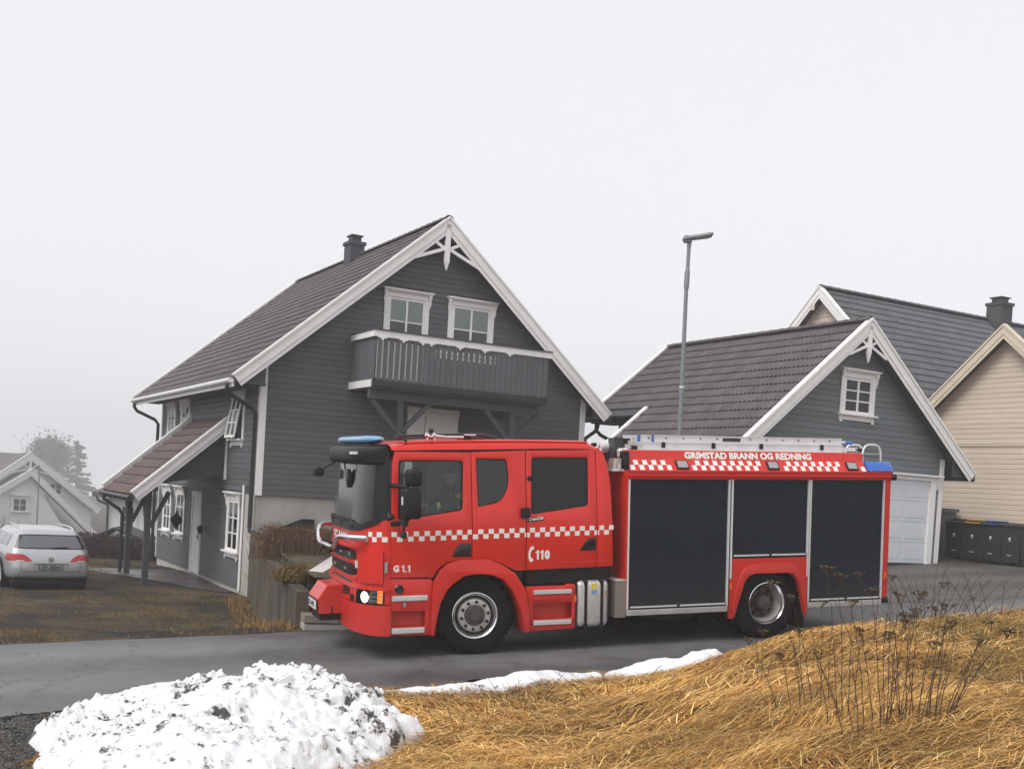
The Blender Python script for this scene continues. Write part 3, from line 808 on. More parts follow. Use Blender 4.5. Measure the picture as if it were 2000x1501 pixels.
# balcony
BX0, BX1, BY = 2.18, 6.88, -1.52
mb = MB(); mb.box(BX0, BX1-0.02, BY+0.03, -0.03, 4.36, 4.52); mb.build('balcony_floor', m_dgrey, house)
mb = MB(); mb.box(BX0-0.02, BX1, BY-0.03, BY+0.02, 4.42, 4.56); mb.build('balcony_fascia', m_gutter, house)
mb = MB(); mb.box(BX0-0.05, BX0-0.022, BY+0.06, -0.02, 4.40, 4.57); mb.build('balcony_fascia', m_white, house)
npk = 31; pw = (BX1 - BX0 - 0.06) / npk; pk = None
for k in range(npk):
    x = BX0 + 0.03 + k*pw; hole = 10 <= k <= 20
    mb = MB(); g = 0.046 if k < 8 else 0.010
    if hole:      # cut-outs between the slats make a row of small slots
        a, b = x + g/2, x + pw - g/2; c = 0.026
        P_ = [(a,4.57),(b,4.57),(b,5.22),(b-c,5.26),(b-c,5.31),(b-0.004,5.335),(b-c,5.36),(b-c,5.43),(b,5.47),(b,5.56),(a,5.56),(a,5.47),(a+c,5.43),(a+c,5.36),(a+0.004,5.335),(a+c,5.31),(a+c,5.26),(a,5.22)]
        mb.plate(P_, [], BY-0.022, BY, lambda p, q, t: (p, t, q))
    else: mb.box(x + g/2, x + pw - g/2, BY - 0.022, BY, 4.57, 5.56)
    mb.build('slat', m_grey, house)
for k in range(11):
    y = BY + 0.02 + k*0.134
    mb = MB(); mb.box(BX0, BX0+0.022, y + 0.005, y + 0.129, 4.58, 5.60); mb.build('slat', m_grey, house)
    mb = MB(); mb.box(BX1-0.022, BX1, y + 0.005, y + 0.129, 4.58, 5.60); mb.build('slat', m_grey, house)
mb = MB(); mb.box(BX0+0.05, BX0+1.28, BY+0.012, BY+0.025, 4.62, 5.49); mb.box(BX0+1.5, BX0+3.4, BY+0.012, BY+0.025, 5.18, 5.49); mb.build('white_backing', m_white, house)
mb = MB(); mb.box(BX0, BX1, BY+0.002, BY+0.05, 5.50, 5.56); mb.box(BX0+0.03, BX1, BY+0.03, BY+0.07, 4.70, 4.78); mb.build('balcony_rail', m_grey, house)
mb = MB(); mb.box(BX0-0.06, BX1+0.04, BY-0.05, BY-0.024, 5.565, 5.71); mb.build('handrail_board', m_white, house)
mb = MB(); mb.box(BX0-0.06, BX0-0.03, BY-0.023, -0.03, 5.565, 5.71); mb.build('handrail_board', m_white, house)
mb = MB(); mb.box(BX0-0.08, BX1+0.06, BY-0.08, BY+0.09, 5.712, 5.74); mb.box(BX0-0.08, BX0+0.08, BY+0.091, -0.03, 5.712, 5.74); mb.build('handrail', m_dgrey, house)
for xx in (2.33, 2.86, 3.36, 3.58, 4.34, 5.02, 5.72):
    mb = MB(); mb.box(xx-0.10, xx+0.10, BY-0.055, BY-0.025, 5.535, 5.566); mb.box(xx-0.03, xx+0.03, BY-0.054, BY-0.026, 5.49, 5.536); mb.build('rail_bracket', m_white, house)
mb = MB(); mb.box(BX0-0.02, BX1-0.12, BY+0.16, BY+0.30, 4.14, 4.355); mb.build('balcony_beam', m_dgrey, house)
for px_ in (2.98, 6.02):
    mb = MB(); mb.box(px_-0.07, px_+0.07, BY+0.17, BY+0.31, 0.6, 4.139); mb.build('balcony_post', m_dgrey, house)
    for sg in (-1, 1):
        mb = MB(); mb.bar((px_ + sg*0.07, BY+0.24, 3.42), (px_ + sg*0.75, BY+0.24, 4.13), 0.11, 0.11, up=(0,1,0)); mb.build('balcony_brace', m_dgrey, house)

# porch on the left side
PY0, PY1, PX, PZ0, PZ1 = 2.42, 6.72, -2.35, 1.53, 3.62
up = Vector((-PX, 0, PZ1-PZ0)).normalized()
slab('porch_deck', [(PX,PY0,PZ0-.02),(-0.03,PY0,PZ1-.02),(-0.03,PY1,PZ1-.02),(PX,PY1,PZ0-.02)], m_dgrey, house, 0.10)
tiled_slope(house, (PX-0.03, PY0+0.03, PZ0), (0,1,0), up, 14, 9, m_tile2, None, 300)
barge(house, frame_front(PY0), (-0.02, PZ1+0.07), (PX-0.03, PZ0+0.05), 0.0, 0.03, 0.27)
barge(house, frame_front(PY1+0.05), (-0.02, PZ1+0.14), (PX-0.03, PZ0+0.12), 0.0, 0.03, 0.22)
mb = MB(); q = [(-0.03, PZ1-0.14), (-1.62, PZ0+0.50), (-1.62, PZ0+0.30), (-0.03, PZ0+0.62)]
mb.hexa([(a, PY0+0.32, b) for a, b in q], [(a, PY0+0.36, b) for a, b in q]); mb.build('porch_gable', m_dgrey, house)
mb = MB(); mb.box(-0.09, -0.035, PY0+0.20, PY0+0.26, 2.02, 3.10); mb.build('porch_trim', m_white, house)
mb = MB(); mb.tube([(PX-0.07, PY0-0.02, PZ0-0.08), (PX-0.07, PY1, PZ0-0.08)], 0.055, 10); mb.build('gutter', m_gutter, house, smooth=60)
mb = MB(); mb.box(PX+0.0, PX+0.03, PY0+0.05, PY1, PZ0-0.18, PZ0-0.03); mb.build('fascia', m_dgrey, house)
downpipe(house, [(PX-0.05, PY1-0.35, PZ0-0.14), (PX-0.03, PY1-0.35, PZ0-0.26), (-1.98, PY1-0.45, PZ0-0.52), (-1.90, PY1-0.48, PZ0-0.66), (-1.90, PY1-0.50, -0.72)], 0.05)
for py in (3.28, 5.78):
    mb = MB(); mb.box(-1.87, -1.73, py-0.07, py+0.07, -0.80, PZ0+0.28); mb.build('porch_post', m_dgrey, house)
    mb = MB(); mb.bar((-1.73, py, 0.70), (-1.30, py, 1.62), 0.10, 0.10, up=(0,1,0)); mb.bar((-1.80, py+0.07, 0.70), (-1.80, py+0.55, 1.60), 0.10, 0.10, up=(1,0,0)); mb.build('porch_brace', m_dgrey, house)
mb = MB(); mb.box(-1.87, -1.73, PY0+0.1, PY1-0.1, PZ0+0.10, PZ0+0.28); mb.build('porch_beam', m_dgrey, house)
# dark membrane leaning on the foundation
mb = MB(); q = [(0.12, 0.70), (0.30, 0.84), (1.15, 1.20), (1.45, 1.20), (1.45, 0.66), (0.12, 0.66)]
mb.hexa([(a, -0.06, b) for a, b in q], [(a, 0.0, b) for a, b in q]); mb.build('foundation_membrane', m_black, house)
# ---------------- garage
garage = thing('garage', 'grey garage with brown tiled roof and white gate, right of the fire engine', 'garage', OG, HA)
GW0, GL = -6.55, 7.0                    # wall from x=GW0 to 0
GX, GZ = -3.28, 6.66; GE0, GE1, GEZ = -7.25, 0.72, 3.26
core = MB(); core.plate([(GW0, 0.6), (0, 0.6), (0, 3.72), (GX, 6.42), (GW0, 3.72)], [], 0.012, 4.80, lambda a, b, t: (a, t, b)); core.plate([(-5.15, 0.6), (-0.003, 0.6), (-0.003, 3.72), (GX, 6.415), (-5.15, 4.85)], [], 4.801, GL, lambda a, b, t: (a, t, b)); core.build('wall_core', m_dgrey, garage)
G_F = frame_front(0.0)
siding(G_F, [(GW0+0.02, 0.99), (-0.02, 0.99), (-0.02, 3.78), (GX+0.05, 6.40), (GW0+0.02, 3.60)],
       [(-3.75, -2.58, 4.36, 5.48), (-3.30, -0.22, 0.9, 3.12)], 0.134, m_ggrey, garage, z_from=0.99)
siding(frame_left(GW0), [(0.05, 0.8), (4.78, 0.8), (4.78, 3.55), (0.05, 3.55)], [], 0.134, m_ggrey, garage)
mb = MB(); mb.box(-0.12, 0.035, -0.036, -0.012, 0.985, 3.62); mb.build('corner_board', m_white, garage)
mb = MB(); mb.box(GW0-0.03, GW0+0.12, -0.036, -0.012, 0.985, 3.62); mb.build('corner_board', m_white, garage)
window(garage, G_F, -3.62, -2.72, 4.50, 5.34, 2, 3)
mb = MB(); mb.box(-0.44, -0.24, -0.06, -0.01, 0.97, 3.05); mb.box(-3.30, -3.10, -0.06, -0.01, 0.97, 3.05); mb.box(-3.31, -0.23, -0.062, -0.01, 3.051, 3.14)
mb.box(-3.38, -0.10, -0.17, -0.012, 3.16, 3.20); mb.box(-3.34, -0.14, -0.12, -0.013, 3.141, 3.159)
for z0, d in ((3.07,.13),(3.00,.11),(2.93,.09),(2.86,.07)): mb.box(-0.235, -0.165, -d, -0.02, z0-0.005, z0+0.06)
mb.build('gate_frame', m_white, garage)
m_gate = mat('white_gate_panel', (0.62,0.66,0.69), 0.45, var=0.05, scale=1.2)
for k in range(4):
    z0 = 0.99 + k*0.515
    for j in range(3):
        mb = MB(); x0 = -3.10 + j*0.89
        mb.box(x0, x0+0.886, -0.012, 0.0, z0, z0+0.509); mb.box(x0+0.09, x0+0.80, -0.020, -0.0125, z0+0.10, z0+0.41)
        mb.build('gate_panel', m_gate, garage)
YN, YF = -0.42, GL+0.35
GK = (GZ-GEZ)/(GX-GE0); YB, XB = 4.88, -5.86; ZB = GZ-GK*(GX-XB)
slab('roof_deck', [(GE0,YN,GEZ-.02),(GX,YN,GZ-.02),(GX,YB,GZ-.02),(GE0,YB,GEZ-.02)], m_dgrey, garage)
slab('roof_deck', [(XB,YB+.001,ZB-.02),(GX,YB+.001,GZ-.02),(GX,YF,GZ-.02),(XB,YF,ZB-.02)], m_dgrey, garage)
slab('roof_deck', [(GX,YN,GZ-.02),(GE1,YN,GEZ-.02),(GE1,YF,GEZ-.02),(GX,YF,GZ-.02)], m_dgrey, garage)
slab('roof_covering', [(GX,YN,GZ+.03),(GE1,YN,GEZ+.03),(GE1,YF,GEZ+.03),(GX,YF,GZ+.03)], m_tile, garage, 0.045)
up = Vector((GX-GE0, 0, GZ-GEZ)).normalized()
tiled_slope(garage, (GE0-0.02, YN+0.04, GEZ), (0,1,0), up, int((YF-YN)/TILE_W)+1, 15, m_tile, None, 300, keep=lambda i, j, p: p.y < 4.75 or p.x > XB-0.08)
ridge_caps(garage, (GX, YN, GZ+0.03), (GX, YF, GZ+0.03), m_tile)
GB = frame_front(-0.40); GBk = frame_front(YF+0.03)
barge(garage, GB, (GX, GZ+0.05), (GE0-0.02, GEZ+0.05), 0.0, 0.03, 0.27); barge(garage, GB, (GX, GZ+0.05), (GE1, GEZ+0.05), 0.0, 0.03, 0.27)
barge(garage, GBk, (GX, GZ+0.09), (XB-0.02, ZB+0.09), 0.0, 0.03, 0.22); barge(garage, frame_front(YB+0.06), (-5.70, GZ-GK*(GX+5.70)+0.02), (GE0-0.02, GEZ+0.02), 0.0, 0.03, 0.10); barge(garage, GBk, (GX, GZ+0.09), (GE1, GEZ+0.09), 0.0, 0.03, 0.22)
gable_ornament(garage, GB, GX, GZ, -0.03, w=0.07, drop=0.97, long_=(0.60, 0.83), short=(0.22, 0.48), cross=0.58, bw=0.065)
mb = MB(); q = [(0.04, GEZ-0.06), (GE1-0.06, GEZ-0.06), (0.04, GEZ+0.55)]
mb.hexa([(a, -0.30, b) for a, b in q], [(a, -0.26, b) for a, b in q]); mb.build('eave_end_board', m_dgrey, garage)
mb = MB(); mb.box(GE0+0.02, GW0-0.03, YN+0.05, YB-0.05, GEZ-0.12, GEZ-0.08); mb.box(XB+0.03, -5.16, YB+0.02, YF-0.05, ZB-0.24, ZB-0.12); mb.build('soffit', m_dgrey, garage)
mb = MB(); mb.box(GE0-0.02, GE0+0.01, YN+0.02, YB-0.02, GEZ-0.22, GEZ-0.02); mb.build('fascia', m_dgrey, garage)
mb = MB(); mb.box(XB-0.02, XB+0.02, YB+0.08, YF-0.02, ZB-0.24, ZB-0.01); mb.build('fascia', m_gutter, garage)
mb = MB(); mb.tube([(GE0-0.07, YN, GEZ-0.06), (GE0-0.07, YB, GEZ-0.06)], 0.06, 10); mb.build('gutter', m_gutter, garage, smooth=60)
mb = MB(); mb.tube([(XB-0.07, YB+0.1, ZB-0.08), (XB-0.07, YF, ZB-0.08)], 0.06, 10); mb.build('gutter', m_gutter, garage, smooth=60)
downpipe(garage, [(XB-0.05, YF-0.35, ZB-0.14), (XB-0.05, YF-0.35, ZB-0.42), (XB+0.08, YF-0.38, ZB-0.55), (-5.24, YF-0.45, ZB-0.78), (-5.22, YF-0.45, ZB-0.95), (-5.22, YF-0.45, 0.6)])

# small lean-to roof with a white verge between the houses
# ---------------- beige house with two gables side by side
beige = thing('beige_house', 'beige timber house with two gables and grey tiled roof behind the garage', 'house', OG, HA)
BXW = 2.4; BA1 = (6.85, 9.12); BA2 = (0.06, 7.24); VAL = (2.56, 5.12)
core = MB(); core.plate([(-2.1, 0.5), (10.6, 0.5), (10.6, 5.6), (BA1[0], 8.95), (VAL[0], 5.05), (BA2[0], 7.08), (-2.1, 5.3)], [], 0.012, 9.5, lambda a, b, t: (BXW+t, a, b))
core.build('wall_core', m_beige, beige)
BF = frame_left(BXW)
m_found = mat('dark_foundation', (0.10,0.10,0.105), 0.85, var=0.2, scale=2)
mb = MB(); put_box(mb, BF, -2.1, 1.55, 0.002, 0.03, 0.6, 2.05); mb.build('foundation', m_found, beige)
siding(BF, [(-2.05, 2.07), (1.52, 2.07), (2.40, 2.07), (2.42, 5.10), (BA2[0], 7.05), (-2.05, 5.2)], [], 0.134, m_beige, beige)
siding(BF, [(3.6, 5.3), (10.4, 5.3), (10.4, 5.4), (BA1[0], 8.9), (3.6, 5.8)], [], 0.134, m_beige, beige)
mb = MB(); put_box(mb, BF, -2.05, 2.3, 0.02, 0.05, 4.14, 4.20); mb.build('belt_board', m_beige, beige)
m_cream = mat('cream_trim', (0.62,0.54,0.42), 0.5, var=0.06, scale=2)
BBF = frame_left(BXW-0.35)
sl = (BA1[1]-VAL[1])/(BA1[0]-VAL[0])
barge(beige, BBF, (BA1[0], BA1[1]+0.05), (10.9, BA1[1]+0.05-sl*(10.9-BA1[0])), 0.0, 0.03, 0.27)
barge(beige, BBF, (BA1[0], BA1[1]+0.05), (2.75, BA1[1]+0.05-sl*(BA1[0]-2.75)), 0.0, 0.03, 0.27)
sl2 = (BA2[1]-VAL[1])/(VAL[0]-BA2[0])
barge(beige, BBF, (BA2[0], BA2[1]+0.05), (2.52, BA2[1]+0.05-sl2*(2.52-BA2[0])), 0.0, 0.032, 0.27, m_cream)
barge(beige, BBF, (BA2[0], BA2[1]+0.05), (-2.6, BA2[1]+0.05-sl2*(BA2[0]+2.6)), 0.0, 0.032, 0.27, m_cream)
X0, X1 = BXW-0.36, BXW+9.9
slab('roof_deck', [(X0,BA1[0],BA1[1]-.02),(X1,BA1[0],BA1[1]-.02),(X1,VAL[0]+.1,VAL[1]-.02),(X0,VAL[0]+.1,VAL[1]-.02)], m_dgrey, beige)
slab('roof_covering', [(X0,BA1[0],BA1[1]),(X1,BA1[0],BA1[1]),(X1,10.9,BA1[1]-sl*(10.9-BA1[0])),(X0,10.9,BA1[1]-sl*(10.9-BA1[0]))], m_tile3, beige)
slab('roof_covering', [(X0,BA2[0],BA2[1]),(X1,BA2[0],BA2[1]),(X1,VAL[0],VAL[1]),(X0,VAL[0],VAL[1])], m_tile3, beige)
slab('roof_covering', [(X0,BA2[0],BA2[1]),(X1,BA2[0],BA2[1]),(X1,-2.6,BA2[1]-sl2*(BA2[0]+2.6)),(X0,-2.6,BA2[1]-sl2*(BA2[0]+2.6))], m_tile3, beige)
nv = Vector((0, BA1[0]-VAL[0], BA1[1]-VAL[1])).normalized(); Ls = Vector((0, BA1[0]-VAL[0], BA1[1]-VAL[1])).length
nr = int(Ls/TILE_E)+1
tiled_slope(beige, Vector((X0, BA1[0], BA1[1])) - nv*(nr*TILE_E-0.1), (1,0,0), nv, int((X1-X0)/TILE_W), nr, m_tile3, None, 300)
ridge_caps(beige, (X0, BA1[0], BA1[1]+0.03), (X1, BA1[0], BA1[1]+0.03), m_tile3)
chimney(beige, 10.3, 6.6, 8.3, 9.72, 0.60, 0.60, mat('dark_chimney', (0.05,0.05,0.055), 0.8, var=0.2), m_gutter)
mb = MB(); put_box(mb, frame_left(BXW-0.36), 7.0, 7.14, 0.0, 0.03, 8.45, 8.62); mb.build('vent', m_beige, beige)
# low wall beside the bins
lw = MB(); lw.box(0.25, 2.2, 1.25, 1.75, 0.7, 2.32); lw.box(0.18, 2.25, 1.2, 1.8, 2.321, 2.42)
tag(lw.build('low_wall', m_found, None, mw=Matrix.Translation(OG) @ Matrix.Rotation(HA, 4, 'Z')), 'dark grey low wall between the garage corner and the bins', 'wall')

# ---------------- wheelie bins along the beige house
m_bin = mat('bin_plastic', (0.020,0.023,0.028), 0.5, var=0.25, scale=4)
m_lidy = mat('yellow_sack', (0.55,0.30,0.03), 0.6); m_lidb = mat('blue_lid', (0.015,0.06,0.22), 0.5); m_lidg = mat('green_lid', (0.10,0.11,0.05), 0.6)
labels = [('dark wheelie bin with mossy lid next to the garage corner', m_lidg), ('dark wheelie bin with an orange sack under its lid', m_lidy),
          ('dark wheelie bin with a blue lid edge, between two black ones', m_lidb), ('dark wheelie bin fourth from the garage corner', m_bin), ('dark wheelie bin at the right end showing its wheel', m_bin)]
def make_bin(label, lidm):
    t = thing('wheelie_bin', label, 'bin', group='wheelie bins along the beige house')
    mb = MB()
    mb.hexa([(-0.24,-0.29,0.06),(0.22,-0.29+.05,0.06),(0.22,0.24,0.06),(-0.24,0.24,0.06)], [(-0.29,-0.29,0.98),(0.33,-0.29,0.98),(0.33,0.29,0.98),(-0.29,0.29,0.98)])
    mb.box(-0.32,0.36,-0.31,0.31,0.94,0.985)
    mb.build('bin_body', m_bin, t, bevel=0.025)
    mb = MB(); mb.hexa([(-0.34,-0.31,0.987),(0.36,-0.31,0.987),(0.36,0.31,0.987),(-0.34,0.31,0.987)], [(-0.28,-0.27,1.03),(0.36,-0.27,1.06),(0.36,0.27,1.06),(-0.28,0.27,1.03)])
    mb.build('lid', m_bin, t, bevel=0.012)
    if lidm is not m_bin:
        mb = MB(); mb.box(-0.36,-0.342,-0.27,0.20,0.975,1.01); mb.box(-0.30,0.1,-0.2,0.18,1.045,1.085); mb.build('lid_edge', lidm, t, bevel=0.012)
    mb = MB(); mb.tube([(0.37,-0.24,1.0),(0.42,-0.24,1.02),(0.42,0.24,1.02),(0.37,0.24,1.0)], 0.014, 6); mb.build('handle', m_bin, t)
    for y in (-0.27, 0.27):
        mb = MB(); mb.lathe([(-0.03,0.02),(-0.03,0.095),(0.03,0.095),(0.03,0.02)], (0.24, y, 0.10), 'y', 16); w = mb.build('wheel', m_rubber, t, smooth=40)
    mb = MB(); mb.lathe([(-0.004,0.001),(-0.004,0.032),(0.0,0.032)], (-0.277, 0.0, 0.66), 'x', 12); mb.box(-0.279,-0.272,-0.045,0.045,0.60,0.61); mb.box(-0.268,-0.262,-0.07,0.06,0.24,0.252); mb.build('emblem', m_white, t)
    return t
for k, (lb, lm) in enumerate(labels):
    t = make_bin(lb, lm); yy = 0.42 - k*0.555
    p = Matrix.Rotation(HA, 4, 'Z') @ Vector((1.42, yy, 0)) + OG
    t.location = (p.x, p.y, float(road_z(p.x, p.y)) + 0.01); t.rotation_euler = (0, 0, HA + random.uniform(-0.05, 0.05))

# ---------------- white houses in the fog on the left
def at_dir(x, y): return Vector((x, y, 0))
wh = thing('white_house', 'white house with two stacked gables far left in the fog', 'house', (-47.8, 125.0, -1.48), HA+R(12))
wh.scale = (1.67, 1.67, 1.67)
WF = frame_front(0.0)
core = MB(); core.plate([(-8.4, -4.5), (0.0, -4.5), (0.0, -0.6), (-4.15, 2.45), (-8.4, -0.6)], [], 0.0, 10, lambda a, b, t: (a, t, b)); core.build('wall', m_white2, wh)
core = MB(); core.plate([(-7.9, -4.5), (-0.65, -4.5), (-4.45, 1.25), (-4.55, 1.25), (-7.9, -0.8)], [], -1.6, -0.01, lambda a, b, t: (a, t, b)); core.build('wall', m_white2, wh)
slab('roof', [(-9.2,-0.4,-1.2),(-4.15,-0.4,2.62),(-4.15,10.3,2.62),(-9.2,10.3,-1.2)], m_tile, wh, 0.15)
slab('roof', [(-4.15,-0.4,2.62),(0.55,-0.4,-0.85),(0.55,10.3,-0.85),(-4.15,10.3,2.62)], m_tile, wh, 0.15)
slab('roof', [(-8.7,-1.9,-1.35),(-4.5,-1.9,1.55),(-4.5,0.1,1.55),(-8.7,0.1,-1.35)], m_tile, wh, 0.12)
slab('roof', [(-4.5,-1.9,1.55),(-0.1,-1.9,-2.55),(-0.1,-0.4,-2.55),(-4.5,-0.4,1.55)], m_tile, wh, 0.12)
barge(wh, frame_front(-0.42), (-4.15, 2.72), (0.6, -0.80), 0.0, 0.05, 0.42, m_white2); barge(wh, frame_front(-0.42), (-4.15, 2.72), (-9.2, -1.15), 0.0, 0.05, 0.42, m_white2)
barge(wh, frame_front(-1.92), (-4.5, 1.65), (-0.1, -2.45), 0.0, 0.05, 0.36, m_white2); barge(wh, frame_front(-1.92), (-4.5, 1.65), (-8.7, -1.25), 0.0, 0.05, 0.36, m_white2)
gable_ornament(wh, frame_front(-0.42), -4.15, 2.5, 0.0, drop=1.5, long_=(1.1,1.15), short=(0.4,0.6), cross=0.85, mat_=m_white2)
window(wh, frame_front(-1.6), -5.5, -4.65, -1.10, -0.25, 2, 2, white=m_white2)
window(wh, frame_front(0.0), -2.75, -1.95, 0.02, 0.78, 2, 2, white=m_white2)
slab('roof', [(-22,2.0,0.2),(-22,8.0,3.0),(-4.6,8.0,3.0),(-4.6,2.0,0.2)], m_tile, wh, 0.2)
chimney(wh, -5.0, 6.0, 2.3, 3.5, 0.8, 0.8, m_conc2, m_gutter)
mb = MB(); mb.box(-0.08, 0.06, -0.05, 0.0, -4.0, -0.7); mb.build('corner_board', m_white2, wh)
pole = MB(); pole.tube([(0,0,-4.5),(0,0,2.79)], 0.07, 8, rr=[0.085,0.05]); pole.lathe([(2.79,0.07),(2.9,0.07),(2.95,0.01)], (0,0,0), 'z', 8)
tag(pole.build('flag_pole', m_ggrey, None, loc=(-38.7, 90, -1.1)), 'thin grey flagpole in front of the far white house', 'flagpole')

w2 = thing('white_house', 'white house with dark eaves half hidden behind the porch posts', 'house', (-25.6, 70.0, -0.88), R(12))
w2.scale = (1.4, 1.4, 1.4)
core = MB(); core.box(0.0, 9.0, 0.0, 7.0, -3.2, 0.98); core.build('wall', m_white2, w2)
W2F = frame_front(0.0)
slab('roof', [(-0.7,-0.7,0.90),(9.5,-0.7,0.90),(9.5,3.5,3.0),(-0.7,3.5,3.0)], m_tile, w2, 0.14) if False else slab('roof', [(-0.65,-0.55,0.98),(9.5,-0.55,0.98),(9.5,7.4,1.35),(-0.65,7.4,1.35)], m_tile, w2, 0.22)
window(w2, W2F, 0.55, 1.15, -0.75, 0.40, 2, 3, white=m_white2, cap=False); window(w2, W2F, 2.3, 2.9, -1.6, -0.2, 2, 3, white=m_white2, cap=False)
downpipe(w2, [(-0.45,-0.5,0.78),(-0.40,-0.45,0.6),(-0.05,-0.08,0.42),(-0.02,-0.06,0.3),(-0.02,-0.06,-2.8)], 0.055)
mb = MB(); mb.box(-0.04, 0.10, -0.04, -0.001, -3.0, 0.75); mb.build('corner_board', m_white2, w2)
m_shed = mat('dark_shed_roof', (0.035,0.032,0.034), 0.8, var=0.2)
sh = thing('shed', 'low shed with dark roof behind the brown hedge', 'shed', (-14.2, 40.0, 0), R(8))
mb = MB(); mb.box(-0.75, 0.85, -0.8, 1.4, -1.35, -0.46); mb.build('wall', m_dgrey, sh)
slab('roof', [(-0.95,-1.0,-0.46),(0.0,-1.0,0.02),(0.0,1.5,0.02),(-0.95,1.5,-0.46)], m_shed, sh, 0.08); slab('roof', [(0.0,-1.0,0.02),(1.15,-1.0,-0.40),(1.15,1.5,-0.40),(0.0,1.5,0.02)], m_shed, sh, 0.08)
# ------------------------------------------------------------------ fire engine (x to the rear, y to the far side, z up)
TM = Matrix((TX, TY, TZ)).transposed().to_4x4(); TM.translation = Vector(T0) + TZ*0.012
truck = thing('fire_engine', 'red fire engine with crew cab and dark roller shutters standing on the road', 'fire engine', mw=TM)
WID = 2.50
def lean(z): return 0.10*max(0.0, (z-1.75))
def Sn(x, z, n=0.0): return (x, lean(z) - n, z)
def Sf(x, z, n=0.0): return (x, WID - lean(z) + n, z)

def side_plate(name, outer, holes, mat_, parent, t=0.03, n=0.0, far=False, bev=0.007, mats=None):
    mb = MB(); mb.plate(outer, holes, n-t, n, lambda a, b, d: (a, -d, b))
    me = bpy.data.meshes.new(name); me.from_pydata(mb.v, [], mb.f)
    bm = bmesh.new(); bm.from_mesh(me)
    bmesh.ops.recalc_face_normals(bm, faces=bm.faces)
    bmesh.ops.dissolve_limit(bm, angle_limit=0.02, verts=bm.verts, edges=bm.edges)
    if bev:
        es = [e for e in bm.edges if len(e.link_faces) == 2 and e.calc_face_angle(0) > 0.8 and max(v.co.y for v in e.verts) < -n + 0.001 and abs(e.verts[0].co.y - e.verts[1].co.y) < 1e-5]
        bmesh.ops.bevel(bm, geom=es, offset=bev, segments=2, profile=0.5, affect='EDGES', clamp_overlap=True)
    for z in (1.75,):
        bmesh.ops.bisect_plane(bm, geom=bm.verts[:]+bm.edges[:]+bm.faces[:], plane_co=(0,0,z), plane_no=(0,0,1))
    for v in bm.verts:
        if far: v.co.y = WID - lean(v.co.z) - v.co.y
        else: v.co.y = v.co.y + lean(v.co.z)
    if far: bmesh.ops.reverse_faces(bm, faces=bm.faces)
    bm.to_mesh(me); bm.free()
    me.materials.append(mat_); me.polygons.foreach_set('use_smooth', [True]*len(me.polygons)); me.set_sharp_from_angle(angle=R(35)); me.update()
    return link(name, me, parent)

def rnd_poly(pts, r, seg=4):
    """round the corners of a polygon; r is one radius or a list"""
    out = []; n = len(pts)
    for i in range(n):
        p, a, b = Vector((*pts[i], 0)), Vector((*pts[i-1], 0)), Vector((*pts[(i+1) % n], 0))
        rr = r[i] if isinstance(r, (list, tuple)) else r
        if rr <= 0: out.append((p.x, p.y)); continue
        d1, d2 = (a-p), (b-p); rr = min(rr, d1.length*0.45, d2.length*0.45)
        p1, p2 = p + d1.normalized()*rr, p + d2.normalized()*rr
        for k in range(seg+1):
            t = k/seg; q = p1*(1-t)**2 + p*2*t*(1-t) + p2*t*t; out.append((q.x, q.y))
    return out

# --- side panels
D_FR = [(-1.150,1.055),(-0.60,1.035),(-0.52,1.16),(-0.42,1.235),(-0.25,1.268),(-0.070,1.272),(-0.070,2.655),(-1.085,2.655),(-1.12,2.50),(-1.150,1.78)]
W_FR = rnd_poly([(-1.035,2.545),(-0.170,2.552),(-0.195,1.905),(-1.060,1.785)], 0.05)
D_MID = [(-0.060,1.274),(0.15,1.278),(0.36,1.195),(0.55,1.105),(0.686,1.105),(0.692,2.69),(-0.060,2.660)]
W_MID = rnd_poly([(0.005,2.578),(0.43,2.572),(0.462,2.25),(0.35,2.01),(0.018,1.945)], [0.03,0.05,0.12,0.18,0.03])
D_RR = [(0.700,1.108),(1.722,1.125),(1.716,2.712),(0.704,2.690)]
W_RR = rnd_poly([(0.785,2.602),(1.606,2.606),(1.594,1.955),(0.760,1.842)], 0.05)
D_CR = [(1.732,1.125),(1.972,1.135),(1.955,1.8),(1.935,2.25),(1.895,2.52),(1.842,2.66),(1.790,2.712),(1.726,2.712)]
win_in = lambda W, k: [(p[0]*(1-k) + sum(q[0] for q in W)/len(W)*k, p[1]*(1-k) + sum(q[1] for q in W)/len(W)*k) for p in W]
for far in (False, True):
    fd_ = side_plate('front_door', D_FR, [W_FR], m_red, truck, far=far)
    md_ = side_plate('side_panel', D_MID, [W_MID], m_red, truck, far=far)
    rd_ = side_plate('rear_door', D_RR, [W_RR], m_red, truck, far=far)
    side_plate('cab_corner', D_CR, [], m_red, truck, far=far)
    for W, g, par in ((W_FR, m_cabgl, fd_), (W_MID, m_tintgl if far else m_cabgl, md_), (W_RR, m_tintgl, rd_)):
        side_plate('window_seal', W, [win_in(W, 0.055)], m_black, par, t=0.018, n=-0.008, far=far, bev=0)
        side_plate('window', win_in(W, 0.03), [], g, par, t=0.004, n=-0.014, far=far, bev=0)
    # black inner shell showing in the gaps between the doors
    side_plate('inner_shell', [(-1.10,1.0),(-0.6,1.06),(-0.4,1.27),(0.2,1.30),(0.6,1.13),(1.95,1.15),(1.90,2.3),(1.70,2.70),(-1.05,2.68)], [win_in(W_FR,-0.04), win_in(W_MID,-0.05), win_in(W_RR,-0.04)], m_black, truck, t=0.02, n=-0.035, far=far, bev=0)

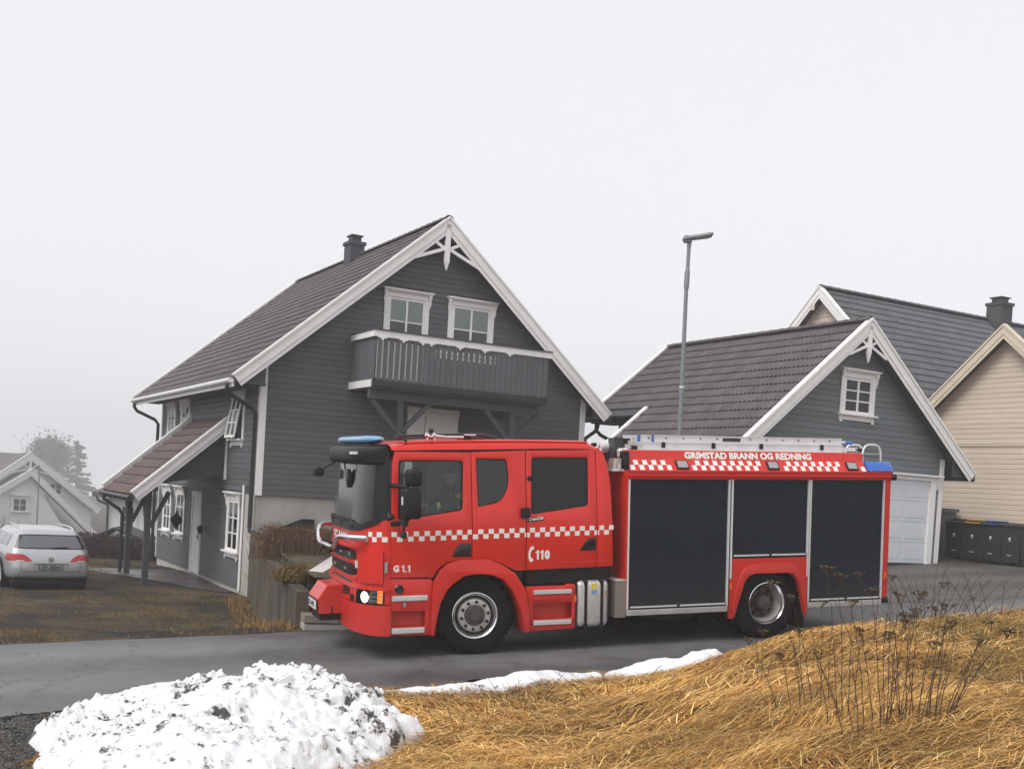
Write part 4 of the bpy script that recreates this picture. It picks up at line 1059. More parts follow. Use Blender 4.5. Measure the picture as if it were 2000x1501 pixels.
# door handles in recessed black cups
for par_x, pts in ((0, [(-0.345,1.300),(-0.250,1.475),(-0.078,1.478),(-0.078,1.302)]), (1, [(1.462,1.350),(1.595,1.528),(1.708,1.527),(1.708,1.352)])):
    h = side_plate('handle', rnd_poly(pts, [0.02,0.05,0.01,0.01]), [], m_blackg, truck, t=0.01, n=0.004, bev=0.003)
    mb = MB(); xs = [p[0] for p in pts]; zs = [p[1] for p in pts]
    mb.box(min(xs)+0.10, max(xs)-0.02, -0.028, -0.014, min(zs)+0.03, min(zs)+0.06); mb.build('handle_grip', m_black, h, bevel=0.006)
mb = MB(); mb.box(0.60, 0.735, -0.05, -0.004, 1.80, 1.94); mb.build('hinge_cover', m_black, truck, bevel=0.02)
mb = MB(); mb.lathe([(-0.008,0.001),(-0.012,0.03),(0.0,0.036)], (0.745,0.055,2.32), 'y', 12); mb.build('side_camera', m_black, truck, smooth=40)

# --- roof of the cab
def roof_pt(u, v):
    x = -1.13 + u*3.0
    zt = 2.80 + 0.035*sstep(-1.1, 0.6, x) - 0.06*(1-sstep(-1.16, -0.75, x)) - 0.16*sstep(1.55, 1.90, x)**1.5
    zs = 2.668 + 0.052*min(1, max(0, (x+1.1)/2.2)) - 0.05*sstep(1.6, 1.9, x)
    a = v*2 - 1; s = abs(a)
    # from side (s=1) rounding in to the flat middle
    q = min(1.0, (1-s)/0.20); th = q*math.pi/2
    y = (lean(2.66) + 0.001 + 0.19*(1-math.cos(th))) if q < 1 else (lean(2.66) + 0.191 + (1-s-0.20)/0.80*(1.25-lean(2.66)-0.191))
    z = zs + (zt-zs)*math.sin(th)
    return (x, y if a < 0 else WID - y, float(z))
mb = MB(); mb.grid(roof_pt, 24, 40); mb.build('cab_roof', m_red, truck, smooth=45)
mb = MB()
for yy in (0.10, WID-0.10): mb.tube([(-1.05, yy+0.05, 2.765), (-0.3, yy+0.05, 2.795), (0.6, yy+0.05, 2.815), (1.62, yy+0.05, 2.812)], 0.012, 6)
mb.build('drip_rail', m_red, truck, smooth=60)
# back wall and floor of the cab
mb = MB(); mb.box(1.90, 1.93, 0.05, WID-0.05, 1.14, 2.30); mb.hexa([(1.90,0.08,2.30),(1.93,0.08,2.30),(1.93,WID-0.08,2.30),(1.90,WID-0.08,2.30)],[(1.74,0.10,2.74),(1.77,0.10,2.74),(1.77,WID-0.10,2.74),(1.74,WID-0.10,2.74)])
mb.build('cab_back', m_red, truck)
mb = MB(); mb.box(-1.15, 1.92, 0.06, WID-0.06, 1.10, 1.30); mb.build('cab_floor', m_dark, truck)

# --- curved front
def front_x(y, z):
    t = min(1.0, abs((y-1.25)/1.25)); k = (1 - t**3.4)**0.5
    d = 0.36 - 0.125*max(0.0, z-1.60) + 0.04*float(sstep(1.05, 0.70, z))
    return -1.155 - k*d
def front_pt(y, z, n=0.0):
    x = front_x(y, z); e = 0.004
    dx = (front_x(min(2.499, y+e), z) - front_x(max(0.001, y-e), z)) / (min(2.499, y+e) - max(0.001, y-e))
    l = math.hypot(1, dx); ly = lean(z)*(abs(y-1.25)/1.25)**2
    yy = y + (ly if y < 1.25 else -ly)
    return (x - n/l, yy + n*dx/l, z)
def ysp(v, k=0.55):                      # more samples near the corners
    return 1.25 - 1.25*math.cos(math.pi*v)
def front_slab(name, y0, y1, zlo, zhi, mat_, parent, n0=-0.02, n1=0.0, nu=30, nv=6, bevel=0, smooth=40):
    zl = zlo if callable(zlo) else (lambda y: zlo); zh = zhi if callable(zhi) else (lambda y: zhi)
    v0, v1 = math.acos(1-y0/1.25)/math.pi, math.acos(1-y1/1.25)/math.pi
    def pt(u, v, n):
        y = ysp(v0 + (v1-v0)*u); z = zl(y) + (zh(y)-zl(y))*v; return front_pt(y, z, n)
    mb = MB(); k = nv+1
    mb.grid(lambda u, v: pt(u, v, n1), nu, nv); o = len(mb.v); mb.grid(lambda u, v: pt(u, v, n0), nu, nv)
    for i in range(nu):
        mb.f += [(i*k, (i+1)*k, o+(i+1)*k, o+i*k), (i*k+nv, (i+1)*k+nv, o+(i+1)*k+nv, o+i*k+nv)]; mb.m += [0,0]
    for j in range(nv):
        mb.f += [(j, j+1, o+j+1, o+j), (nu*k+j, nu*k+j+1, o+nu*k+j+1, o+nu*k+j)]; mb.m += [0,0]
    return mb.build(name, mat_, parent, smooth=smooth, bevel=bevel)
ws_lo = lambda y: 1.635 + 0.16*abs((y-1.25)/1.25)**5
front_slab('front_panel', 0.0, 2.5, 0.93, ws_lo, m_red, truck)
front_slab('windscreen', 0.14, 2.36, lambda y: ws_lo(y)+0.05, 2.52, m_wsgl, truck, n0=0.0, n1=0.005, nu=36, nv=10)
front_slab('windscreen_pillar', 0.0, 0.17, lambda y: ws_lo(y)+0.002, 2.66, m_black, truck, n0=-0.03, n1=0.004, nu=10, nv=10)
front_slab('windscreen_pillar', 2.33, 2.5, lambda y: ws_lo(y)+0.002, 2.66, m_black, truck, n0=-0.03, n1=0.004, nu=10, nv=10)
front_slab('cowl', 0.05, 2.45, lambda y: ws_lo(y)-0.012, lambda y: ws_lo(y)+0.065, m_black, truck, n0=-0.03, n1=0.022, nu=30, nv=2)
# sun visor above the windscreen
def visor_pt(u, v):
    y = ysp(0.003 + 0.994*v); a = u*2*math.pi
    px, pz = math.cos(a), math.sin(a)
    bx, _, _ = front_pt(y, 2.56, 0.0)
    z = 2.605 + 0.115*(abs(pz)**0.62)*(1 if pz > 0 else -1)
    e_ = (1-min(1.0, abs((y-1.25)/1.25))**16)**0.5
    x = bx - 0.02 + 0.145*e_*(abs(px)**0.62)*(1 if px > 0 else -1)
    return (x, min(max(y + (lean(2.6) if y < 1.25 else -lean(2.6))*(abs(y-1.25)/1.25)**2, 0.02), WID-0.02), z)
mb = MB(); mb.grid(visor_pt, 20, 36); mb.build('sun_visor', m_black, truck, smooth=50)
mb = MB(); p = front_pt(0.52, 2.56, 0.0); mb.box(p[0]-0.20, p[0]-0.13, 0.34, 0.50, 2.615, 2.648)
mb.build('visor_plate', m_sticker, truck)
front_slab('visor_band', 0.06, 2.44, 2.52, 2.585, m_black, truck, n0=-0.02, n1=0.01, nu=30, nv=2)
# wiper arms and blades
for y0, y1 in ((0.55, 1.15), (1.15, 1.80), (1.75, 2.25)):
    mb = MB(); pts = [front_pt(y0+(y1-y0)*k/5, 1.72+0.035*math.sin(k*1.1)+(0.05 if k > 2 else 0.0), 0.03) for k in range(6)]
    mb.tube(pts, 0.011, 6); mb.tube([front_pt(y0+0.05, 1.665, 0.025), front_pt(y0+0.28, 1.75, 0.035)], 0.014, 6); mb.build('wiper', m_black, truck)
# grille openings
def slot(y0, y1, z0, z1, m=m_blackg, n=0.006, name='grille_slot'):
    return front_slab(name, y0, y1, lambda y: z0 + 0.035*max(0, (abs(y-1.25)/(y1-1.25))**8), lambda y: z1 - 0.035*max(0, (abs(y-1.25)/(y1-1.25))**8), m, truck, n0=-0.01, n1=n, nu=26, nv=2)
slot(0.50, 2.00, 1.235, 1.375); slot(0.48, 2.02, 1.03, 1.185); slot(0.62, 1.88, 0.925, 0.965, name='panel_gap')
for z0, z1 in ((1.19,1.23),(0.985,1.025),(1.385,1.41)): front_slab('grille_bar', 0.46, 2.04, z0, z1, m_red, truck, n0=-0.01, n1=0.022, nu=26, nv=2)
def front_put(y0, z0, n=0.012): return lambda u, v: front_pt(y0 + 0, z0 + v, n) if False else front_pt(y0 - u, z0 + v, n)
place_text('lettering', 'SCANIA', truck, m_sticker, 0.12, lambda u, v: front_pt(1.72 - u, 1.475 + v, 0.010), bold=0.004, width=0.92, height=0.10)
for yy, zz in ((0.72,1.31),(1.2,1.31),(1.66,1.31),(0.95,1.10),(1.62,1.10)):
    p = front_pt(yy, zz, 0.012); mb = MB(); mb.box(p[0]-0.012, p[0], yy-0.05, yy+0.05, zz-0.018, zz+0.018); mb.build('strobe_light', m_lamp, truck)
mb = MB(); p = front_pt(0.44, 1.205, 0.0); mb.box(p[0]-0.03, p[0], 0.40, 0.48, 1.15, 1.24); mb.build('front_badge', m_sticker, truck)
# corner air deflector with reflector strip
front_slab('corner_deflector', 0.02, 0.36, 0.985, lambda y: 1.34+0.06*(1-y/0.36), m_red, truck, n0=0.0, n1=0.045, nu=10, nv=6, bevel=0.0)
mb = MB(); mb.box(-1.235, -1.20, -0.036, 0.0, 1.12, 1.26); mb.build('reflector_strip', m_lamp, truck, bevel=0.006)
# bumper
front_slab('bumper', 0.0, 2.5, lambda y: 0.315+0.05*(1-abs(y-1.25)/1.25), 0.705, m_red, truck, n0=-0.05, n1=0.030, nu=36, nv=5)
front_slab('bumper_top', 0.0, 2.5, 0.715, 0.925, m_red, truck, n0=-0.04, n1=0.012, nu=36, nv=3)
front_slab('bumper_ledge', 0.0, 2.5, 0.895, 0.940, m_red, truck, n0=-0.04, n1=0.040, nu=36, nv=2)
slot(0.62, 1.88, 0.765, 0.885, n=0.016, name='bumper_slot')
front_slab('fog_light', 0.46, 0.60, 0.72, 0.80, m_blackg, truck, n0=-0.01, n1=0.018, nu=4, nv=2)
# headlamp: black tub, reflector bowl, glowing lens, indicator
m_beam = mat('lit_headlamp', (0.9,0.9,0.85), 0.2, emit=(1.0,0.97,0.88), estr=2.2)
m_ind = mat('lit_indicator', (0.8,0.2,0.02), 0.3, emit=(1.0,0.22,0.04), estr=1.4)
m_clear = glass('lamp_glass', (0.93,0.93,0.92), 1.3)
for y0, y1, s in ((0.012, 0.40, 1), (2.10, 2.488, -1)):
    hl = front_slab('headlight', y0, y1, 0.715, 0.915, m_black, truck, n0=-0.04, n1=0.014, nu=10, nv=2)
    a, b = (0.16, 0.37) if s > 0 else (2.13, 2.34)
    front_slab('reflector', a, b, 0.735, 0.900, m_aluw, hl, n0=0.0, n1=0.018, nu=8, nv=4)
    c = 0.20 if s > 0 else 2.30
    p = front_pt(c, 0.80, 0.02); mb = MB()
    n = (Vector(front_pt(c, 0.80, 0.2)) - Vector(p)).normalized()
    q = n.to_track_quat('Z', 'Y')
    vs = [Vector(p) + q @ Vector((0.072*math.cos(k*math.pi/8), 0.072*math.sin(k*math.pi/8), 0.012)) for k in range(16)]
    mb.add(vs, [tuple(range(16))]); mb.build('lens', m_beam, hl, recalc=False)
    i0, i1 = (0.022, 0.055) if s > 0 else (2.445, 2.478)
    for k in range(4): front_slab('indicator', i0, i1, 0.733+k*0.044, 0.770+k*0.044, m_ind if s > 0 else m_orange, hl, n0=0.0, n1=0.018, nu=2, nv=1)
    e0, e1 = (0.06, 0.12) if s > 0 else (2.38, 2.44)
    for k in range(3): front_slab('lamp_fin', e0, e1, 0.742+k*0.055, 0.775+k*0.055, m_lamp, hl, n0=0.0, n1=0.017, nu=2, nv=1)
    front_slab('lamp_cover', y0+0.004, y1-0.005, 0.722, 0.908, m_clear, hl, n0=0.024, n1=0.027, nu=10, nv=2)

# winch housing with number plate in front of the bumper
mb = MB(); wy0, wy1 = 0.93, 1.58
prof = [(-1.50,0.49),(-1.875,0.49),(-1.900,0.69),(-1.775,0.875),(-1.48,0.89)]
mb.hexa([(x, wy0, z) for x, z in prof], [(x, wy1, z) for x, z in prof]); wn = mb.build('winch_housing', m_red, truck, bevel=0.012)
mb = MB(); mb.box(-1.914, -1.898, wy0+0.03, wy1-0.05, 0.535, 0.675); mb.build('plate_frame', m_black, wn)
mb = MB(); mb.box(-1.919, -1.9145, wy0+0.045, wy1-0.065, 0.548, 0.662); mb.build('number_plate', m_sticker, wn)
m_eu = mat('plate_blue', (0.02,0.06,0.30), 0.5)
mb = MB(); mb.box(-1.9215, -1.9195, wy1-0.105, wy1-0.065, 0.548, 0.662); mb.build('plate_band', m_eu, wn)
place_text('plate_lettering', 'SD 47072', wn, m_black, 0.1, lambda u, v: (-1.9212, wy1-0.12-u, 0.566+v), bold=0.003, width=0.40, height=0.075)
mb = MB(); mb.box(-1.72, -1.70, wy0-0.006, wy0-0.0005, 0.50, 0.60); mb.build('housing_slot', m_black, wn)
mb = MB(); mb.box(-1.86, -1.56, wy0+0.05, wy1-0.02, 0.40, 0.495); mb.tube([(-1.62, wy0+0.03, 0.45),(-1.62, wy1, 0.45)], 0.05, 10); mb.build('winch_drum', m_black, truck)
# polished bull bar
mb = MB()
bb = [front_pt(0.20, 1.555, 0.03), front_pt(0.36, 1.555, 0.16), front_pt(0.62, 1.54, 0.20), front_pt(0.80, 1.40, 0.21), front_pt(1.25, 1.395, 0.22), front_pt(1.70, 1.40, 0.21), front_pt(1.88, 1.54, 0.20), front_pt(2.14, 1.60, 0.16), front_pt(2.30, 1.60, 0.03)]
def smooth_path(pts, n=4):
    pts = [Vector(p) for p in pts]; out = []
    for i in range(len(pts)-1):
        p0, p1, p2, p3 = pts[max(0,i-1)], pts[i], pts[i+1], pts[min(len(pts)-1,i+2)]
        for k in range(n):
            t = k/n; out.append(0.5*((2*p1)+(-p0+p2)*t+(2*p0-5*p1+4*p2-p3)*t*t+(-p0+3*p1-3*p2+p3)*t**3))
    return out + [pts[-1]]
mb.tube(smooth_path(bb), 0.036, 10); mb.build('bull_bar', m_chrome, truck, smooth=60)
mb = MB()
for yy in (0.85, 1.65): mb.tube([front_pt(yy, 1.40, 0.21), front_pt(yy, 1.36, 0.0)], 0.025, 8)
for yy in (1.0, 1.5): mb.box(front_pt(yy,1.35,0.2)[0]-0.03, front_pt(yy,1.35,0.2)[0]+0.02, yy-0.06, yy+0.06, 1.315, 1.36)
mb.build('bull_bar_bracket', m_black, truck)

# --- wheel arch, steps, tank
ARO = [(-0.625,0.30),(-0.612,0.70),(-0.590,0.98),(-0.50,1.14),(-0.40,1.222),(-0.245,1.268),(0.0,1.272),(0.152,1.270),(0.349,1.185),(0.531,1.066),(0.671,0.848),(0.725,0.56),(0.745,0.287)]
ARI = [(0.667,0.287),(0.640,0.46),(0.606,0.594),(0.488,0.854),(0.351,1.000),(0.20,1.062),(0.03,1.078),(-0.10,1.072),(-0.20,1.052),(-0.33,0.965),(-0.415,0.884),(-0.50,0.72),(-0.545,0.55),(-0.585,0.30)]
for yo in (0, 1):
    mb = MB(); P = ARO + ARI
    f = (lambda y: y) if not yo else (lambda y: WID - y)
    mb.plate(P, [], -0.055, 0.30, lambda a, b, t: (a, f(t), b)); mb.build('wheel_arch', m_red, truck, bevel=0.022, seg=3, smooth=50)
    mb = MB()
    mb.plate([(-0.56,0.55),(-0.42,0.90),(-0.2,1.07),(0.2,1.08),(0.5,0.88),(0.64,0.55),(0.66,1.2),(-0.58,1.2)], [], 0.02, 0.9, lambda a, b, t: (a, f(t), b)); mb.build('arch_liner', m_black, truck)
# front step box
sb = side_plate('step_box', [(-1.152,0.318),(-0.622,0.30),(-0.612,0.70),(-0.595,1.00),(-0.62,1.025),(-1.152,1.045)], [rnd_poly([(-1.13,0.425),(-0.69,0.415),(-0.69,0.615),(-1.13,0.625)],0.02)], m_red, truck, n=0.0, t=0.04)
mb = MB(); mb.box(-1.14, -0.66, 0.10, 0.12, 0.36, 0.66); mb.box(-1.14,-0.66, 0.0, 0.12, 0.36, 0.40); mb.build('step_recess', m_red, sb)
for z0, z1, x1 in ((0.752,0.825,-0.66),(0.335,0.412,-0.70)):
    mb = MB(); mb.box(-1.142, x1, -0.022, 0.03, z0, z1); tr_ = mb.build('step_tread', m_alu, sb, bevel=0.012)
    mb = MB()
    for k in range(4): mb.box(-1.13, x1-0.015, -0.0255, -0.0225, z0+0.012+k*0.014, z0+0.019+k*0.014)
    mb.build('tread_grip', m_aluw, tr_)
mb = MB(); mb.box(-1.145,-1.02,-0.012,-0.001,0.63,0.735); mb.build('step_hatch', m_red, sb, bevel=0.008)
mb = MB(); mb.box(-0.985,-0.955,-0.014,-0.001,0.68,0.735); mb.build('step_latch', m_lamp, sb)
mb = MB(); mb.lathe([(-0.006,0.001),(-0.012,0.05),(0.0,0.062)], (-1.04,0.0,0.905), 'y', 16); mb.build('fuel_socket', m_blackg, truck, smooth=40)
# rear step box below the crew door
sb = side_plate('step_box', rnd_poly([(0.75,0.288),(1.418,0.298),(1.418,0.905),(1.28,0.905),(1.27,0.885),(0.70,0.885),(0.735,0.60)],[0,0.05,0.05,0.01,0.01,0.02,0]), [rnd_poly([(0.80,0.44),(1.37,0.44),(1.37,0.66),(0.80,0.66)],0.02)], m_red, truck, n=0.0, t=0.04)
mb = MB(); mb.box(0.78, 1.40, 0.13, 0.15, 0.34, 0.68); mb.box(0.74,1.41,0.0,0.15,0.36,0.435); mb.box(0.72,1.41,0.045,0.14,0.67,0.88); mb.build('step_recess', m_red, sb)
for z0, z1 in ((0.775,0.838),(0.362,0.430)):
    mb = MB(); mb.box(0.800, 1.360, -0.024, 0.03, z0, z1); tr_ = mb.build('step_tread', m_alu, sb, bevel=0.012)
    mb = MB()
    for k in range(4): mb.box(0.812, 1.348, -0.0275, -0.0245, z0+0.011+k*0.013, z0+0.017+k*0.013)
    mb.build('tread_grip', m_aluw, tr_)
mb = MB(); mb.box(0.80,1.36,-0.012,-0.001,0.70,0.755); mb.build('step_trim', m_red, sb, bevel=0.006)
mb = MB(); mb.box(1.395,1.425,-0.014,-0.001,0.66,0.74); mb.build('side_marker', m_orange, truck)
mb = MB(); mb.box(0.70, 2.1, 0.32, 0.42, 0.55, 1.12); mb.box(0.72, 1.95, 0.06, 0.40, 0.92, 1.10); mb.build('underbody_panel', m_black, truck)
mb = MB(); mb.box(1.445, 1.925, 0.0, 0.46, 0.30, 0.945); tank = mb.build('fuel_tank', m_alu, truck, bevel=0.075, seg=4, smooth=40)
for x0 in (1.535, 1.775):
    mb = MB(); mb.box(x0, x0+0.075, -0.010, 0.47, 0.26, 0.957); mb.build('tank_strap', m_black, tank, bevel=0.06, seg=3)
mb = MB(); mb.box(1.40, 1.455, 0.03, 0.45, 0.28, 0.90); mb.build('tank_bracket', m_black, tank)
m_yel = mat('yellow_label', (0.70,0.52,0.03), 0.5); m_lbl = mat('blue_label', (0.18,0.28,0.50), 0.5)
mb = MB(); mb.box(1.655,1.735,-0.0025,-0.0004,0.83,0.90); mb.build('fuel_label', m_yel, tank); mb = MB(); mb.box(1.655,1.735,-0.0025,-0.0004,0.755,0.815); mb.build('fuel_label', m_lbl, tank)
mb = MB(); mb.box(1.865,1.90,-0.012,-0.0005,0.72,0.80); mb.build('tank_tap', m_chrome, tank)
mb = MB(); mb.box(2.018, 2.178, 0.0, 0.40, 0.412, 0.925); mb.build('side_locker', mat('champagne_metal', (0.26,0.235,0.20), 0.45, metal=0.5), truck, bevel=0.006)
mb = MB(); mb.box(2.012, 2.182, -0.004, 0.40, 0.926, 0.938); mb.build('locker_lid', m_aluw, truck)

# --- body with roller shutters
BX0_, BX1_ = 2.16, 6.60
mb = MB(); mb.box(BX0_, BX1_, 0.045, WID-0.045, 1.16, 2.44); mb.box(BX0_, 3.84, 0.045, WID-0.045, 0.52, 1.159); mb.box(5.15, BX1_, 0.045, WID-0.045, 0.52, 1.159); mb.box(BX0_+0.05, BX1_-0.35, 0.24, WID-0.24, 2.44, 2.70); mb.build('body_core', m_redb, truck)
mb = MB(); mb.box(BX0_, 2.185, 0.002, 0.044, 0.52, 2.34); mb.build('body_post', m_redb, truck); mb = MB(); mb.box(6.495, BX1_, 0.002, 0.044, 0.52, 2.34); mb.build('body_post', m_redb, truck)
def shutter(x0, x1, z0, z1):
    pitch = 0.036; n = int((z1-z0)/pitch); vs = []; fs = []
    prof = []
    for k in range(n):
        zz = z0 + k*pitch
        for t, d in ((0.0,0.0),(0.06,0.003),(0.5,0.0045),(0.94,0.003)): prof.append((zz+t*pitch, d))
    prof.append((z1, 0.0))
    for z, d in prof: vs += [(x0, 0.030-d, z), (x1, 0.030-d, z)]
    for k in range(len(prof)-1): fs.append((2*k, 2*k+1, 2*k+3, 2*k+2))
    mb = MB(); mb.add(vs, fs); return mb.build('roller_shutter', m_shut, truck, smooth=30, recalc=False)
sh1 = shutter(2.215, 3.775, 0.56, 2.315); sh2 = shutter(3.855, 5.125, 1.235, 2.315); sh3 = shutter(5.185, 6.475, 0.56, 2.315)
def handle_bar(x0, x1, z, par):
    mb = MB(); mb.box(x0, x1, 0.002, 0.035, z-0.032, z+0.024); b = mb.build('shutter_bar', m_black, par, bevel=0.006)
    n = 2; w = (x1-x0-0.10)/n
    for k in range(n):
        mb = MB(); a = x0 + 0.03 + k*(w+0.05); mb.box(a, a+w, -0.008, 0.001, z-0.006, z+0.016); mb.build('bar_grip', m_aluw, b)
handle_bar(2.215, 3.775, 0.545, sh1); handle_bar(3.855, 5.125, 1.225, sh2); handle_bar(5.185, 6.475, 0.545, sh3)
for xs in ((2.187, 2.213, 0.52), (3.777, 3.800, 0.52), (3.825, 3.852, 0.9), (5.127, 5.148, 0.9), (5.160, 5.183, 0.52), (6.477, 6.493, 0.52)):
    mb = MB(); mb.box(xs[0], xs[1], -0.004, 0.043, xs[2], 2.316); mb.build('shutter_rail', m_aluw, truck)
for a_, b_ in ((3.8005, 3.8245), (5.1485, 5.1595)):
    mb = MB(); mb.box(a_, b_, 0.010, 0.043, 0.52, 2.316); mb.build('rail_gap', m_black, truck)
for x0, x1 in ((2.187,3.80),(5.16,6.50)):
    mb = MB(); mb.box(x0, x1, -0.004, 0.10, 0.432, 0.512); mb.build('sill', m_alu, truck, bevel=0.008)
# rear wheel panel with flared arch
RPO = [(3.826,1.185),(3.826,0.33),(3.83,0.325),(3.895,0.325),(3.97,0.60),(4.06,0.86),(4.13,0.94),(4.24,0.968),(4.79,0.966),(4.89,0.93),(4.96,0.85),(5.03,0.66),(5.115,0.31),(5.158,0.31),(5.158,1.185)]
mb = MB(); mb.plate(RPO, [], 0.0, 0.05, lambda a, b, t: (a, t, b)); mb.build('wheel_panel', m_redb, truck, bevel=0.006)
FLO = [(3.858,0.50),(3.93,0.80),(4.0,0.98),(4.09,1.07),(4.20,1.11),(4.80,1.11),(4.90,1.07),(5.0,0.97),(5.07,0.78),(5.14,0.45)]
FLI = [(5.115,0.32),(5.03,0.665),(4.955,0.855),(4.885,0.93),(4.79,0.964),(4.24,0.966),(4.135,0.938),(4.065,0.86),(3.975,0.60),(3.897,0.34)]
mb = MB(); mb.plate(FLO + FLI, [], -0.035, -0.001, lambda a, b, t: (a, t, b)); mb.build('wheel_arch', m_redb, truck, bevel=0.016, seg=3, smooth=50)
mb = MB(); mb.box(3.86, 5.13, 0.06, WID-0.06, 1.08, 1.158); mb.box(3.842,3.87,0.06,WID-.06,0.45,1.08); mb.box(5.125,5.148,0.06,WID-.06,0.45,1.08); mb.build('arch_liner', m_black, truck)
mb = MB(); mb.box(5.10, 5.125, 0.03, 0.62, 0.13, 0.62); mb.build('mud_flap', m_rubber, truck)
for x_, z_ in ((3.842,0.80),(6.545,0.87)):
    mb = MB(); mb.box(x_-0.012, x_+0.012, -0.016, 0.0, z_-0.05, z_+0.05); mb.build('side_marker', m_orange, truck, bevel=0.004)
# gutter moulding, sloping check band, upper name board
mb = MB(); prof = [(0.06,2.318),(-0.012,2.318),(-0.016,2.345),(-0.040,2.352),(-0.044,2.372),(-0.018,2.380),(-0.018,2.405),(-0.034,2.418),(-0.034,2.436),(0.06,2.436)]
mb.hexa([(BX0_+0.01, y, z) for y, z in prof], [(BX1_, y, z) for y, z in prof]); mb.build('roof_moulding', m_redb, truck, smooth=30)
def cov(x, v): return (x, 0.0 + 0.125*v, 2.437 + 0.150*v)       # v 0..1 up the slope
CN = Vector((0, -0.150, 0.125)).normalized()
def covn(x, v, n): p = cov(x, v); return (p[0], p[1] + CN.y*n, p[2] + CN.z*n)
mb = MB(); q = [cov(0,0), cov(0,1), (0, 0.24, 2.587), (0, 0.24, 2.437)]
mb.hexa([(2.20, y, z) for _, y, z in q], [(6.165, y, z) for _, y, z in q]); mb.build('check_band', m_redb, truck)
mb = MB(); q = [(0.128,2.5875),(0.135,2.600),(0.175,2.712),(0.195,2.722),(0.26,2.722),(0.26,2.5875)]
mb.hexa([(2.20, y, z) for y, z in q], [(6.16, y, z) for y, z in q]); nb_ = mb.build('name_board', m_redb, truck, smooth=30)
mb = MB(); mb.box(2.17, 2.198, 0.02, 0.26, 2.437, 2.70); mb.build('board_end', m_black, truck)
nbp = lambda u, v: (3.128+u, 0.1335 + 0.04*v/0.112 - 0.0015 + 0.0, 2.603+v)
place_text('lettering', 'GRIMSTAD BRANN OG REDNING', nb_, m_sticker, 0.12, nbp, bold=0.006, width=2.132, height=0.098)
# check squares on the slope
def check(xa, xb, row, par, par_):
    mb = MB(); v0, v1 = (0.52, 0.95) if row else (0.06, 0.50)
    q = [covn(xa,v0,0.0005), covn(xb,v0,0.0005), covn(xb,v1,0.0005), covn(xa,v1,0.0005)]; r_ = [covn(xa,v0,0.002), covn(xb,v0,0.002), covn(xb,v1,0.002), covn(xa,v1,0.002)]
    mb.hexa(q, r_); mb.build('check_square', m_sticker, par)
cb = truck
for x0, n in ((2.225, 9), (3.20, 16), (4.72, 14), (6.075, 1)):
    for k in range(n):
        check(x0 + k*0.0715, x0 + (k+1)*0.0715 - 0.001, k % 2, cb, None)
for xa in (2.94, 4.43, 5.815):
    mb = MB(); P_ = [(xa, .12), (xa+.195, .12), (xa+.205, .90), (xa+.01, .90)]
    mb.hexa([covn(a, v, 0.0) for a, v in P_], [covn(a, v, 0.022) for a, v in P_]); fl = mb.build('scene_light', m_black, truck, bevel=0.006)
    mb = MB(); P_ = [(xa+.022, .22), (xa+.178, .22), (xa+.184, .80), (xa+.03, .80)]
    mb.hexa([covn(a, v, 0.0222) for a, v in P_], [covn(a, v, 0.025) for a, v in P_]); mb.build('lens', m_lamp, fl)
mb = MB(); P_ = [(6.175,0.02),(6.66,0.02),(6.66,1.0),(6.19,1.0)]
mb.hexa([covn(a, v, -0.04) for a, v in P_], [covn(a, v, 0.016) for a, v in P_]); bl = mb.build('blue_beacon', m_blue, truck, bevel=0.012, smooth=40)
mb = MB()
for a in (6.23,6.42,6.61): p = covn(a, .08, 0.018); mb.box(a-0.008, a+0.008, p[1]-0.004, p[1]+0.002, p[2]-0.008, p[2]+0.008)
mb.build('screw', m_chrome, bl)
mb = MB(); mb.tube([(6.60,0.0,2.36),(6.67,-0.02,2.36)], 0.05, 10); mb.build('rear_marker', m_black, truck)
mb = MB(); mb.tube([(6.52,0.02,0.50),(6.60,0.0,0.50)], 0.05, 10); mb.build('rear_marker', m_black, truck)
# far side, rear and roof deck of the body
mb = MB(); mb.box(2.20, 6.16, WID-0.24, WID-0.02, 2.437, 2.70); mb.box(BX0_+.01, BX1_, WID-0.044, WID-0.002, 0.52, 2.436); mb.build('body_far_side', m_redb, truck)
mb = MB(); mb.box(BX0_+0.03, BX1_-0.02, 0.262, WID-0.262, 2.701, 2.712); mb.build('roof_deck', m_alu, truck)
# rear ladder hoops
for yy in (0.30, 0.72):
    mb = MB(); mb.tube(smooth_path([(6.30,yy,2.45),(6.305,yy,2.72),(6.34,yy,2.81),(6.40,yy,2.842),(6.54,yy,2.842),(6.60,yy,2.81),(6.635,yy,2.72),(6.64,yy,2.45)],3), 0.016, 8); mb.build('grab_hoop', m_aluw, truck, smooth=60)
# lighting mast and fittings behind the cab
mb = MB(); mb.box(2.165, 2.30, 0.42, 0.62, 2.45, 2.885); mb.build('light_mast', mat('slate_plastic', (0.03,0.032,0.04), 0.5), truck)
for (x, y, z, r) in ((2.12,0.66,2.76,0.075),(2.235,0.30,2.68,0.06),(2.04,0.7,2.66,0.05)):
    mb = MB(); mb.lathe([(-0.07,0.02),(-0.06,r),(0.05,r*1.05),(0.07,r*0.7),(0.075,0.01)], (x,y,z), 'x', 14); mb.build('flood_light', m_aluw, truck, smooth=40)
mb = MB(); mb.box(2.03,2.15,0.16,0.30,2.46,2.60); mb.box(2.05,2.16,0.32,0.40,2.46,2.56); mb.tube([(2.22,0.20,2.44),(2.22,0.20,2.64)],0.05,10); mb.tube([(2.10,0.12,2.44),(2.10,0.12,2.53)],0.03,8)
mb.build('mast_fitting', m_alu, truck)
mb = MB(); mb.box(1.99,2.159,0.10,0.75,2.425,2.455); mb.build('mast_shelf', m_aluw, truck)
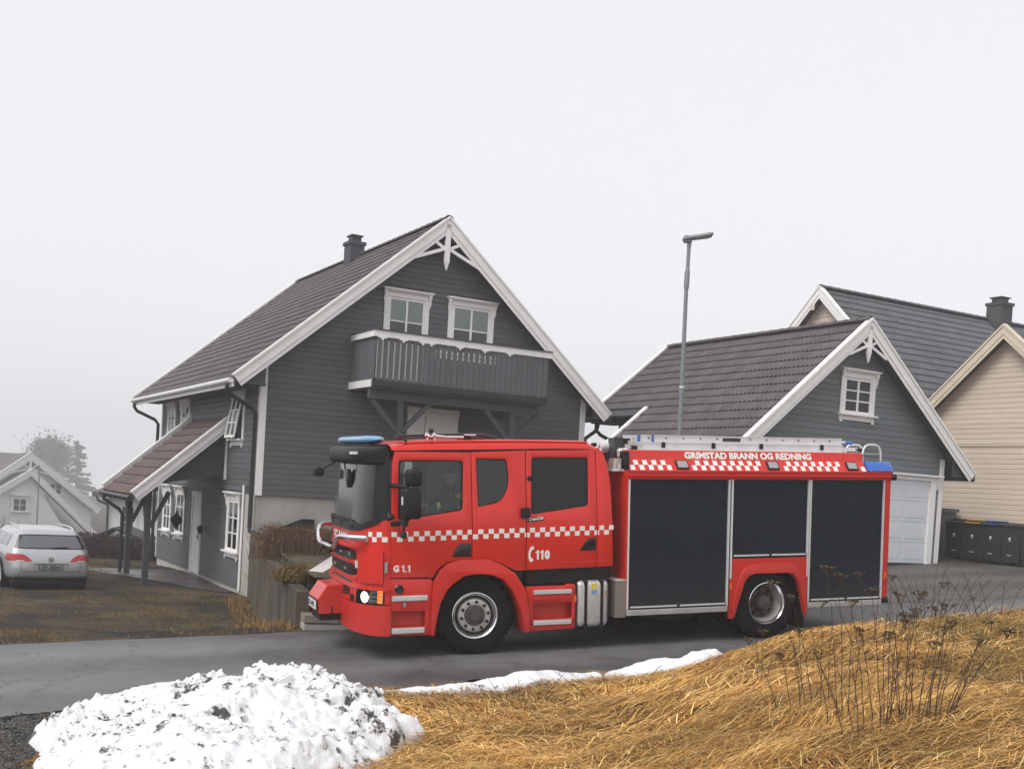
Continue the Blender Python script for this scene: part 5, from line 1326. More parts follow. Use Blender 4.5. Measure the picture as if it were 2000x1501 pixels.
mb = MB(); mb.box(2.0,2.06,0.34,0.60,2.60,2.68); mb.box(2.01,2.05,0.40,0.44,2.46,2.60); mb.tube([(1.99,0.8,2.78),(2.06,0.8,2.79)],0.03,8); mb.build('mast_bracket', m_black, truck)

# --- chassis and underside
mb = MB()
for yy in (0.72, 1.70): mb.box(-1.2, 6.3, yy, yy+0.09, 0.52, 0.80)
mb.box(-0.8, 1.2, 0.80, 1.70, 0.42, 1.05); mb.box(1.2, 4.3, 1.05, 1.45, 0.45, 0.65); mb.box(-0.12,0.12,0.35,2.15,0.40,0.55); mb.box(4.36,4.62,0.3,2.2,0.36,0.66); mb.box(-1.3,-0.9,0.3,2.2,0.42,0.95); mb.box(2.2,6.5,0.25,2.25,0.50,0.56)
mb.hexa([(2.45,0.3,0.42),(3.9,0.3,0.42),(3.9,0.6,0.42),(2.45,0.6,0.42)], [(2.3,0.2,0.515),(4.0,0.2,0.515),(4.0,0.7,0.515),(2.3,0.7,0.515)]); mb.hexa([(2.8,0.3,0.30),(3.3,0.3,0.30),(3.3,0.55,0.30),(2.8,0.55,0.30)], [(2.5,0.28,0.418),(3.6,0.28,0.418),(3.6,0.58,0.418),(2.5,0.58,0.418)])
mb.build('chassis', m_black, truck)

# --- wheels
m_rimd = mat('dirty_wheel_steel', (0.055,0.053,0.050), 0.6, var=0.4, scale=14)
m_riml = mat('wheel_alloy', (0.52,0.51,0.48), 0.4, metal=0.55, var=0.2, scale=10)
def tyre(c, parent, inner=False, rot=0.0, far=False):
    sgn = -1 if far else 1
    mb = MB(); prof = [(0.045,0.292),(0.028,0.34),(0.022,0.40),(0.035,0.465),(0.065,0.500),(0.10,0.514),(0.155,0.519),(0.158,0.508),(0.166,0.508),(0.169,0.519),(0.205,0.520),(0.208,0.508),(0.216,0.508),(0.219,0.519),(0.27,0.514),(0.305,0.50),(0.330,0.465),(0.338,0.40),(0.32,0.30)]
    mb.lathe([(a*sgn, r) for a, r in prof], (0,0,0), 'y', 48)
    for k in range(48):                         # shoulder lugs
        a = 2*math.pi*k/48
        for s0 in (0.075, 0.275):
            p = lambda da, r, y: (r*math.cos(a+da), y*sgn, r*math.sin(a+da))
            mb.hexa([p(-.035,.495,s0-.02),p(.035,.495,s0-.02),p(.035,.495,s0+.03),p(-.035,.495,s0+.03)], [p(-.03,.521,s0-.01),p(.03,.521,s0-.01),p(.03,.523,s0+.03),p(-.03,.523,s0+.03)])
    w = mb.build('wheel', m_rubber, parent, smooth=40)
    w.location = c; w.rotation_euler = (0, 0, rot)
    return w
def front_wheel(c, rot, far=False):
    s = -1 if far else 1; w = tyre(c, truck, rot=rot, far=far)
    mb = MB(); mb.lathe([(s*a, r) for a, r in ((0.060,0.262),(0.030,0.278),(0.016,0.298),(0.020,0.306),(0.045,0.300))], (0,0,0), 'y', 48); mb.build('rim_flange', m_chrome, w, smooth=40)
    mb = MB(); mb.lathe([(s*a, r) for a, r in ((0.060,0.266),(0.105,0.255),(0.110,0.240),(0.070,0.224))], (0,0,0), 'y', 48); mb.build('rim_well', m_rimd, w, smooth=40)
    mb = MB(); mb.lathe([(s*a, r) for a, r in ((0.072,0.226),(0.046,0.212),(0.040,0.19),(0.040,0.140),(0.055,0.135))], (0,0,0), 'y', 48); mb.build('rim_disc', m_riml, w, smooth=40)
    mb = MB(); mb.lathe([(s*a, r) for a, r in ((0.055,0.138),(0.02,0.130),(0.012,0.118),(0.015,0.085),(-0.02,0.078),(-0.028,0.05),(-0.020,0.002))], (0,0,0), 'y', 32); mb.build('hub', m_rimd, w, smooth=40)
    mb = MB()
    for k in range(10):
        a = 2*math.pi*(k+.3)/10; mb.lathe([(s*0.045,0.021),(s*0.010,0.021),(s*0.004,0.012),(s*0.004,0.001)], (0.180*math.cos(a),0,0.180*math.sin(a)), 'y', 8)
    mb.build('wheel_nuts', m_black, w, smooth=30)
def rear_wheel(c, far=False):
    s = -1 if far else 1; w = tyre(c, truck, far=far)
    mb = MB(); mb.lathe([(s*a, r) for a, r in ((0.06,0.272),(0.030,0.284),(0.010,0.298),(0.014,0.307),(0.045,0.300))], (0,0,0), 'y', 48); mb.build('rim_flange', m_chrome, w, smooth=40)
    mb = MB(); mb.lathe([(s*a, r) for a, r in ((0.22,0.232),(0.16,0.240),(0.10,0.254),(0.055,0.273))], (0,0,0), 'y', 48); mb.build('rim_well', m_riml, w, smooth=40)
    mb = MB(); mb.lathe([(s*a, r) for a, r in ((0.205,0.236),(0.175,0.20),(0.165,0.15),(0.19,0.13))], (0,0,0), 'y', 48); mb.build('rim_disc', m_rimd, w, smooth=40)
    mb = MB(); mb.lathe([(s*a, r) for a, r in ((0.19,0.135),(0.10,0.105),(0.06,0.10),(0.05,0.08),(0.05,0.001))], (0,0,0), 'y', 24); mb.build('hub', m_rimd, w, smooth=40)
    mb = MB()
    for k in range(8):
        a = 2*math.pi*(k+.2)/8; mb.lathe([(s*0.20,0.024),(s*0.160,0.024),(s*0.158,0.001)], (0.19*math.cos(a),0,0.19*math.sin(a)), 'y', 10)
    mb.build('hand_hole', m_blackg, w, smooth=30)
    i = tyre((c[0], c[1] + s*0.345, c[2]), truck, far=far)
front_wheel((0, 0.035, 0.52), R(-7)); front_wheel((0, WID-0.035, 0.52), R(-7), True)
rear_wheel((4.49, 0.035, 0.52)); rear_wheel((4.49, WID-0.035, 0.52), True)

# --- check stripe along the cab side (two rows), conformed to the doors
def cab_check(xa, xb, z0, z1):
    mb = MB(); f = lambda x, z, n: (x, lean(z) - n, z)
    mb.hexa([f(xa,z0,0.0006), f(xb,z0,0.0006), f(xb,z1,0.0006), f(xa,z1,0.0006)], [f(xa,z0,0.0018), f(xb,z0,0.0018), f(xb,z1,0.0018), f(xa,z1,0.0018)])
    mb.build('check_square', m_sticker, truck)
z_at = lambda x: 1.512 + (x+1.15)*0.0175
k = 0; x = -1.145; cw_ = 0.0725
while x < 1.965:
    xb = min(x + cw_, 1.968); row = k % 2; z0 = z_at(x) + (0.064 if not row else 0.0)
    segs = [(x, xb)]
    for g0, g1 in ((-0.072,-0.058),(0.688,0.702),(1.718,1.734)):
        ns = []
        for a, b in segs:
            if a < g0 < b or a < g1 < b: ns += [(a, min(b,g0)), (max(a,g1), b)]
            else: ns.append((a, b))
        segs = [(a, b) for a, b in ns if b - a > 0.006]
    for a, b in segs: cab_check(a, b, z0, z0 + 0.062)
    x = xb; k += 1
# ... and round the front corner
for k in range(9):
    y0, y1 = 0.015 + k*0.0, 0
v0 = 0.0; arc = []
yy = 0.004; pts = [front_pt(0.004, 1.5)]
ys = [0.004 + 0.5*(i/400)**1.6 for i in range(401)]
acc = 0.0; marks = [0.004]; last = Vector(front_pt(0.004, 1.5))
for y in ys[1:]:
    p = Vector(front_pt(y, 1.5)); acc += (p-last).length; last = p
    if acc >= 0.0725: marks.append(y); acc = 0.0
for k in range(min(len(marks)-1, 5)):
    row = (k+1) % 2; z0 = 1.512 + (0.064 if not row else 0.0) - 0.002*k
    front_slab('check_square', marks[k], marks[k+1], z0, z0+0.062, m_sticker, truck, n0=0.0005, n1=0.0022, nu=4, nv=1)
# lettering on the doors
sd = lambda x0, z0: (lambda u, v: (x0+u, lean(z0+v)-0.002, z0+v))
place_text('lettering', 'G', truck, m_sticker, 0.12, sd(-1.118, 1.128), bold=0.007, width=0.075, height=0.088)
def digit_one(x0, z0, h):
    w = h*0.22; P_ = [(x0+h*0.16, z0), (x0+h*0.16+w, z0), (x0+h*0.16+w, z0+h), (x0+h*0.16+w*0.35, z0+h), (x0, z0+h*0.80), (x0, z0+h*0.64), (x0+h*0.16, z0+h*0.72)]
    mb = MB(); mb.plate(P_, [], 0.0006, 0.002, lambda a, b, t: (a, lean(b)-t, b)); mb.build('lettering', m_sticker, truck)
digit_one(-1.008, 1.126, 0.088); digit_one(-0.930, 1.125, 0.088)
mb = MB(); mb.box(-0.962, -0.945, -0.002, -0.0006, 1.126, 1.143); mb.build('lettering', m_sticker, truck)
digit_one(0.826, 1.245, 0.125); digit_one(0.892, 1.245, 0.125)
place_text('lettering', '0', truck, m_sticker, 0.14, sd(0.955, 1.245), bold=0.012, width=0.078, height=0.125)
mb = MB()                                          # handset symbol
arcp = [(0.800,1.405),(0.772,1.400),(0.748,1.365),(0.738,1.315),(0.742,1.270),(0.760,1.240),(0.790,1.243)]
wds = [0.020,0.024,0.016,0.014,0.016,0.026,0.022]
up_, dn_ = [], []
for i, (a, b) in enumerate(arcp):
    p0, p1 = Vector(arcp[max(0,i-1)]), Vector(arcp[min(len(arcp)-1,i+1)]); d = (p1-p0).normalized(); nn = Vector((-d.y, d.x))
    up_.append((a+nn.x*wds[i], b+nn.y*wds[i])); dn_.append((a-nn.x*wds[i], b-nn.y*wds[i]))
mb.plate(up_ + dn_[::-1], [], 0.0006, 0.002, lambda a, b, t: (a, -t, b)); mb.build('phone_symbol', m_sticker, truck)
bg_ = side_plate('cab_badge', rnd_poly([(0.712,1.742),(0.945,1.770),(0.945,1.822),(0.712,1.795)],0.012), [], m_blackg, truck, t=0.004, n=0.006, bev=0.001)
place_text('lettering', 'CrewCab', bg_, m_sticker, 0.06, lambda u, v: (0.722+u, lean(1.76)-0.0085, 1.757+v+u*0.12), bold=0.002, width=0.21, height=0.045)
# panel crease on the lower rear door
mb = MB(); mb.tube([(1.20,-0.001,1.205),(1.26,-0.003,1.190),(1.90,-0.003,1.200)], 0.006, 6); mb.build('door_crease', m_red, truck, smooth=60)
mb = MB(); mb.box(-1.15,-0.62,-0.004,0.03,1.046,1.053); mb.build('panel_gap', m_black, truck)

# --- mirrors
mb = MB(); mb.box(-1.10, -0.86, -0.42, -0.19, 1.82, 2.205); mr_ = mb.build('mirror', m_black, truck, bevel=0.05, seg=3, smooth=45)
mb = MB(); mb.box(-1.045, -0.845, -0.40, -0.18, 2.225, 2.44); mb.build('mirror_head', m_black, mr_, bevel=0.055, seg=3, smooth=45)
mb = MB(); mb.tube([(-1.16,0.03,2.235),(-1.12,-0.12,2.225),(-1.0,-0.26,2.215)], 0.028, 8); mb.tube([(-1.13,0.02,1.74),(-1.09,-0.16,1.76),(-1.0,-0.28,1.83)], 0.034, 8); mb.tube([(-1.17,0.05,1.86),(-1.15,0.0,1.80)],0.05,8); mb.build('mirror_arm', m_black, mr_, smooth=60)
mb = MB(); mb.tube([(-1.04,-0.27,1.82),(-1.06,-0.27,1.73)],0.05,8); mb.tube([(-1.06,-0.27,1.73),(-1.06,-0.27,1.66)],0.016,8); mb.lathe([(-0.045,0.01),(-0.03,0.042),(0.02,0.045),(0.045,0.02)],(-1.06,-0.27,1.62),'z',10); mb.build('mirror_camera', m_black, mr_, smooth=50)
mb = MB(); mb.box(-1.112,-1.098,-0.38,-0.355,2.0,2.10); mb.build('mirror_sticker', m_sticker, mr_)
mb = MB(); mb.box(-1.64,-1.50,2.50,2.72,2.28,2.42); fm = mb.build('front_mirror', m_black, truck, bevel=0.04, seg=3, smooth=45)
mb = MB(); mb.tube([(-1.30,2.34,2.52),(-1.40,2.44,2.47),(-1.50,2.52,2.40)],0.014,6); mb.build('mirror_arm', m_black, fm)
mb = MB(); q_ = [(1.06,2.16),(1.15,2.26),(1.13,2.37),(1.05,2.42),(0.98,2.34),(0.97,2.25)]; mb.hexa([(-1.485,a,b) for a,b in q_],[(-1.435,a,b) for a,b in q_]); fm = mb.build('front_mirror', m_black, truck, bevel=0.012, seg=2, smooth=45)
mb = MB(); mb.tube([(-1.44,1.16,2.53),(-1.50,1.14,2.48),(-1.505,1.06,2.40)],0.012,6); mb.build('mirror_arm', m_black, fm)
mb = MB(); mb.box(-1.0,-0.75,WID+0.19,WID+0.42,1.82,2.4); mb.build('mirror', m_black, truck, bevel=0.05, seg=3, smooth=45)

# --- roof equipment: blue light bar, air horns, antenna
def lb_pt(u, v):
    y = 0.22 + 2.06*v; e = (1 - abs(2*v-1)**6)**0.5
    a = u*2*math.pi; cx_, cz_ = math.cos(a), math.sin(a)
    return (-1.27 + 0.155*e*(abs(cx_)**0.7)*(1 if cx_ > 0 else -1), y, 2.805 + 0.058*e*(abs(cz_)**0.8)*(1 if cz_ > 0 else -1))
mb = MB(); mb.grid(lb_pt, 16, 30); mb.build('light_bar', m_bluew, truck, smooth=50)
mb = MB(); mb.box(-1.36,-1.12,0.30,2.20,2.725,2.748)
for yy in (0.5,1.0,1.5,2.0): mb.box(-1.28,-1.20,yy-0.03,yy+0.03,2.66,2.724)
mb.build('light_bar_foot', m_black, truck)
mb = MB(); mb.tube(smooth_path([(-0.98,0.40,2.85),(-0.6,0.40,2.872),(-0.05,0.40,2.888),(0.25,0.40,2.88),(0.42,0.40,2.83)],4), 0.018, 8); mb.tube(smooth_path([(-0.98,0.52,2.82),(-0.6,0.52,2.84),(-0.3,0.52,2.86)],3),0.013,8); mb.build('roof_rail', m_blackg, truck, smooth=60)
for x0 in (-0.62, -0.52):
    mb = MB(); n = 8; a0 = x0; L_ = 0.42 if x0 > -0.6 else 0.10
    mb.tube([(a0,0.30,2.875),(a0+0.04,0.30,2.858),(a0+L_*0.4,0.30,2.852),(a0+L_,0.30,2.852)], 0.02, 10, rr=[0.038,0.026,0.018,0.020]); h = mb.build('air_horn', m_chrome, truck, smooth=60)
    mb = MB(); mb.tube([(a0+0.03,0.30,2.852),(a0+0.02,0.30,2.78)],0.014,8); mb.build('horn_foot', m_chrome, h)
mb = MB(); mb.box(-0.09,0.07,0.27,0.34,2.872,2.894); mb.build('horn_compressor', m_chrome, truck, bevel=0.008); mb = MB(); mb.box(-0.10,0.0,0.28,0.34,2.80,2.871); mb.build('horn_bracket', m_black, truck)
mb = MB(); mb.tube([(-0.55,0.62,2.84),(-0.52,0.62,3.12)],0.005,5); mb.tube([(-0.93,0.16,2.75),(-0.92,0.16,2.80)],0.02,6); mb.build('antenna', m_black, truck)

# --- inside of the cab
m_seat = mat('seat_fabric', (0.025,0.027,0.032), 0.9, var=0.2, scale=6)
def seat(x, y, parent=truck, hz=1.55):
    mb = MB(); mb.box(x-0.25, x+0.25, y-0.24, y+0.24, hz-0.25, hz); s = mb.build('seat', m_seat, parent, bevel=0.05)
    mb = MB(); mb.hexa([(x+0.16,y-0.23,hz),(x+0.28,y-0.23,hz),(x+0.28,y+0.23,hz),(x+0.16,y+0.23,hz)], [(x+0.26,y-0.20,hz+0.60),(x+0.36,y-0.20,hz+0.60),(x+0.36,y+0.20,hz+0.60),(x+0.26,y+0.20,hz+0.60)]); mb.build('seat_back', m_seat, s, bevel=0.04)
    mb = MB(); mb.box(x+0.28,x+0.36,y-0.13,y+0.13,hz+0.63,hz+0.82); mb.build('headrest', m_seat, s, bevel=0.03)
seat(-0.12, 0.62); seat(-0.12, 1.88)
for yy in (0.5, 1.0, 1.5, 2.0): seat(1.45, yy)
mb = MB(); mb.hexa([(-1.36,0.14,1.45),(-0.85,0.14,1.45),(-0.85,2.36,1.45),(-1.36,2.36,1.45)], [(-1.28,0.2,1.72),(-0.95,0.2,1.80),(-0.95,2.3,1.80),(-1.28,2.3,1.72)]); mb.box(-1.05,-0.80,1.0,1.5,1.3,1.85); mb.build('dashboard', m_seat, truck, bevel=0.02)
mb = MB(); c = Vector((-0.66,0.62,1.86)); ax = Vector((0.62,0,0.78)).normalized(); e1 = Vector((0,1,0)); e2 = ax.cross(e1)
mb.tube([c + (e1*math.cos(t*math.pi/12)+e2*math.sin(t*math.pi/12))*0.22 for t in range(25)], 0.015, 8, caps=False); mb.tube([c, c-ax*0.4], 0.03, 8); mb.tube([c-e1*0.21, c+e1*0.21], 0.014, 6); mb.build('steering_wheel', m_black, truck, smooth=60)
mb = MB(); mb.box(0.42,0.46,0.2,2.3,1.3,1.9); mb.tube([(0.06,0.18,2.26),(0.44,0.22,2.22)],0.012,6); mb.build('partition', m_seat, truck)
mb = MB(); mb.box(1.585,1.60,0.18,0.20,1.95,2.60); mb.build('belt', m_yel, truck)

# ---------------- ladder lying on the fire engine's roof
lad = thing('ladder', 'aluminium extension ladder lying on the roof of the fire engine', 'ladder', mw=TM)
for sec, (xa, xb, z0, z1, ys) in enumerate(((2.575, 6.02, 2.835, 2.935, (0.46, 0.96)), (2.42, 6.02, 2.72, 2.832, (0.42, 1.02)))):
    for yy in ys:
        mb = MB(); mb.box(xa, xb, yy-0.014, yy+0.014, z0, z1); mb.box(xa, xb, yy-0.022, yy+0.03, z1-0.012, z1-0.001); mb.box(xa, xb, yy-0.022, yy+0.03, z0+0.001, z0+0.012)
        mb.build('side_rail', m_aluw, lad)
    for k in range(12):
        x_ = xa + 0.14 + k*0.28
        if x_ > xb-0.05: break
        mb = MB(); mb.tube([(x_, ys[0]-0.016, (z0+z1)/2+0.01), (x_, ys[1]+0.016, (z0+z1)/2+0.01)], 0.013, 8); mb.build('rung', m_black if False else m_alu, lad, smooth=60)
        if sec == 0:
            mb = MB(); mb.lathe([(-0.019,0.001),(-0.019,0.011),(-0.012,0.011)], (x_, ys[0]-0.006, (z0+z1)/2+0.008), 'y', 8); mb.build('rung_end', m_black, lad)
mb = MB(); mb.box(3.93,4.22,0.432,0.446,2.862,2.908); lp = mb.build('ladder_plate', m_blackg, lad)
for x_ in (2.90, 3.72, 4.53, 5.60):
    mb = MB(); mb.box(x_, x_+0.055, 0.385, 0.435, 2.755, 2.835); mb.build('clamp', m_black, lad, bevel=0.006)
for x_, s in ((2.545,1),(2.76,1)):
    mb = MB(); mb.box(x_, x_+0.03, 0.43, 0.475, 2.835, 2.937); mb.build('ladder_end', m_blue, lad)
mb = MB(); mb.tube([(6.02,0.46,2.88),(6.10,0.46,2.875)],0.02,8); mb.build('side_rail', m_aluw, lad); mb = MB(); mb.tube([(6.09,0.46,2.875),(6.22,0.46,2.868)],0.026,8); mb.build('ladder_foot', m_blue, lad, smooth=40)
mb = MB(); mb.box(6.0,6.30,0.42,0.48,2.745,2.80); mb.build('side_rail', m_aluw, lad); mb = MB(); mb.tube([(6.26,0.44,2.77),(6.42,0.44,2.765)],0.025,8); mb.build('ladder_foot', m_black, lad)
mb = MB(); mb.box(2.32,2.60,0.40,0.46,2.735,2.80); mb.box(2.36,2.44,0.38,0.46,2.80,2.85); mb.build('ladder_stop', m_alu, lad); mb = MB(); mb.box(2.30,2.40,0.40,0.47,2.80,2.88); mb.box(2.42,2.50,0.37,0.44,2.72,2.78); mb.build('clamp', m_black, lad)
# ------------------------------------------------------------------ driver
m_jkt = mat('dark_uniform', (0.022,0.018,0.014), 0.9, var=0.2, scale=10); m_hivis = mat('lime_reflective_tape', (0.62,0.80,0.16), 0.5); m_skin = mat('skin', (0.42,0.24,0.17), 0.55)
m_hair = mat('dark_hair', (0.014,0.011,0.009), 0.7)
def skin_body(name, verts, edges, radii, mat_, parent, root=0, sub=1):
    me = bpy.data.meshes.new(name); me.from_pydata(verts, edges, []); me.materials.append(mat_)
    o = link(name, me, parent)
    o.modifiers.new('Skin', 'SKIN'); 
    for i, r in enumerate(radii): me.skin_vertices[0].data[i].radius = (r if isinstance(r, tuple) else (r, r))
    me.skin_vertices[0].data[root].use_root = True
    sb_ = o.modifiers.new('Subsurf', 'SUBSURF'); sb_.levels = sub; sb_.render_levels = sub
    o.modifiers['Skin'].use_smooth_shade = True
    return o
drv = thing('person', 'driver in dark jacket with lime reflective bands at the wheel of the fire engine', 'person', mw=TM)
cx0, cy0 = -0.06, 0.60
V_ = [(0.06,cy0,1.60),(0.08,cy0,1.80),(0.05,cy0,2.02),(0.0,cy0,2.16),(-0.05,cy0,2.23),(-0.10,cy0,2.30),(-0.14,cy0,2.40),   # 0-6 pelvis .. head
      (0.0,cy0-0.19,2.11),(-0.22,cy0-0.24,1.95),(-0.46,cy0-0.20,1.93),(-0.53,cy0-0.17,1.95),                                 # 7-10 near arm
      (0.0,cy0+0.19,2.11),(-0.22,cy0+0.24,1.94),(-0.46,cy0+0.20,1.93),(-0.53,cy0+0.17,1.95),                                 # 11-14 far arm
      (0.0,cy0-0.10,1.58),(-0.44,cy0-0.13,1.62),(-0.58,cy0-0.13,1.34),(0.0,cy0+0.10,1.58),(-0.44,cy0+0.13,1.62),(-0.58,cy0+0.13,1.34)]
E_ = [(0,1),(1,2),(2,3),(3,4),(4,5),(5,6),(3,7),(7,8),(8,9),(9,10),(3,11),(11,12),(12,13),(13,14),(0,15),(15,16),(16,17),(0,18),(18,19),(19,20)]
Rr = [0.15,(0.15,0.12),(0.17,0.13),(0.12,0.10),0.055,0.085,0.075, 0.075,0.062,0.048,0.036, 0.075,0.062,0.048,0.036, 0.09,0.075,0.055,0.09,0.075,0.055]
body = skin_body('body', V_, E_, Rr, m_jkt, drv)
# head with face, ears and hair
mb = MB()
def head_pt(u, v):
    th, ph = u*2*math.pi, v*math.pi; x, y, z = math.sin(ph)*math.cos(th), math.sin(ph)*math.sin(th), math.cos(ph)
    k = 1.0 - 0.18*max(0, -z)*(1 if x > 0 else 0.5); r = Vector((x*0.102*(0.97 if x > 0 else 1.0), y*0.076*k, z*0.122))
    if x < -0.7 and -0.45 < z < 0.15: r.x -= 0.022*max(0, 1-abs(y)/0.35)*max(0, 1-abs(z+0.12)/0.3)
    return (cx0-0.115+r.x, cy0+r.y, 2.335+r.z)
mb.grid(head_pt, 28, 18); hd = mb.build('head', m_skin, body, smooth=80)
mb = MB(); mb.grid(lambda u, v: tuple(Vector((cx0-0.108,cy0,2.345)) + (Vector(head_pt(u, v*0.44)) - Vector((cx0-0.115,cy0,2.335)))*1.07), 24, 10); mb.build('hair', m_hair, hd, smooth=80)
mb = MB()
for s in (-1, 1): mb.lathe([(-0.006,0.004),(-0.010,0.022),(0.004,0.028)], (cx0-0.10, cy0+s*0.078, 2.325), 'y', 10)
mb.build('ear', m_skin, hd, smooth=60)
mb = MB()
for s in (-1, 1): mb.lathe([(-0.004,0.001),(-0.002,0.009),(0.004,0.011)], (cx0-0.205, cy0+s*0.032, 2.345), 'x', 8)
mb.box(cx0-0.209, cx0-0.203, cy0-0.022, cy0+0.022, 2.262, 2.268); mb.build('eyes_and_mouth', m_hair, hd)
def band(name, a, b, r, w, parent):
    a, b = Vector(a), Vector(b); d = (b-a).normalized(); mb = MB(); c = (a+b)/2
    mb.tube([c-d*w/2, c-d*w/4, c+d*w/4, c+d*w/2], r, 16, rr=[r*0.98, r, r, r*0.97]); mb.build(name, m_hivis, parent, smooth=60)
band('reflective_band', V_[7], V_[8], 0.078, 0.05, body); band('reflective_band', V_[8], (-0.6,cy0-0.18,1.94), 0.052, 0.045, body)
mb = MB(); mb.lathe([(-0.03,0.172),(-0.01,0.176),(0.03,0.176),(0.04,0.172)], (0.06,cy0,1.93), 'z', 24); mb.build('reflective_band', m_hivis, body, smooth=60)
for s, tip in ((-1, V_[10]), (1, V_[14])):     # hands closed on the wheel rim: palm, four fingers, thumb
    hv = [tuple(Vector(tip)+Vector((0.02,0,0))), tuple(Vector(tip)+Vector((-0.045,0,0.005)))]; he = [(0,1)]; hr = [0.03, (0.036,0.02)]
    for k in range(4):
        b0 = Vector(tip)+Vector((-0.06,(k-1.5)*0.019,0.012)); i = len(hv)
        hv += [tuple(b0), tuple(b0+Vector((-0.035,0,0.0))), tuple(b0+Vector((-0.045,0,-0.028))), tuple(b0+Vector((-0.022,0,-0.040+0.004*abs(k-1))))]
        he += [(1,i),(i,i+1),(i+1,i+2),(i+2,i+3)]; hr += [0.0095,0.009,0.0085,0.008]
    i = len(hv); hv += [tuple(Vector(tip)+Vector((-0.03,-s*0.035,-0.005))), tuple(Vector(tip)+Vector((-0.06,-s*0.042,-0.02)))]; he += [(0,i),(i,i+1)]; hr += [0.011,0.009]
    skin_body('hand', hv, he, hr, m_skin, body)

# ------------------------------------------------------------------ street lamp
lampx, lampy = 3.19, 22.0; lz = float(road_z(lampx, lampy))
lamp = thing('street_lamp', 'tall grey street lamp with flat head between the two houses', 'street lamp', (lampx, lampy, lz))
mb = MB(); mb.tube([(0,0,-0.1),(0,0,0.02)], 0.11, 14); mb.tube([(0.04,0,0.0),(0.02,0,3.4),(-0.03,0,6.0)], 0.085, 14, rr=[0.055,0.047,0.038]); mb.build('pole', mat('galvanised_steel', (0.20,0.225,0.24), 0.55, metal=0.3, var=0.15, scale=3), lamp, smooth=60)
mb = MB(); mb.tube([(-0.03,0,5.95),(-0.03,0,6.0),(-0.03,0,6.30),(-0.03,0,6.34)], 0.075, 14, rr=[0.045,0.053,0.052,0.038]); mb.tube([(-0.03,0,6.34),(-0.03,0,6.72),(-0.03,0,6.86)], 0.055, 12, rr=[0.038,0.036,0.045]); mb.build('collar', MATS['galvanised_steel'], lamp, smooth=60)
mb = MB(); mb.tube([(0.010,0,4.0),(0.010,0,4.03)], 0.050, 14); mb.build('band', m_white, lamp)
mb = MB(); hp = [(-0.16,-0.10),(0.30,-0.17),(0.42,-0.14),(0.42,0.14),(0.30,0.17),(-0.16,0.10)]
tl = lambda x: 6.90 + (x+0.16)*0.20
mb.hexa([(x, y, tl(x)) for x, y in hp], [(x, y*0.9, tl(x)+0.055) for x, y in hp]); mb.box(-0.14,0.02,-0.07,0.07,6.86,6.99)
hd_ = mb.build('lamp_head', MATS['galvanised_steel'], lamp, bevel=0.012)
mb = MB(); mb.hexa([(x, y, tl(x)-0.012) for x, y in ((0.06,-0.11),(0.36,-0.12),(0.36,0.12),(0.06,0.11))], [(x, y, tl(x)-0.001) for x, y in ((0.06,-0.11),(0.36,-0.12),(0.36,0.12),(0.06,0.11))]); mb.build('lamp_lens', m_lamp, hd_)

# ------------------------------------------------------------------ things by the grey house
HMX = Matrix.Translation(O_) @ Matrix.Rotation(HA, 4, 'Z')
hl_ = thing('hanging_lantern', 'dark diamond shaped lantern hanging in front of the side door', 'lantern', HMX @ Vector((-1.25, 4.55, 1.35)))
mb = MB(); mb.lathe([(-0.30,0.004),(-0.20,0.03),(-0.03,0.16),(0.02,0.17),(0.05,0.15),(0.17,0.035),(0.22,0.02),(0.34,0.008)], (0,0,0), 'z', 8); mb.build('lantern_body', m_gutter, hl_)
mb = MB(); mb.tube([(0,0,0.32),(0,0,0.62)], 0.008, 6); mb.build('chain', m_gutter, hl_)
hl_.location = HMX @ Vector((-0.85, 4.35, 0.86))
wl = thing('wall_lamp', 'small dark wall lamp on the cladding right of the side door', 'lamp', mw=HMX @ Matrix.Translation((-0.03, 4.45, 0.62)))
mb = MB(); mb.box(-0.03,0.0,-0.05,0.05,-0.05,0.10); mb.tube([(-0.03,0,0.05),(-0.14,0,0.08)], 0.012, 6); mb.build('bracket', m_gutter, wl)
mb = MB(); mb.lathe([(-0.17,0.05),(-0.02,0.085),(0.0,0.10),(0.07,0.02)], (-0.16,0,0.05), 'z', 8, close=True); mb.build('lamp_shade', m_gutter, wl)

pav = sheet('porch_paving', lambda x, y: ground_z(x, y) + 0.02, np.linspace(0, 1, 40), np.linspace(0, 1, 20),
    lambda U, V: tuple((O_[i] + D1[i]*(-0.02 - V*(2.1 + 0.5*np.sin(U*5+1) - 1.2*U**3)) + D2[i]*(7.4 - 6.0*U - 0.25*np.sin(V*4))) for i in (0, 1)), [m_mud]); tag(pav, kind='structure')
# concrete retaining wall from the house corner to the road
wdir = Vector((WB[0]-WA[0], WB[1]-WA[1], 0)); WL = wdir.length; wdir.normalize(); wn_ = Vector((wdir.y, -wdir.x, 0))
if wn_.x > 0: wn_ = -wn_
wall_ = thing('retaining_wall', 'stained concrete retaining wall running from the house corner to the road', 'wall', (WA[0], WA[1], 0))
def wpt(s, n, z): p = wdir*s + wn_*n; return (p.x, p.y, z)
mb = MB(); tops = [(0,0.84),(0.55,0.84),(0.56,0.74),(1.2,0.70),(2.2,0.62),(2.21,0.55),(5.0,0.55),(7.4,0.50),(WL,0.48)]
for (s0, z0), (s1, z1) in zip(tops[:-1], tops[1:]):
    if s1 - s0 < 0.02: continue
    mb.hexa([wpt(s0,0.16,-1.1), wpt(s1,0.16,-1.1), wpt(s1,-0.05,-1.1), wpt(s0,-0.05,-1.1)], [wpt(s0,0.16,z0), wpt(s1,0.16,z1), wpt(s1,-0.05,z1), wpt(s0,-0.05,z0)])
mb.build('wall', m_conc2, wall_)
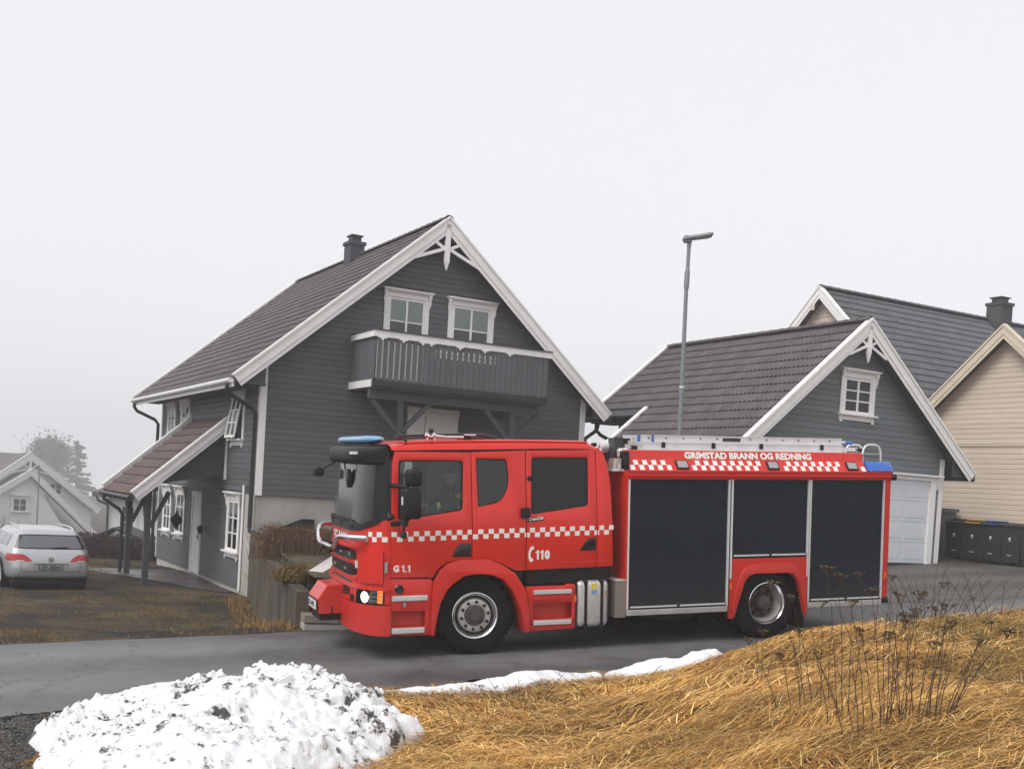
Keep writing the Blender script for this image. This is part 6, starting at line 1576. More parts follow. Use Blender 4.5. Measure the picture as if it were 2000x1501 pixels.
ew = MB(); ew.box(-2.93, -1.2, 16.75, 17.0, -0.2, 0.62); tag(ew.build('low_wall', m_conc2, None), 'short dark concrete wall end beside the winch of the fire engine', 'wall')
st = thing('concrete_steps', 'grey concrete steps at the roadside below the winch', 'steps', (-2.98, 16.28, -0.06), R(20))
mb = MB(); mb.box(0,1.15,0.02,0.42,0.0,0.10); mb.build('step', m_conc, st, bevel=0.01); mb = MB(); mb.box(0.0,1.2,0.0,0.42,0.115,0.235); mb.build('step', mat('weathered_concrete', (0.20,0.18,0.15), 0.85, var=0.3, scale=4), st, bevel=0.008)
hb = MB(); hb.hexa([(-3.06,16.95,0.76),(-2.86,16.85,0.76),(-2.86,16.80,0.76),(-3.06,16.90,0.76)], [(-2.50,18.4,1.55),(-2.36,18.3,1.40),(-2.36,18.25,1.40),(-2.50,18.35,1.55)])
hb = MB(); hb.hexa([(-3.09,17.0,0.77),(-2.87,17.0,0.76),(-2.87,17.05,0.76),(-3.09,17.05,0.77)], [(-2.35,17.05,1.30),(-2.35,17.05,1.10),(-2.35,17.10,1.10),(-2.35,17.10,1.30)])
tag(hb.build('stair_board', m_white, None), 'white sloping stair board beside the front of the fire engine', 'board')

# ------------------------------------------------------------------ silver estate car
m_silver = mat('silver_car_paint', (0.50,0.51,0.52), 0.30, metal=0.55, var=0.03, scale=2, coat=0.5)
CHD = HA + R(4.5)
CM = Matrix.Translation((-10.46, 25.2, -0.745)) @ Matrix.Rotation(CHD, 4, 'Z')
car = thing('parked_car', 'silver estate car parked on the wet lawn, seen from behind', 'car', mw=CM)
LV = [(.28,.87,.06,4.60),(.34,.905,.02,4.68),(.46,.915,.0,4.74),(.60,.92,.010,4.72),(.72,.92,.030,4.58),(.80,.915,.05,4.38),(.90,.885,.085,3.75),(.945,.865,.11,3.46),(1.05,.815,.175,3.22),(1.18,.75,.265,2.92),(1.28,.69,.34,2.68),(1.335,.645,.40,2.55),(1.37,.575,.47,2.40),(1.388,.44,.62,2.2),(1.395,.15,1.0,1.9)]
def lvl(z):
    for a, b in zip(LV[:-1], LV[1:]):
        if z <= b[0]:
            t = max(0, (z-a[0])/(b[0]-a[0])); return tuple(a[i]+(b[i]-a[i])*t for i in range(4))
    return LV[-1]
def car_pt(th, z, off=0.0):
    _, hw, yr, yf = lvl(z); n = 9.0; c, s = math.cos(th), math.sin(th)
    x = hw*(abs(c)**(2/n))*(1 if c > 0 else -1); y = (yr+yf)/2 + (yf-yr)/2*(abs(s)**(2/n))*(1 if s > 0 else -1)
    nx, ny = x/hw, (y-(yr+yf)/2)/((yf-yr)/2); nx, ny = abs(nx)**3*(1 if nx > 0 else -1), abs(ny)**3*(1 if ny > 0 else -1); l = math.hypot(nx, ny) or 1
    return (x + off*nx/l, y + off*ny/l, z + (off*0.5 if z > 0.9 else 0))
def th_of_x(xf):        # angle on the rear face at x = xf * half width
    n = 9.0; c = abs(xf)**(n/2)*(1 if xf > 0 else -1); return 2*math.pi - math.acos(max(-1, min(1, c)))
mb = MB(); NT = 160; zs = [l[0] for l in LV]
zz = []
for a, b in zip(zs[:-1], zs[1:]): zz += [a, (a+b)/2]
zz.append(zs[-1])
for z in zz: mb.v += [car_pt(2*math.pi*k/NT, z) for k in range(NT)]
for i in range(len(zz)-1):
    for k in range(NT): mb.f.append((i*NT+k, i*NT+(k+1) % NT, (i+1)*NT+(k+1) % NT, (i+1)*NT+k)); mb.m.append(0)
mb.f += [tuple(range((len(zz)-1)*NT, len(zz)*NT)), tuple(range(NT))[::-1]]; mb.m += [0, 0]
mb.build('body', m_silver, car, smooth=40)
def car_patch(name, x0, x1, z0, z1, mat_, off=0.004, nu=16, nv=6, par=None, f=None):
    """patch on the rear face; x as a fraction of the half width, f may bend z0/z1 along x"""
    mb = MB(); f = f or (lambda t: (z0, z1))
    def pt(u, v):
        xf = x0+(x1-x0)*u; a, b = f(xf); return car_pt(th_of_x(xf), a+(b-a)*v, off)
    mb.grid(pt, nu, nv); o = len(mb.v)
    return mb.build(name, mat_, par or car, smooth=40, recalc=False)
rw = car_patch('rear_window', -0.90, 0.90, 0.945, 1.27, m_blackg, 0.004, 24, 6, f=lambda x: (0.955-0.012*(1-x*x)+0.0, 1.265 - 0.02*abs(x)**6))
m_rgl = mat('car_rear_glass', (0.10,0.11,0.12), 0.06, coat=0.6)
car_patch('pane', -0.80, 0.80, 0.97, 1.235, m_rgl, 0.007, 20, 6, par=rw)
mb = MB(); mb.bar(car_pt(th_of_x(0.05), 0.965, 0.02), car_pt(th_of_x(0.42), 0.985, 0.02), 0.012, 0.02); mb.build('rear_wiper', m_black, car)
for s in (-1, 1):
    a, b = (s*0.45, s*0.978); 
    car_patch('tail_light', min(a,b), max(a,b), 0.66, 0.81, m_redlens, 0.006, 16, 4, f=lambda x, s=s: (0.655+0.02*abs(x), 0.665+0.165*min(1, max(0.02, (abs(x)-0.455)/0.20))**0.55))
    car_patch('lamp_reflector', s*0.62 if s > 0 else -0.80, s*0.80 if s > 0 else -0.62, 0.675, 0.692, m_sticker, 0.008, 4, 1)
car_patch('plate_recess', -0.42, 0.42, 0.46, 0.61, mat('silver_shadow_paint', (0.36,0.37,0.38), 0.35, metal=0.5), 0.003, 10, 2)  # recess shade painted as darker silver on a flush patch
car_patch('boot_line', -0.41, 0.41, 0.607, 0.622, m_black, 0.006, 10, 1); car_patch('boot_line', -0.68, 0.68, 0.437, 0.446, m_black, 0.004, 12, 1)
for s in (-1, 1): car_patch('boot_line', s*0.69-0.005, s*0.69+0.005, 0.44, 0.66, m_black, 0.004, 1, 4)
pl_ = car_patch('plate_frame', -0.285, 0.285, 0.475, 0.60, m_black, 0.010, 6, 2)
m_plt = mat('dirty_plate', (0.30,0.30,0.29), 0.6, var=0.2, scale=20); car_patch('number_plate', -0.265, 0.265, 0.497, 0.592, m_plt, 0.013, 6, 2, par=pl_)
place_text('plate_lettering', 'DV 20364', pl_, m_black, 0.1, lambda u, v: (-0.20+u, -0.0155, 0.51+v), bold=0.003, width=0.41, height=0.07)
car_patch('chrome_strip', -0.86, 0.86, 0.318, 0.335, m_chrome, 0.006, 20, 1); car_patch('bumper_skirt', -0.93, 0.93, 0.242, 0.30, m_black, 0.006, 20, 2)
mb = MB(); mb.box(-0.80,0.80,0.10,4.4,0.12,0.25); mb.build('underside', m_black, car)
def ring(mb, c, r0, r1, y, n=24):
    vs = []; 
    for k in range(n):
        a = 2*math.pi*k/n
        for r in (r0, r1): vs.append((c[0]+r*math.cos(a), y, c[1]+r*math.sin(a)))
    mb.add(vs, [(2*k, 2*k+1, (2*k+3) % (2*n), (2*k+2) % (2*n)) for k in range(n)])
mb = MB(); ring(mb, (0, 0.71), 0.045, 0.058, 0.012)
for a, b in (((-0.03,0.748),(-0.008,0.715)),((0.03,0.748),(0.008,0.715)),((-0.043,0.73),(-0.022,0.672)),((-0.022,0.672),(0.0,0.712)),((0.0,0.712),(0.022,0.672)),((0.022,0.672),(0.043,0.73))):
    mb.bar((a[0],0.012,a[1]), (b[0],0.012,b[1]), 0.011, 0.006, up=(0,1,0))
mb.build('maker_emblem', m_chrome, car, recalc=False)
# side windows on both sides, roof rails, wheels, mirrors
for s in (-1, 1):
    for y0, y1 in ((0.62,1.30),(1.36,2.15),(2.21,3.0)):
        mb = MB()
        def pt(u, v, s=s, y0=y0, y1=y1):
            z = 0.965+0.27*v; _, hw, yr, yf = lvl(z); y = y0+(y1-y0)*u + (0.10*v if y0 < 1 else 0) - (0.30*v*u if y0 > 2.2 else 0); n = 9.0
            t = abs((y-(yr+yf)/2)/((yf-yr)/2)); x = hw*(1-min(1, t)**n)**(1/n); return (s*(x+0.006), y, z+0.002)
        mb.grid(pt, 8, 5); mb.build('side_window', m_rgl, car, smooth=40, recalc=False)
    mb = MB(); mb.tube(smooth_path([(s*0.56,0.62,1.345),(s*0.565,0.70,1.405),(s*0.57,1.4,1.43),(s*0.56,2.3,1.405),(s*0.55,2.4,1.36)],4), 0.018, 8); mb.build('roof_rail', m_chrome, car, smooth=60)
    for y in (0.92, 3.65):
        mb = MB(); mb.lathe([(s*(-0.10),0.20),(s*(-0.11),0.30),(s*(-0.05),0.325),(s*0.07,0.325),(s*0.105,0.30),(s*0.10,0.22)], (s*0.835, y, 0.325), 'x', 28); w = mb.build('wheel', m_rubber, car, smooth=40)
        mb = MB(); mb.lathe([(s*0.100,0.225),(s*0.090,0.20),(s*0.06,0.18),(s*0.07,0.06),(s*0.08,0.001)], (s*0.835, y, 0.325), 'x', 20); mb.build('rim', m_alu, w, smooth=40)
        mb = MB(); mb.lathe([(s*0.0,0.36),(s*0.012,0.37),(s*0.012,0.325)], (s*0.908, y, 0.325), 'x', 28); mb.build('arch_gap', m_black, car)
    mb = MB(); mb.box(min(s*0.95,s*1.10), max(s*0.95,s*1.10), 2.88, 2.98, 0.92, 1.06); mb.build('door_mirror', m_silver, car, bevel=0.03)
    for y in (1.32, 2.18):
        mb = MB(); mb.box(s*0.915 if s > 0 else -0.945, 0.945 if s > 0 else -0.915, y+0.08, y+0.24, 0.79, 0.82); mb.build('door_handle', m_chrome, car, bevel=0.008)
        mb = MB(); mb.box(min(s*0.915,s*0.923), max(s*0.915,s*0.923), y, y+0.01, 0.34, 0.90); mb.build('door_gap', m_black, car)

# ------------------------------------------------------------------ twigs, hedges, trees
def twigs(name, n, base, spread, h, mat_, parent, lean_=0.35, w=0.004, seg=3, col=None, seed=0):
    """thin curved ribbons rising from a patch; base(n)->xyz"""
    g = np.random.default_rng(seed); b = base(g, n)
    az = g.uniform(0, 2*np.pi, n); ln = np.abs(g.normal(0, lean_, n)); hh = h*g.uniform(0.45, 1.0, n)
    ww = w*g.uniform(0.6, 1.3, n); fa = g.uniform(0, np.pi, n)
    P = []
    for k in range(seg+1):
        t = k/seg; r = hh*ln*(t**1.4) + 0.03*hh*np.sin(t*7+az*3)
        c = np.stack([b[:,0]+r*np.cos(az), b[:,1]+r*np.sin(az), b[:,2]+hh*t*np.sqrt(np.clip(1-(ln*t*0.6)**2, 0.1, 1))], -1)
        o_ = np.stack([np.cos(fa), np.sin(fa), 0*fa], -1)*(ww*(1-0.75*t))[:,None]
        P += [c-o_, c+o_]
    V = np.stack(P, 1); base_i = np.arange(n)[:,None]*(2*(seg+1)); F = []
    for k in range(seg): F.append(np.stack([base_i[:,0]+2*k, base_i[:,0]+2*k+1, base_i[:,0]+2*k+3, base_i[:,0]+2*k+2], -1))
    tint = None
    if col is not None:
        ci = g.integers(0, len(col), n); cc = np.array(col)[ci]*g.uniform(0.7, 1.3, (n,1)); tint = np.repeat(cc[:,None,:], 2*(seg+1), 1).reshape(-1,3)
    return from_numpy(name, V.reshape(-1,3), np.stack(F,1).reshape(-1,4), mat_, parent, tint=tint)
m_tint = tint_mat('dry_plant', 0.85, 0.08)
def leaves(name, pts, size, mat_, parent, col, seed=0, flat=0.0):
    g = np.random.default_rng(seed); n = len(pts)
    d1 = g.normal(size=(n,3)); d1 /= np.linalg.norm(d1,axis=1)[:,None]; d2 = g.normal(size=(n,3)); d2 -= (d2*d1).sum(1)[:,None]*d1; d2 /= np.linalg.norm(d2,axis=1)[:,None]
    s = size*g.uniform(0.5,1.4,(n,1)); V = np.stack([pts-d1*s, pts-d2*s*0.45, pts+d1*s, pts+d2*s*0.45],1)
    F = np.arange(n*4).reshape(n,4); ci = g.integers(0,len(col),n); cc = np.array(col)[ci]*g.uniform(0.65,1.35,(n,1))
    return from_numpy(name, V.reshape(-1,3), F, mat_, parent, tint=np.repeat(cc[:,None,:],4,1).reshape(-1,3))
TW = [(0.085,0.058,0.048),(0.060,0.042,0.036),(0.10,0.07,0.05),(0.045,0.035,0.03)]
hg = thing('hedge', 'long brown leafless hedge behind the silver car', 'hedge', (0,0,0))
def hb_(g, n):
    x = g.uniform(-24, -8.5, n); y = 37.5 + 0.10*(x+16) + g.normal(0, 0.28, n); return np.stack([x, y, ground_z(x, y)-0.05], -1)
twigs('twigs', 9000, hb_, 1, 0.92, m_tint, hg, 0.30, 0.010, 3, TW, 3)
gq = np.random.default_rng(5); hx = gq.uniform(-24,-8.5,15000); hp_ = np.stack([hx, 37.5+0.10*(hx+16)+gq.normal(0,0.30,15000), ground_z(hx, np.full_like(hx,37.5)) + 0.78*np.sqrt(gq.uniform(0.0,1,15000))*(1+0.10*np.sin(hx*2.1)+0.06*np.sin(hx*5))],-1)
leaves('dry_leaves', hp_, 0.045, m_tint, hg, [(0.07,0.048,0.045),(0.05,0.036,0.034),(0.09,0.06,0.052)], 6)
hg2 = thing('bush', 'tall reddish brown bush at the left edge behind the car', 'bush', (-17.0, 34.5, 0))
twigs('twigs', 2600, lambda g, n: np.stack([g.normal(-0.6,0.9,n), g.normal(0,0.5,n), np.full(n,-0.85)],-1), 1, 1.35, m_tint, hg2, 0.35, 0.010, 3, [(0.095,0.05,0.045),(0.06,0.038,0.036)], 8)
sb1 = thing('shrub', 'bare brown shrub on the terrace in front of the house foundation', 'shrub', (-4.1, 22.3, 0.62))
twigs('twigs', 2600, lambda g, n: np.stack([g.uniform(-0.95,1.3,n), g.normal(0,0.55,n)-0.2*g.uniform(-1,1,n), np.zeros(n)-0.05],-1), 1, 0.74, m_tint, sb1, 0.28, 0.006, 3, [(0.12,0.075,0.045),(0.075,0.05,0.035),(0.15,0.095,0.05)], 9)
gq = np.random.default_rng(15); pp = np.stack([gq.uniform(-0.9,1.3,2600), gq.normal(0,0.45,2600), 0.55*np.sqrt(gq.uniform(0,1,2600))],-1)
leaves('dry_leaves', pp, 0.030, m_tint, sb1, [(0.13,0.075,0.04),(0.085,0.055,0.035),(0.11,0.06,0.04)], 16)
sb2 = thing('shrub', 'olive brown cushion plant hanging over the retaining wall', 'shrub', (-3.48, 18.35, 0.52))
gq = np.random.default_rng(10); q = gq.normal(size=(4200,3)); q /= np.linalg.norm(q,axis=1)[:,None]; rr_ = gq.uniform(0.55,1.0,(4200,1))**0.5
leaves('foliage', q*rr_*np.array([0.40,0.75,0.16])+np.array([0.0,0,0.06]), 0.028, m_tint, sb2, [(0.155,0.11,0.035),(0.11,0.085,0.03),(0.19,0.13,0.045)], 11)
twigs('twigs', 500, lambda g, n: np.stack([g.normal(0,0.22,n), g.normal(0,0.45,n), np.zeros(n)],-1), 1, 0.28, m_tint, sb2, 0.6, 0.005, 3, [(0.15,0.10,0.04)], 12)

def conifer(name, label, loc, h, r, seed, n=16000, dens=1.0):
    t = thing(name, label, 'tree', loc); g = np.random.default_rng(seed)
    mb = MB(); mb.tube([(0,0,-0.5),(0.05,0,h*0.5),(0,0,h*0.97)], 0.1, 8, rr=[r*0.075, r*0.045, 0.02]); tr = mb.build('trunk', m_bark, t, smooth=60)
    mb = MB(); tips = []
    nb = 110
    for k in range(nb):
        z = h*(0.10+0.87*(k/nb)); a = g.uniform(0,2*np.pi); L_ = r*(1-0.93*(z/h)**1.15)*g.uniform(0.55,1.18)
        e = np.array([np.cos(a)*L_, np.sin(a)*L_, z - 0.10*L_ + 0.10*L_*g.uniform(-1,1)]); mb.tube([(0,0,z),tuple(e*0.5+np.array([0,0,z])*0.5+np.array([0,0,-0.06*L_])),tuple(e)], 0.03, 4, rr=[0.05,0.03,0.012]); tips.append((z, e, L_))
    mb.build('branch', m_bark, t)
    pts = []
    for z, e, L_ in tips:
        m = int(n/nb*(0.4+L_/r)); u = g.uniform(0.12,1.05,m)[:,None]; p = np.array([0,0,z])*(1-u)+e*u
        p = p + g.normal(0,1,(m,3))*np.array([0.20,0.20,0.16])*(0.35+0.9*L_/r) + np.array([0,0,-0.10]); pts.append(p)
    leaves('crown', np.concatenate(pts), 0.38, m_tint, t, [(0.075,0.090,0.075),(0.055,0.068,0.058),(0.090,0.102,0.082)], seed+1)  # crown greens paled: some of the fog is put into the colour
    return t
conifer('conifer_tree', 'tall dark conifer fading into the fog behind the white house', (-118.0, 298.0, -17.0), 26.0, 9.6, 21)
tt = thing('leafless_tree', 'small bushy tree in the fog beside the far chimney', 'tree', (-119.0, 283.0, -17.0))
mb = MB(); mb.tube([(0,0,-2),(0.1,0,12),(0,0,21.5)],0.15,6,rr=[0.5,0.3,0.06]); mb.build('trunk', m_bark, tt)
gq = np.random.default_rng(30); q = gq.normal(size=(9000,3))*np.array([2.3,1.9,2.1])+np.array([0,0,20.6]); leaves('crown', q, 0.36, m_tint, tt, [(0.035,0.04,0.034),(0.05,0.05,0.042)], 31)

# ------------------------------------------------------------------ snow
def snow_mat(name, dirt):
    m = bpy.data.materials.new(name); m.use_nodes = True; nt = m.node_tree; b = nt.nodes['Principled BSDF']; L = nt.links.new
    tc = nt.nodes.new('ShaderNodeTexCoord')
    n1 = nt.nodes.new('ShaderNodeTexNoise'); n1.inputs['Scale'].default_value = 7; n1.inputs['Detail'].default_value = 9; n1.inputs['Roughness'].default_value = 0.72
    n2 = nt.nodes.new('ShaderNodeTexNoise'); n2.inputs['Scale'].default_value = 1.3; n2.inputs['Detail'].default_value = 3
    L(tc.outputs['Object'], n1.inputs['Vector']); L(tc.outputs['Object'], n2.inputs['Vector'])
    ad = nt.nodes.new('ShaderNodeMath'); ad.operation = 'MULTIPLY_ADD'; ad.inputs[1].default_value = 0.45; L(n2.outputs['Fac'], ad.inputs[0]); L(n1.outputs['Fac'], ad.inputs[2])
    cr = nt.nodes.new('ShaderNodeValToRGB'); e = cr.color_ramp.elements
    e[0].position = 0.0; e[0].color = (0.76,0.77,0.79,1); e[1].position = 1.0; e[1].color = (0.035,0.032,0.03,1)
    x = cr.color_ramp.elements.new(0.80-dirt); x.color = (0.74,0.75,0.765,1); x = cr.color_ramp.elements.new(0.84-dirt); x.color = (0.50,0.49,0.47,1); x = cr.color_ramp.elements.new(0.875-dirt); x.color = (0.05,0.046,0.042,1)
    L(ad.outputs[0], cr.inputs['Fac']); L(cr.outputs[0], b.inputs['Base Color']); b.inputs['Roughness'].default_value = 0.6
    b.inputs['Subsurface Weight'].default_value = 0.0
    nb = nt.nodes.new('ShaderNodeTexNoise'); nb.inputs['Scale'].default_value = 30; nb.inputs['Detail'].default_value = 6; L(tc.outputs['Object'], nb.inputs['Vector'])
    bp = nt.nodes.new('ShaderNodeBump'); bp.inputs['Strength'].default_value = 0.5; bp.inputs['Distance'].default_value = 0.02; L(nb.outputs['Fac'], bp.inputs['Height']); L(bp.outputs[0], b.inputs['Normal'])
    return m
m_snow = snow_mat('dirty_snow', 0.018); m_snow2 = snow_mat('clean_snow', -0.05)
def nz(x, y, s, seed=0, oct_=4): return np.array([mnoise.fractal(Vector((a*s, b*s, seed)), 0.8, 2.1, oct_) for a, b in zip(x.ravel(), y.ravel())]).reshape(x.shape)
def poly_sd(poly, x, y):
    """distance inside a polygon (negative outside)"""
    d = np.full(x.shape, 1e9); ins = np.zeros(x.shape, bool); n = len(poly)
    for i in range(n):
        (ax, ay), (bx, by) = poly[i], poly[(i+1) % n]; vx, vy = bx-ax, by-ay
        t = np.clip(((x-ax)*vx+(y-ay)*vy)/(vx*vx+vy*vy), 0, 1); d = np.minimum(d, np.hypot(x-ax-t*vx, y-ay-t*vy))
        c = ((ay > y) != (by > y)) & (x < (bx-ax)*(y-ay)/(by-ay+1e-12)+ax); ins ^= c
    return np.where(ins, d, -d)
def snow_field(name, poly, hfun, res, mat_, label, cat, rough=0.05, wave=0.12, seed=0):
    xs = [p[0] for p in poly]; ys = [p[1] for p in poly]
    gx_ = np.arange(min(xs)-0.25, max(xs)+0.25, res); gy_ = np.arange(min(ys)-0.25, max(ys)+0.25, res)
    X, Y = np.meshgrid(gx_, gy_, indexing='ij')
    n0 = nz(X, Y, 2.2, seed+5.1, 3); wx, wy = nz(X, Y, 3.0, seed+11.7, 3), nz(X, Y, 3.0, seed+17.3, 3)
    d = poly_sd(poly, X, Y) + wave*n0
    n1 = nz(X+0.18*wx, Y+0.18*wy, 2.3, seed+1.3, 4); n2 = nz(X+0.10*wy, Y+0.10*wx, 8.0, seed+2.7, 4)
    cell = 1-np.abs(n1)*1.5                                   # sharp crests between lumps
    h = hfun(X, Y) * np.clip(d/0.30, 0, 1)**0.6 + rough*(1.2*n1 + 1.6*np.clip(cell-0.55,0,1) + 1.0*n2*np.clip(n0*1.6+0.15, 0.08, 1) + 0.8*np.abs(n2)*np.clip(cell-0.5,0,1))*np.clip(d/0.18, 0, 1)
    up_ = np.clip(d/0.10, -1, 1)
    Z = ground_z(X, Y) + np.where(d > 0, 0.03*np.clip(d/0.06, 0, 1) + np.maximum(h, -0.01), -0.06)
    n, k = X.shape; i, j = np.meshgrid(np.arange(n-1), np.arange(k-1), indexing='ij'); a = (i*k+j); 
    keep = (d[:-1,:-1] > -0.05) | (d[1:,1:] > -0.05) | (d[:-1,1:] > -0.05) | (d[1:,:-1] > -0.05)
    a = a[keep]; F = np.stack([a, a+k, a+k+1, a+1], -1)
    used = np.unique(F); remap = np.full(n*k, -1); remap[used] = np.arange(len(used))
    # overhang the crests a little so the lumps throw real shade
    Xo = X + 0.05*wx*np.clip(d/0.2, 0, 1); Yo = Y + 0.05*wy*np.clip(d/0.2, 0, 1)
    V = np.stack([Xo, Yo, Z], -1).reshape(-1,3)[used]
    o = from_numpy(name, V, remap[F], mat_, None, smooth=True); o.data.set_sharp_from_angle(angle=R(75))
    return tag(o, label, cat)
gs = lambda X, Y, cx, cy, sx, sy, h: h*np.exp(-((X-cx)/sx)**2-((Y-cy)/sy)**2)
pile = [(-4.25,9.9),(-4.35,10.7),(-4.0,11.1),(-3.5,11.25),(-3.1,11.7),(-2.6,12.0),(-2.0,12.0),(-1.55,11.5),(-1.15,11.0),(-0.85,10.3),(-0.62,9.8),(-0.85,9.2),(-1.1,8.6),(-1.6,7.9),(-2.6,7.7),(-3.3,8.0),(-3.75,9.0)]
snow_field('snow_pile', pile, lambda X, Y: 0.08+gs(X,Y,-2.2,10.9,0.62,0.75,0.24)+gs(X,Y,-2.15,9.9,1.0,0.9,0.26)+gs(X,Y,-3.2,10.1,0.75,0.7,0.20)+gs(X,Y,-1.45,10.2,0.5,0.7,0.13)+gs(X,Y,-2.5,8.6,1.1,0.9,0.22), 0.022, m_snow, 'large heap of dirty melting snow at the near roadside', 'snow heap', 0.075, 0.12)
heap = bpy.data.objects['snow_pile']
gc = np.random.default_rng(77); hv_ = np.empty(len(heap.data.vertices)*3, np.float32); heap.data.vertices.foreach_get('co', hv_); hv_ = hv_.reshape(-1,3)
mb = MB(); cnt = 0
while cnt < 170:
    p = hv_[gc.integers(0, len(hv_))]; px_, py_ = float(p[0]), float(p[1])
    crest = math.exp(-((px_+2.1)/0.9)**2-((py_-10.8)/0.75)**2) + 0.6*math.exp(-((px_+1.3)/0.6)**2-((py_-10.2)/0.7)**2) + 0.45*math.exp(-((px_+3.4)/0.7)**2-((py_-10.6)/0.5)**2)
    if gc.random() > 0.10 + crest: continue
    s_ = float(gc.gamma(3.0, 0.013)) + 0.015; th_ = s_*float(gc.uniform(0.15, 0.40)); rot = Matrix.Rotation(float(gc.uniform(0,6.28)),3,'Z') @ Matrix.Rotation(float(gc.normal(0,0.55)),3,'X') @ Matrix.Rotation(float(gc.normal(0,0.55)),3,'Y')
    n_ = 7; lo, hi = [], []
    for q in range(n_):
        a = 2*math.pi*(q+float(gc.uniform(-.3,.3)))/n_; r1 = s_*float(gc.uniform(0.6,1.15)); c_ = Vector((px_,py_,float(p[2])+0.3*th_))
        lo.append(c_ + rot @ Vector((math.cos(a)*r1*0.9, math.sin(a)*r1*0.9, -th_))); hi.append(c_ + rot @ Vector((math.cos(a)*r1*0.8, math.sin(a)*r1*0.8, th_*float(gc.uniform(0.5,1.0)))))
    mb.hexa(lo, hi); cnt += 1
tag(mb.build('ice_chunks', m_snow, heap, bevel=0.006, seg=2, smooth=50), kind='stuff')
strip1 = [(-1.45,12.05),(-1.0,12.25),(-0.45,12.42),(0.1,12.9),(0.6,13.05),(1.1,13.1),(1.25,12.95),(0.85,12.6),(0.3,12.1),(-0.2,11.85),(-0.8,11.75),(-1.3,11.65)]
snow_field('snow_strip', strip1, lambda X, Y: 0.07+gs(X,Y,0.3,12.5,0.7,0.4,0.07), 0.03, m_snow2, 'long low strip of snow between road edge and dead grass', 'snow', 0.02, 0.10, 3)
strip2 = [(1.15,13.15),(1.6,13.45),(2.0,13.65),(2.4,13.8),(2.9,14.05),(3.0,13.6),(2.4,13.1),(1.8,12.9),(1.35,12.85)]
snow_field('snow_strip', strip2, lambda X, Y: 0.10+gs(X,Y,2.5,13.5,0.35,0.4,0.17)+gs(X,Y,1.8,13.2,0.3,0.3,0.08), 0.03, m_snow2, 'short humped snow strip in front of the truck\'s rear half', 'snow', 0.02, 0.08, 7)
strip3 = [(-3.95,11.75),(-3.6,12.0),(-3.35,12.05),(-3.3,11.85),(-3.6,11.65),(-3.9,11.6)]
snow_field('snow_lump', strip3, lambda X, Y: 0.05+gs(X,Y,-3.45,11.9,0.15,0.12,0.09), 0.022, m_snow, 'small grey snow lump on the gravel behind the large heap', 'snow', 0.03, 0.06, 9)

# ------------------------------------------------------------------ dead weeds standing in the grass
m_stem = mat('dark_dead_stem', (0.050,0.034,0.026), 0.85, var=0.3, scale=20); m_head = mat('dry_flower_head', (0.075,0.048,0.026), 0.9, var=0.4, scale=40)
def weed(label, x, y, stems, group='dead weeds in the grass bank', heads=True, r=0.0034):
    z = float(ground_z(x, y)); t = thing('dead_weed', label, 'weed', (x, y, z-0.02), group=group); g = random.Random(int(x*1000+y*77))
    for (bx, by, dx, dy, h, hd) in stems:
        mb = MB(); pts = []
        for k in range(7):
            u = k/6; pts.append((bx + dx*u**1.3 + g.uniform(-.006,.006), by + dy*u**1.3 + g.uniform(-.006,.006), h*u))
        mb.tube(pts, r, 5, rr=[r*(1.15-0.75*k/6) for k in range(7)])
        for k in range(3):                         # leaf stubs and side shoots
            i = g.randint(2, 5); a = g.uniform(0, 6.28); L_ = g.uniform(0.03, 0.11); p = Vector(pts[i])
            mb.tube([p, p + Vector((math.cos(a)*L_*0.6, math.sin(a)*L_*0.6, L_*0.7))], r*0.5, 4)
        stem = mb.build('stem', m_stem, t)
        if hd:
            p = Vector(pts[-1]); hb2 = MB()
            for q in range(hd*5+5):
                a = g.uniform(0, 6.28); rr_ = g.uniform(0.008, 0.052); e = p + Vector((math.cos(a)*rr_, math.sin(a)*rr_, g.uniform(-0.004, 0.018)))
                hb2.tube([p - Vector((0,0,0.045)), e], 0.0014, 3)
                hb2.lathe([(-0.006,0.003),(-0.002,0.011),(0.005,0.010),(0.007,0.002)], e, 'z', 6)
            hb2.build('flower_head', m_head, stem)
    return t
def fan(n, spread, h, lx=0.0, hd=1, seed=1, sx=0.1):
    g = random.Random(seed); out = []
    for k in range(n):
        f = (k/(max(1, n-1))-0.5)*2; hh = h*g.uniform(0.62, 1.0)
        out.append((f*sx+g.uniform(-.03,.03), g.uniform(-.08,.08), f*spread+lx+g.uniform(-.06,.06), g.uniform(-.12,.12), hh, (hd if g.random() < 0.45 else 0)))
    return out
weed('tall dead weed with two brown flower heads before the rear roller shutter', 2.42, 7.84, [(-.02,0,-0.13,0,1.15,2),(0.03,0.03,-0.09,0.02,1.10,2),(0.06,0,-0.02,0.05,0.92,1),(-.08,0,-.2,.0,.8,0),(.1,.02,.02,0,.7,0),(.02,-.05,-.28,0,.62,0)])
weed('dead weed cluster with heads against the rear wheel arch', 2.38, 8.36, [(-.06,0,-0.30,0,0.98,2),(0,.02,-.22,0,0.88,2),(.05,0,-.05,0,0.86,1),(.1,0,.0,.05,.7,0),(-.1,.0,-.1,0,.55,0)])
weed('dense tuft of dead stems left of the leaning one', 2.65, 7.41, fan(9, 0.10, 0.98, -0.02, 1, 4, 0.12))
weed('dense fan of bare dead stems in the middle of the bank', 2.81, 7.34, fan(12, 0.20, 0.95, 0.05, 1, 5, 0.14))
weed('dead weeds leaning to the right over the short grass', 2.93, 7.22, [(0,0,0.36,0,0.66,2),(-.02,.02,.28,.02,.70,1),(.02,0,.22,0,.62,0),(.04,.02,.15,0,.58,1),(-.05,0,.10,.03,.74,0),(-.08,0,.03,0,.8,1)])
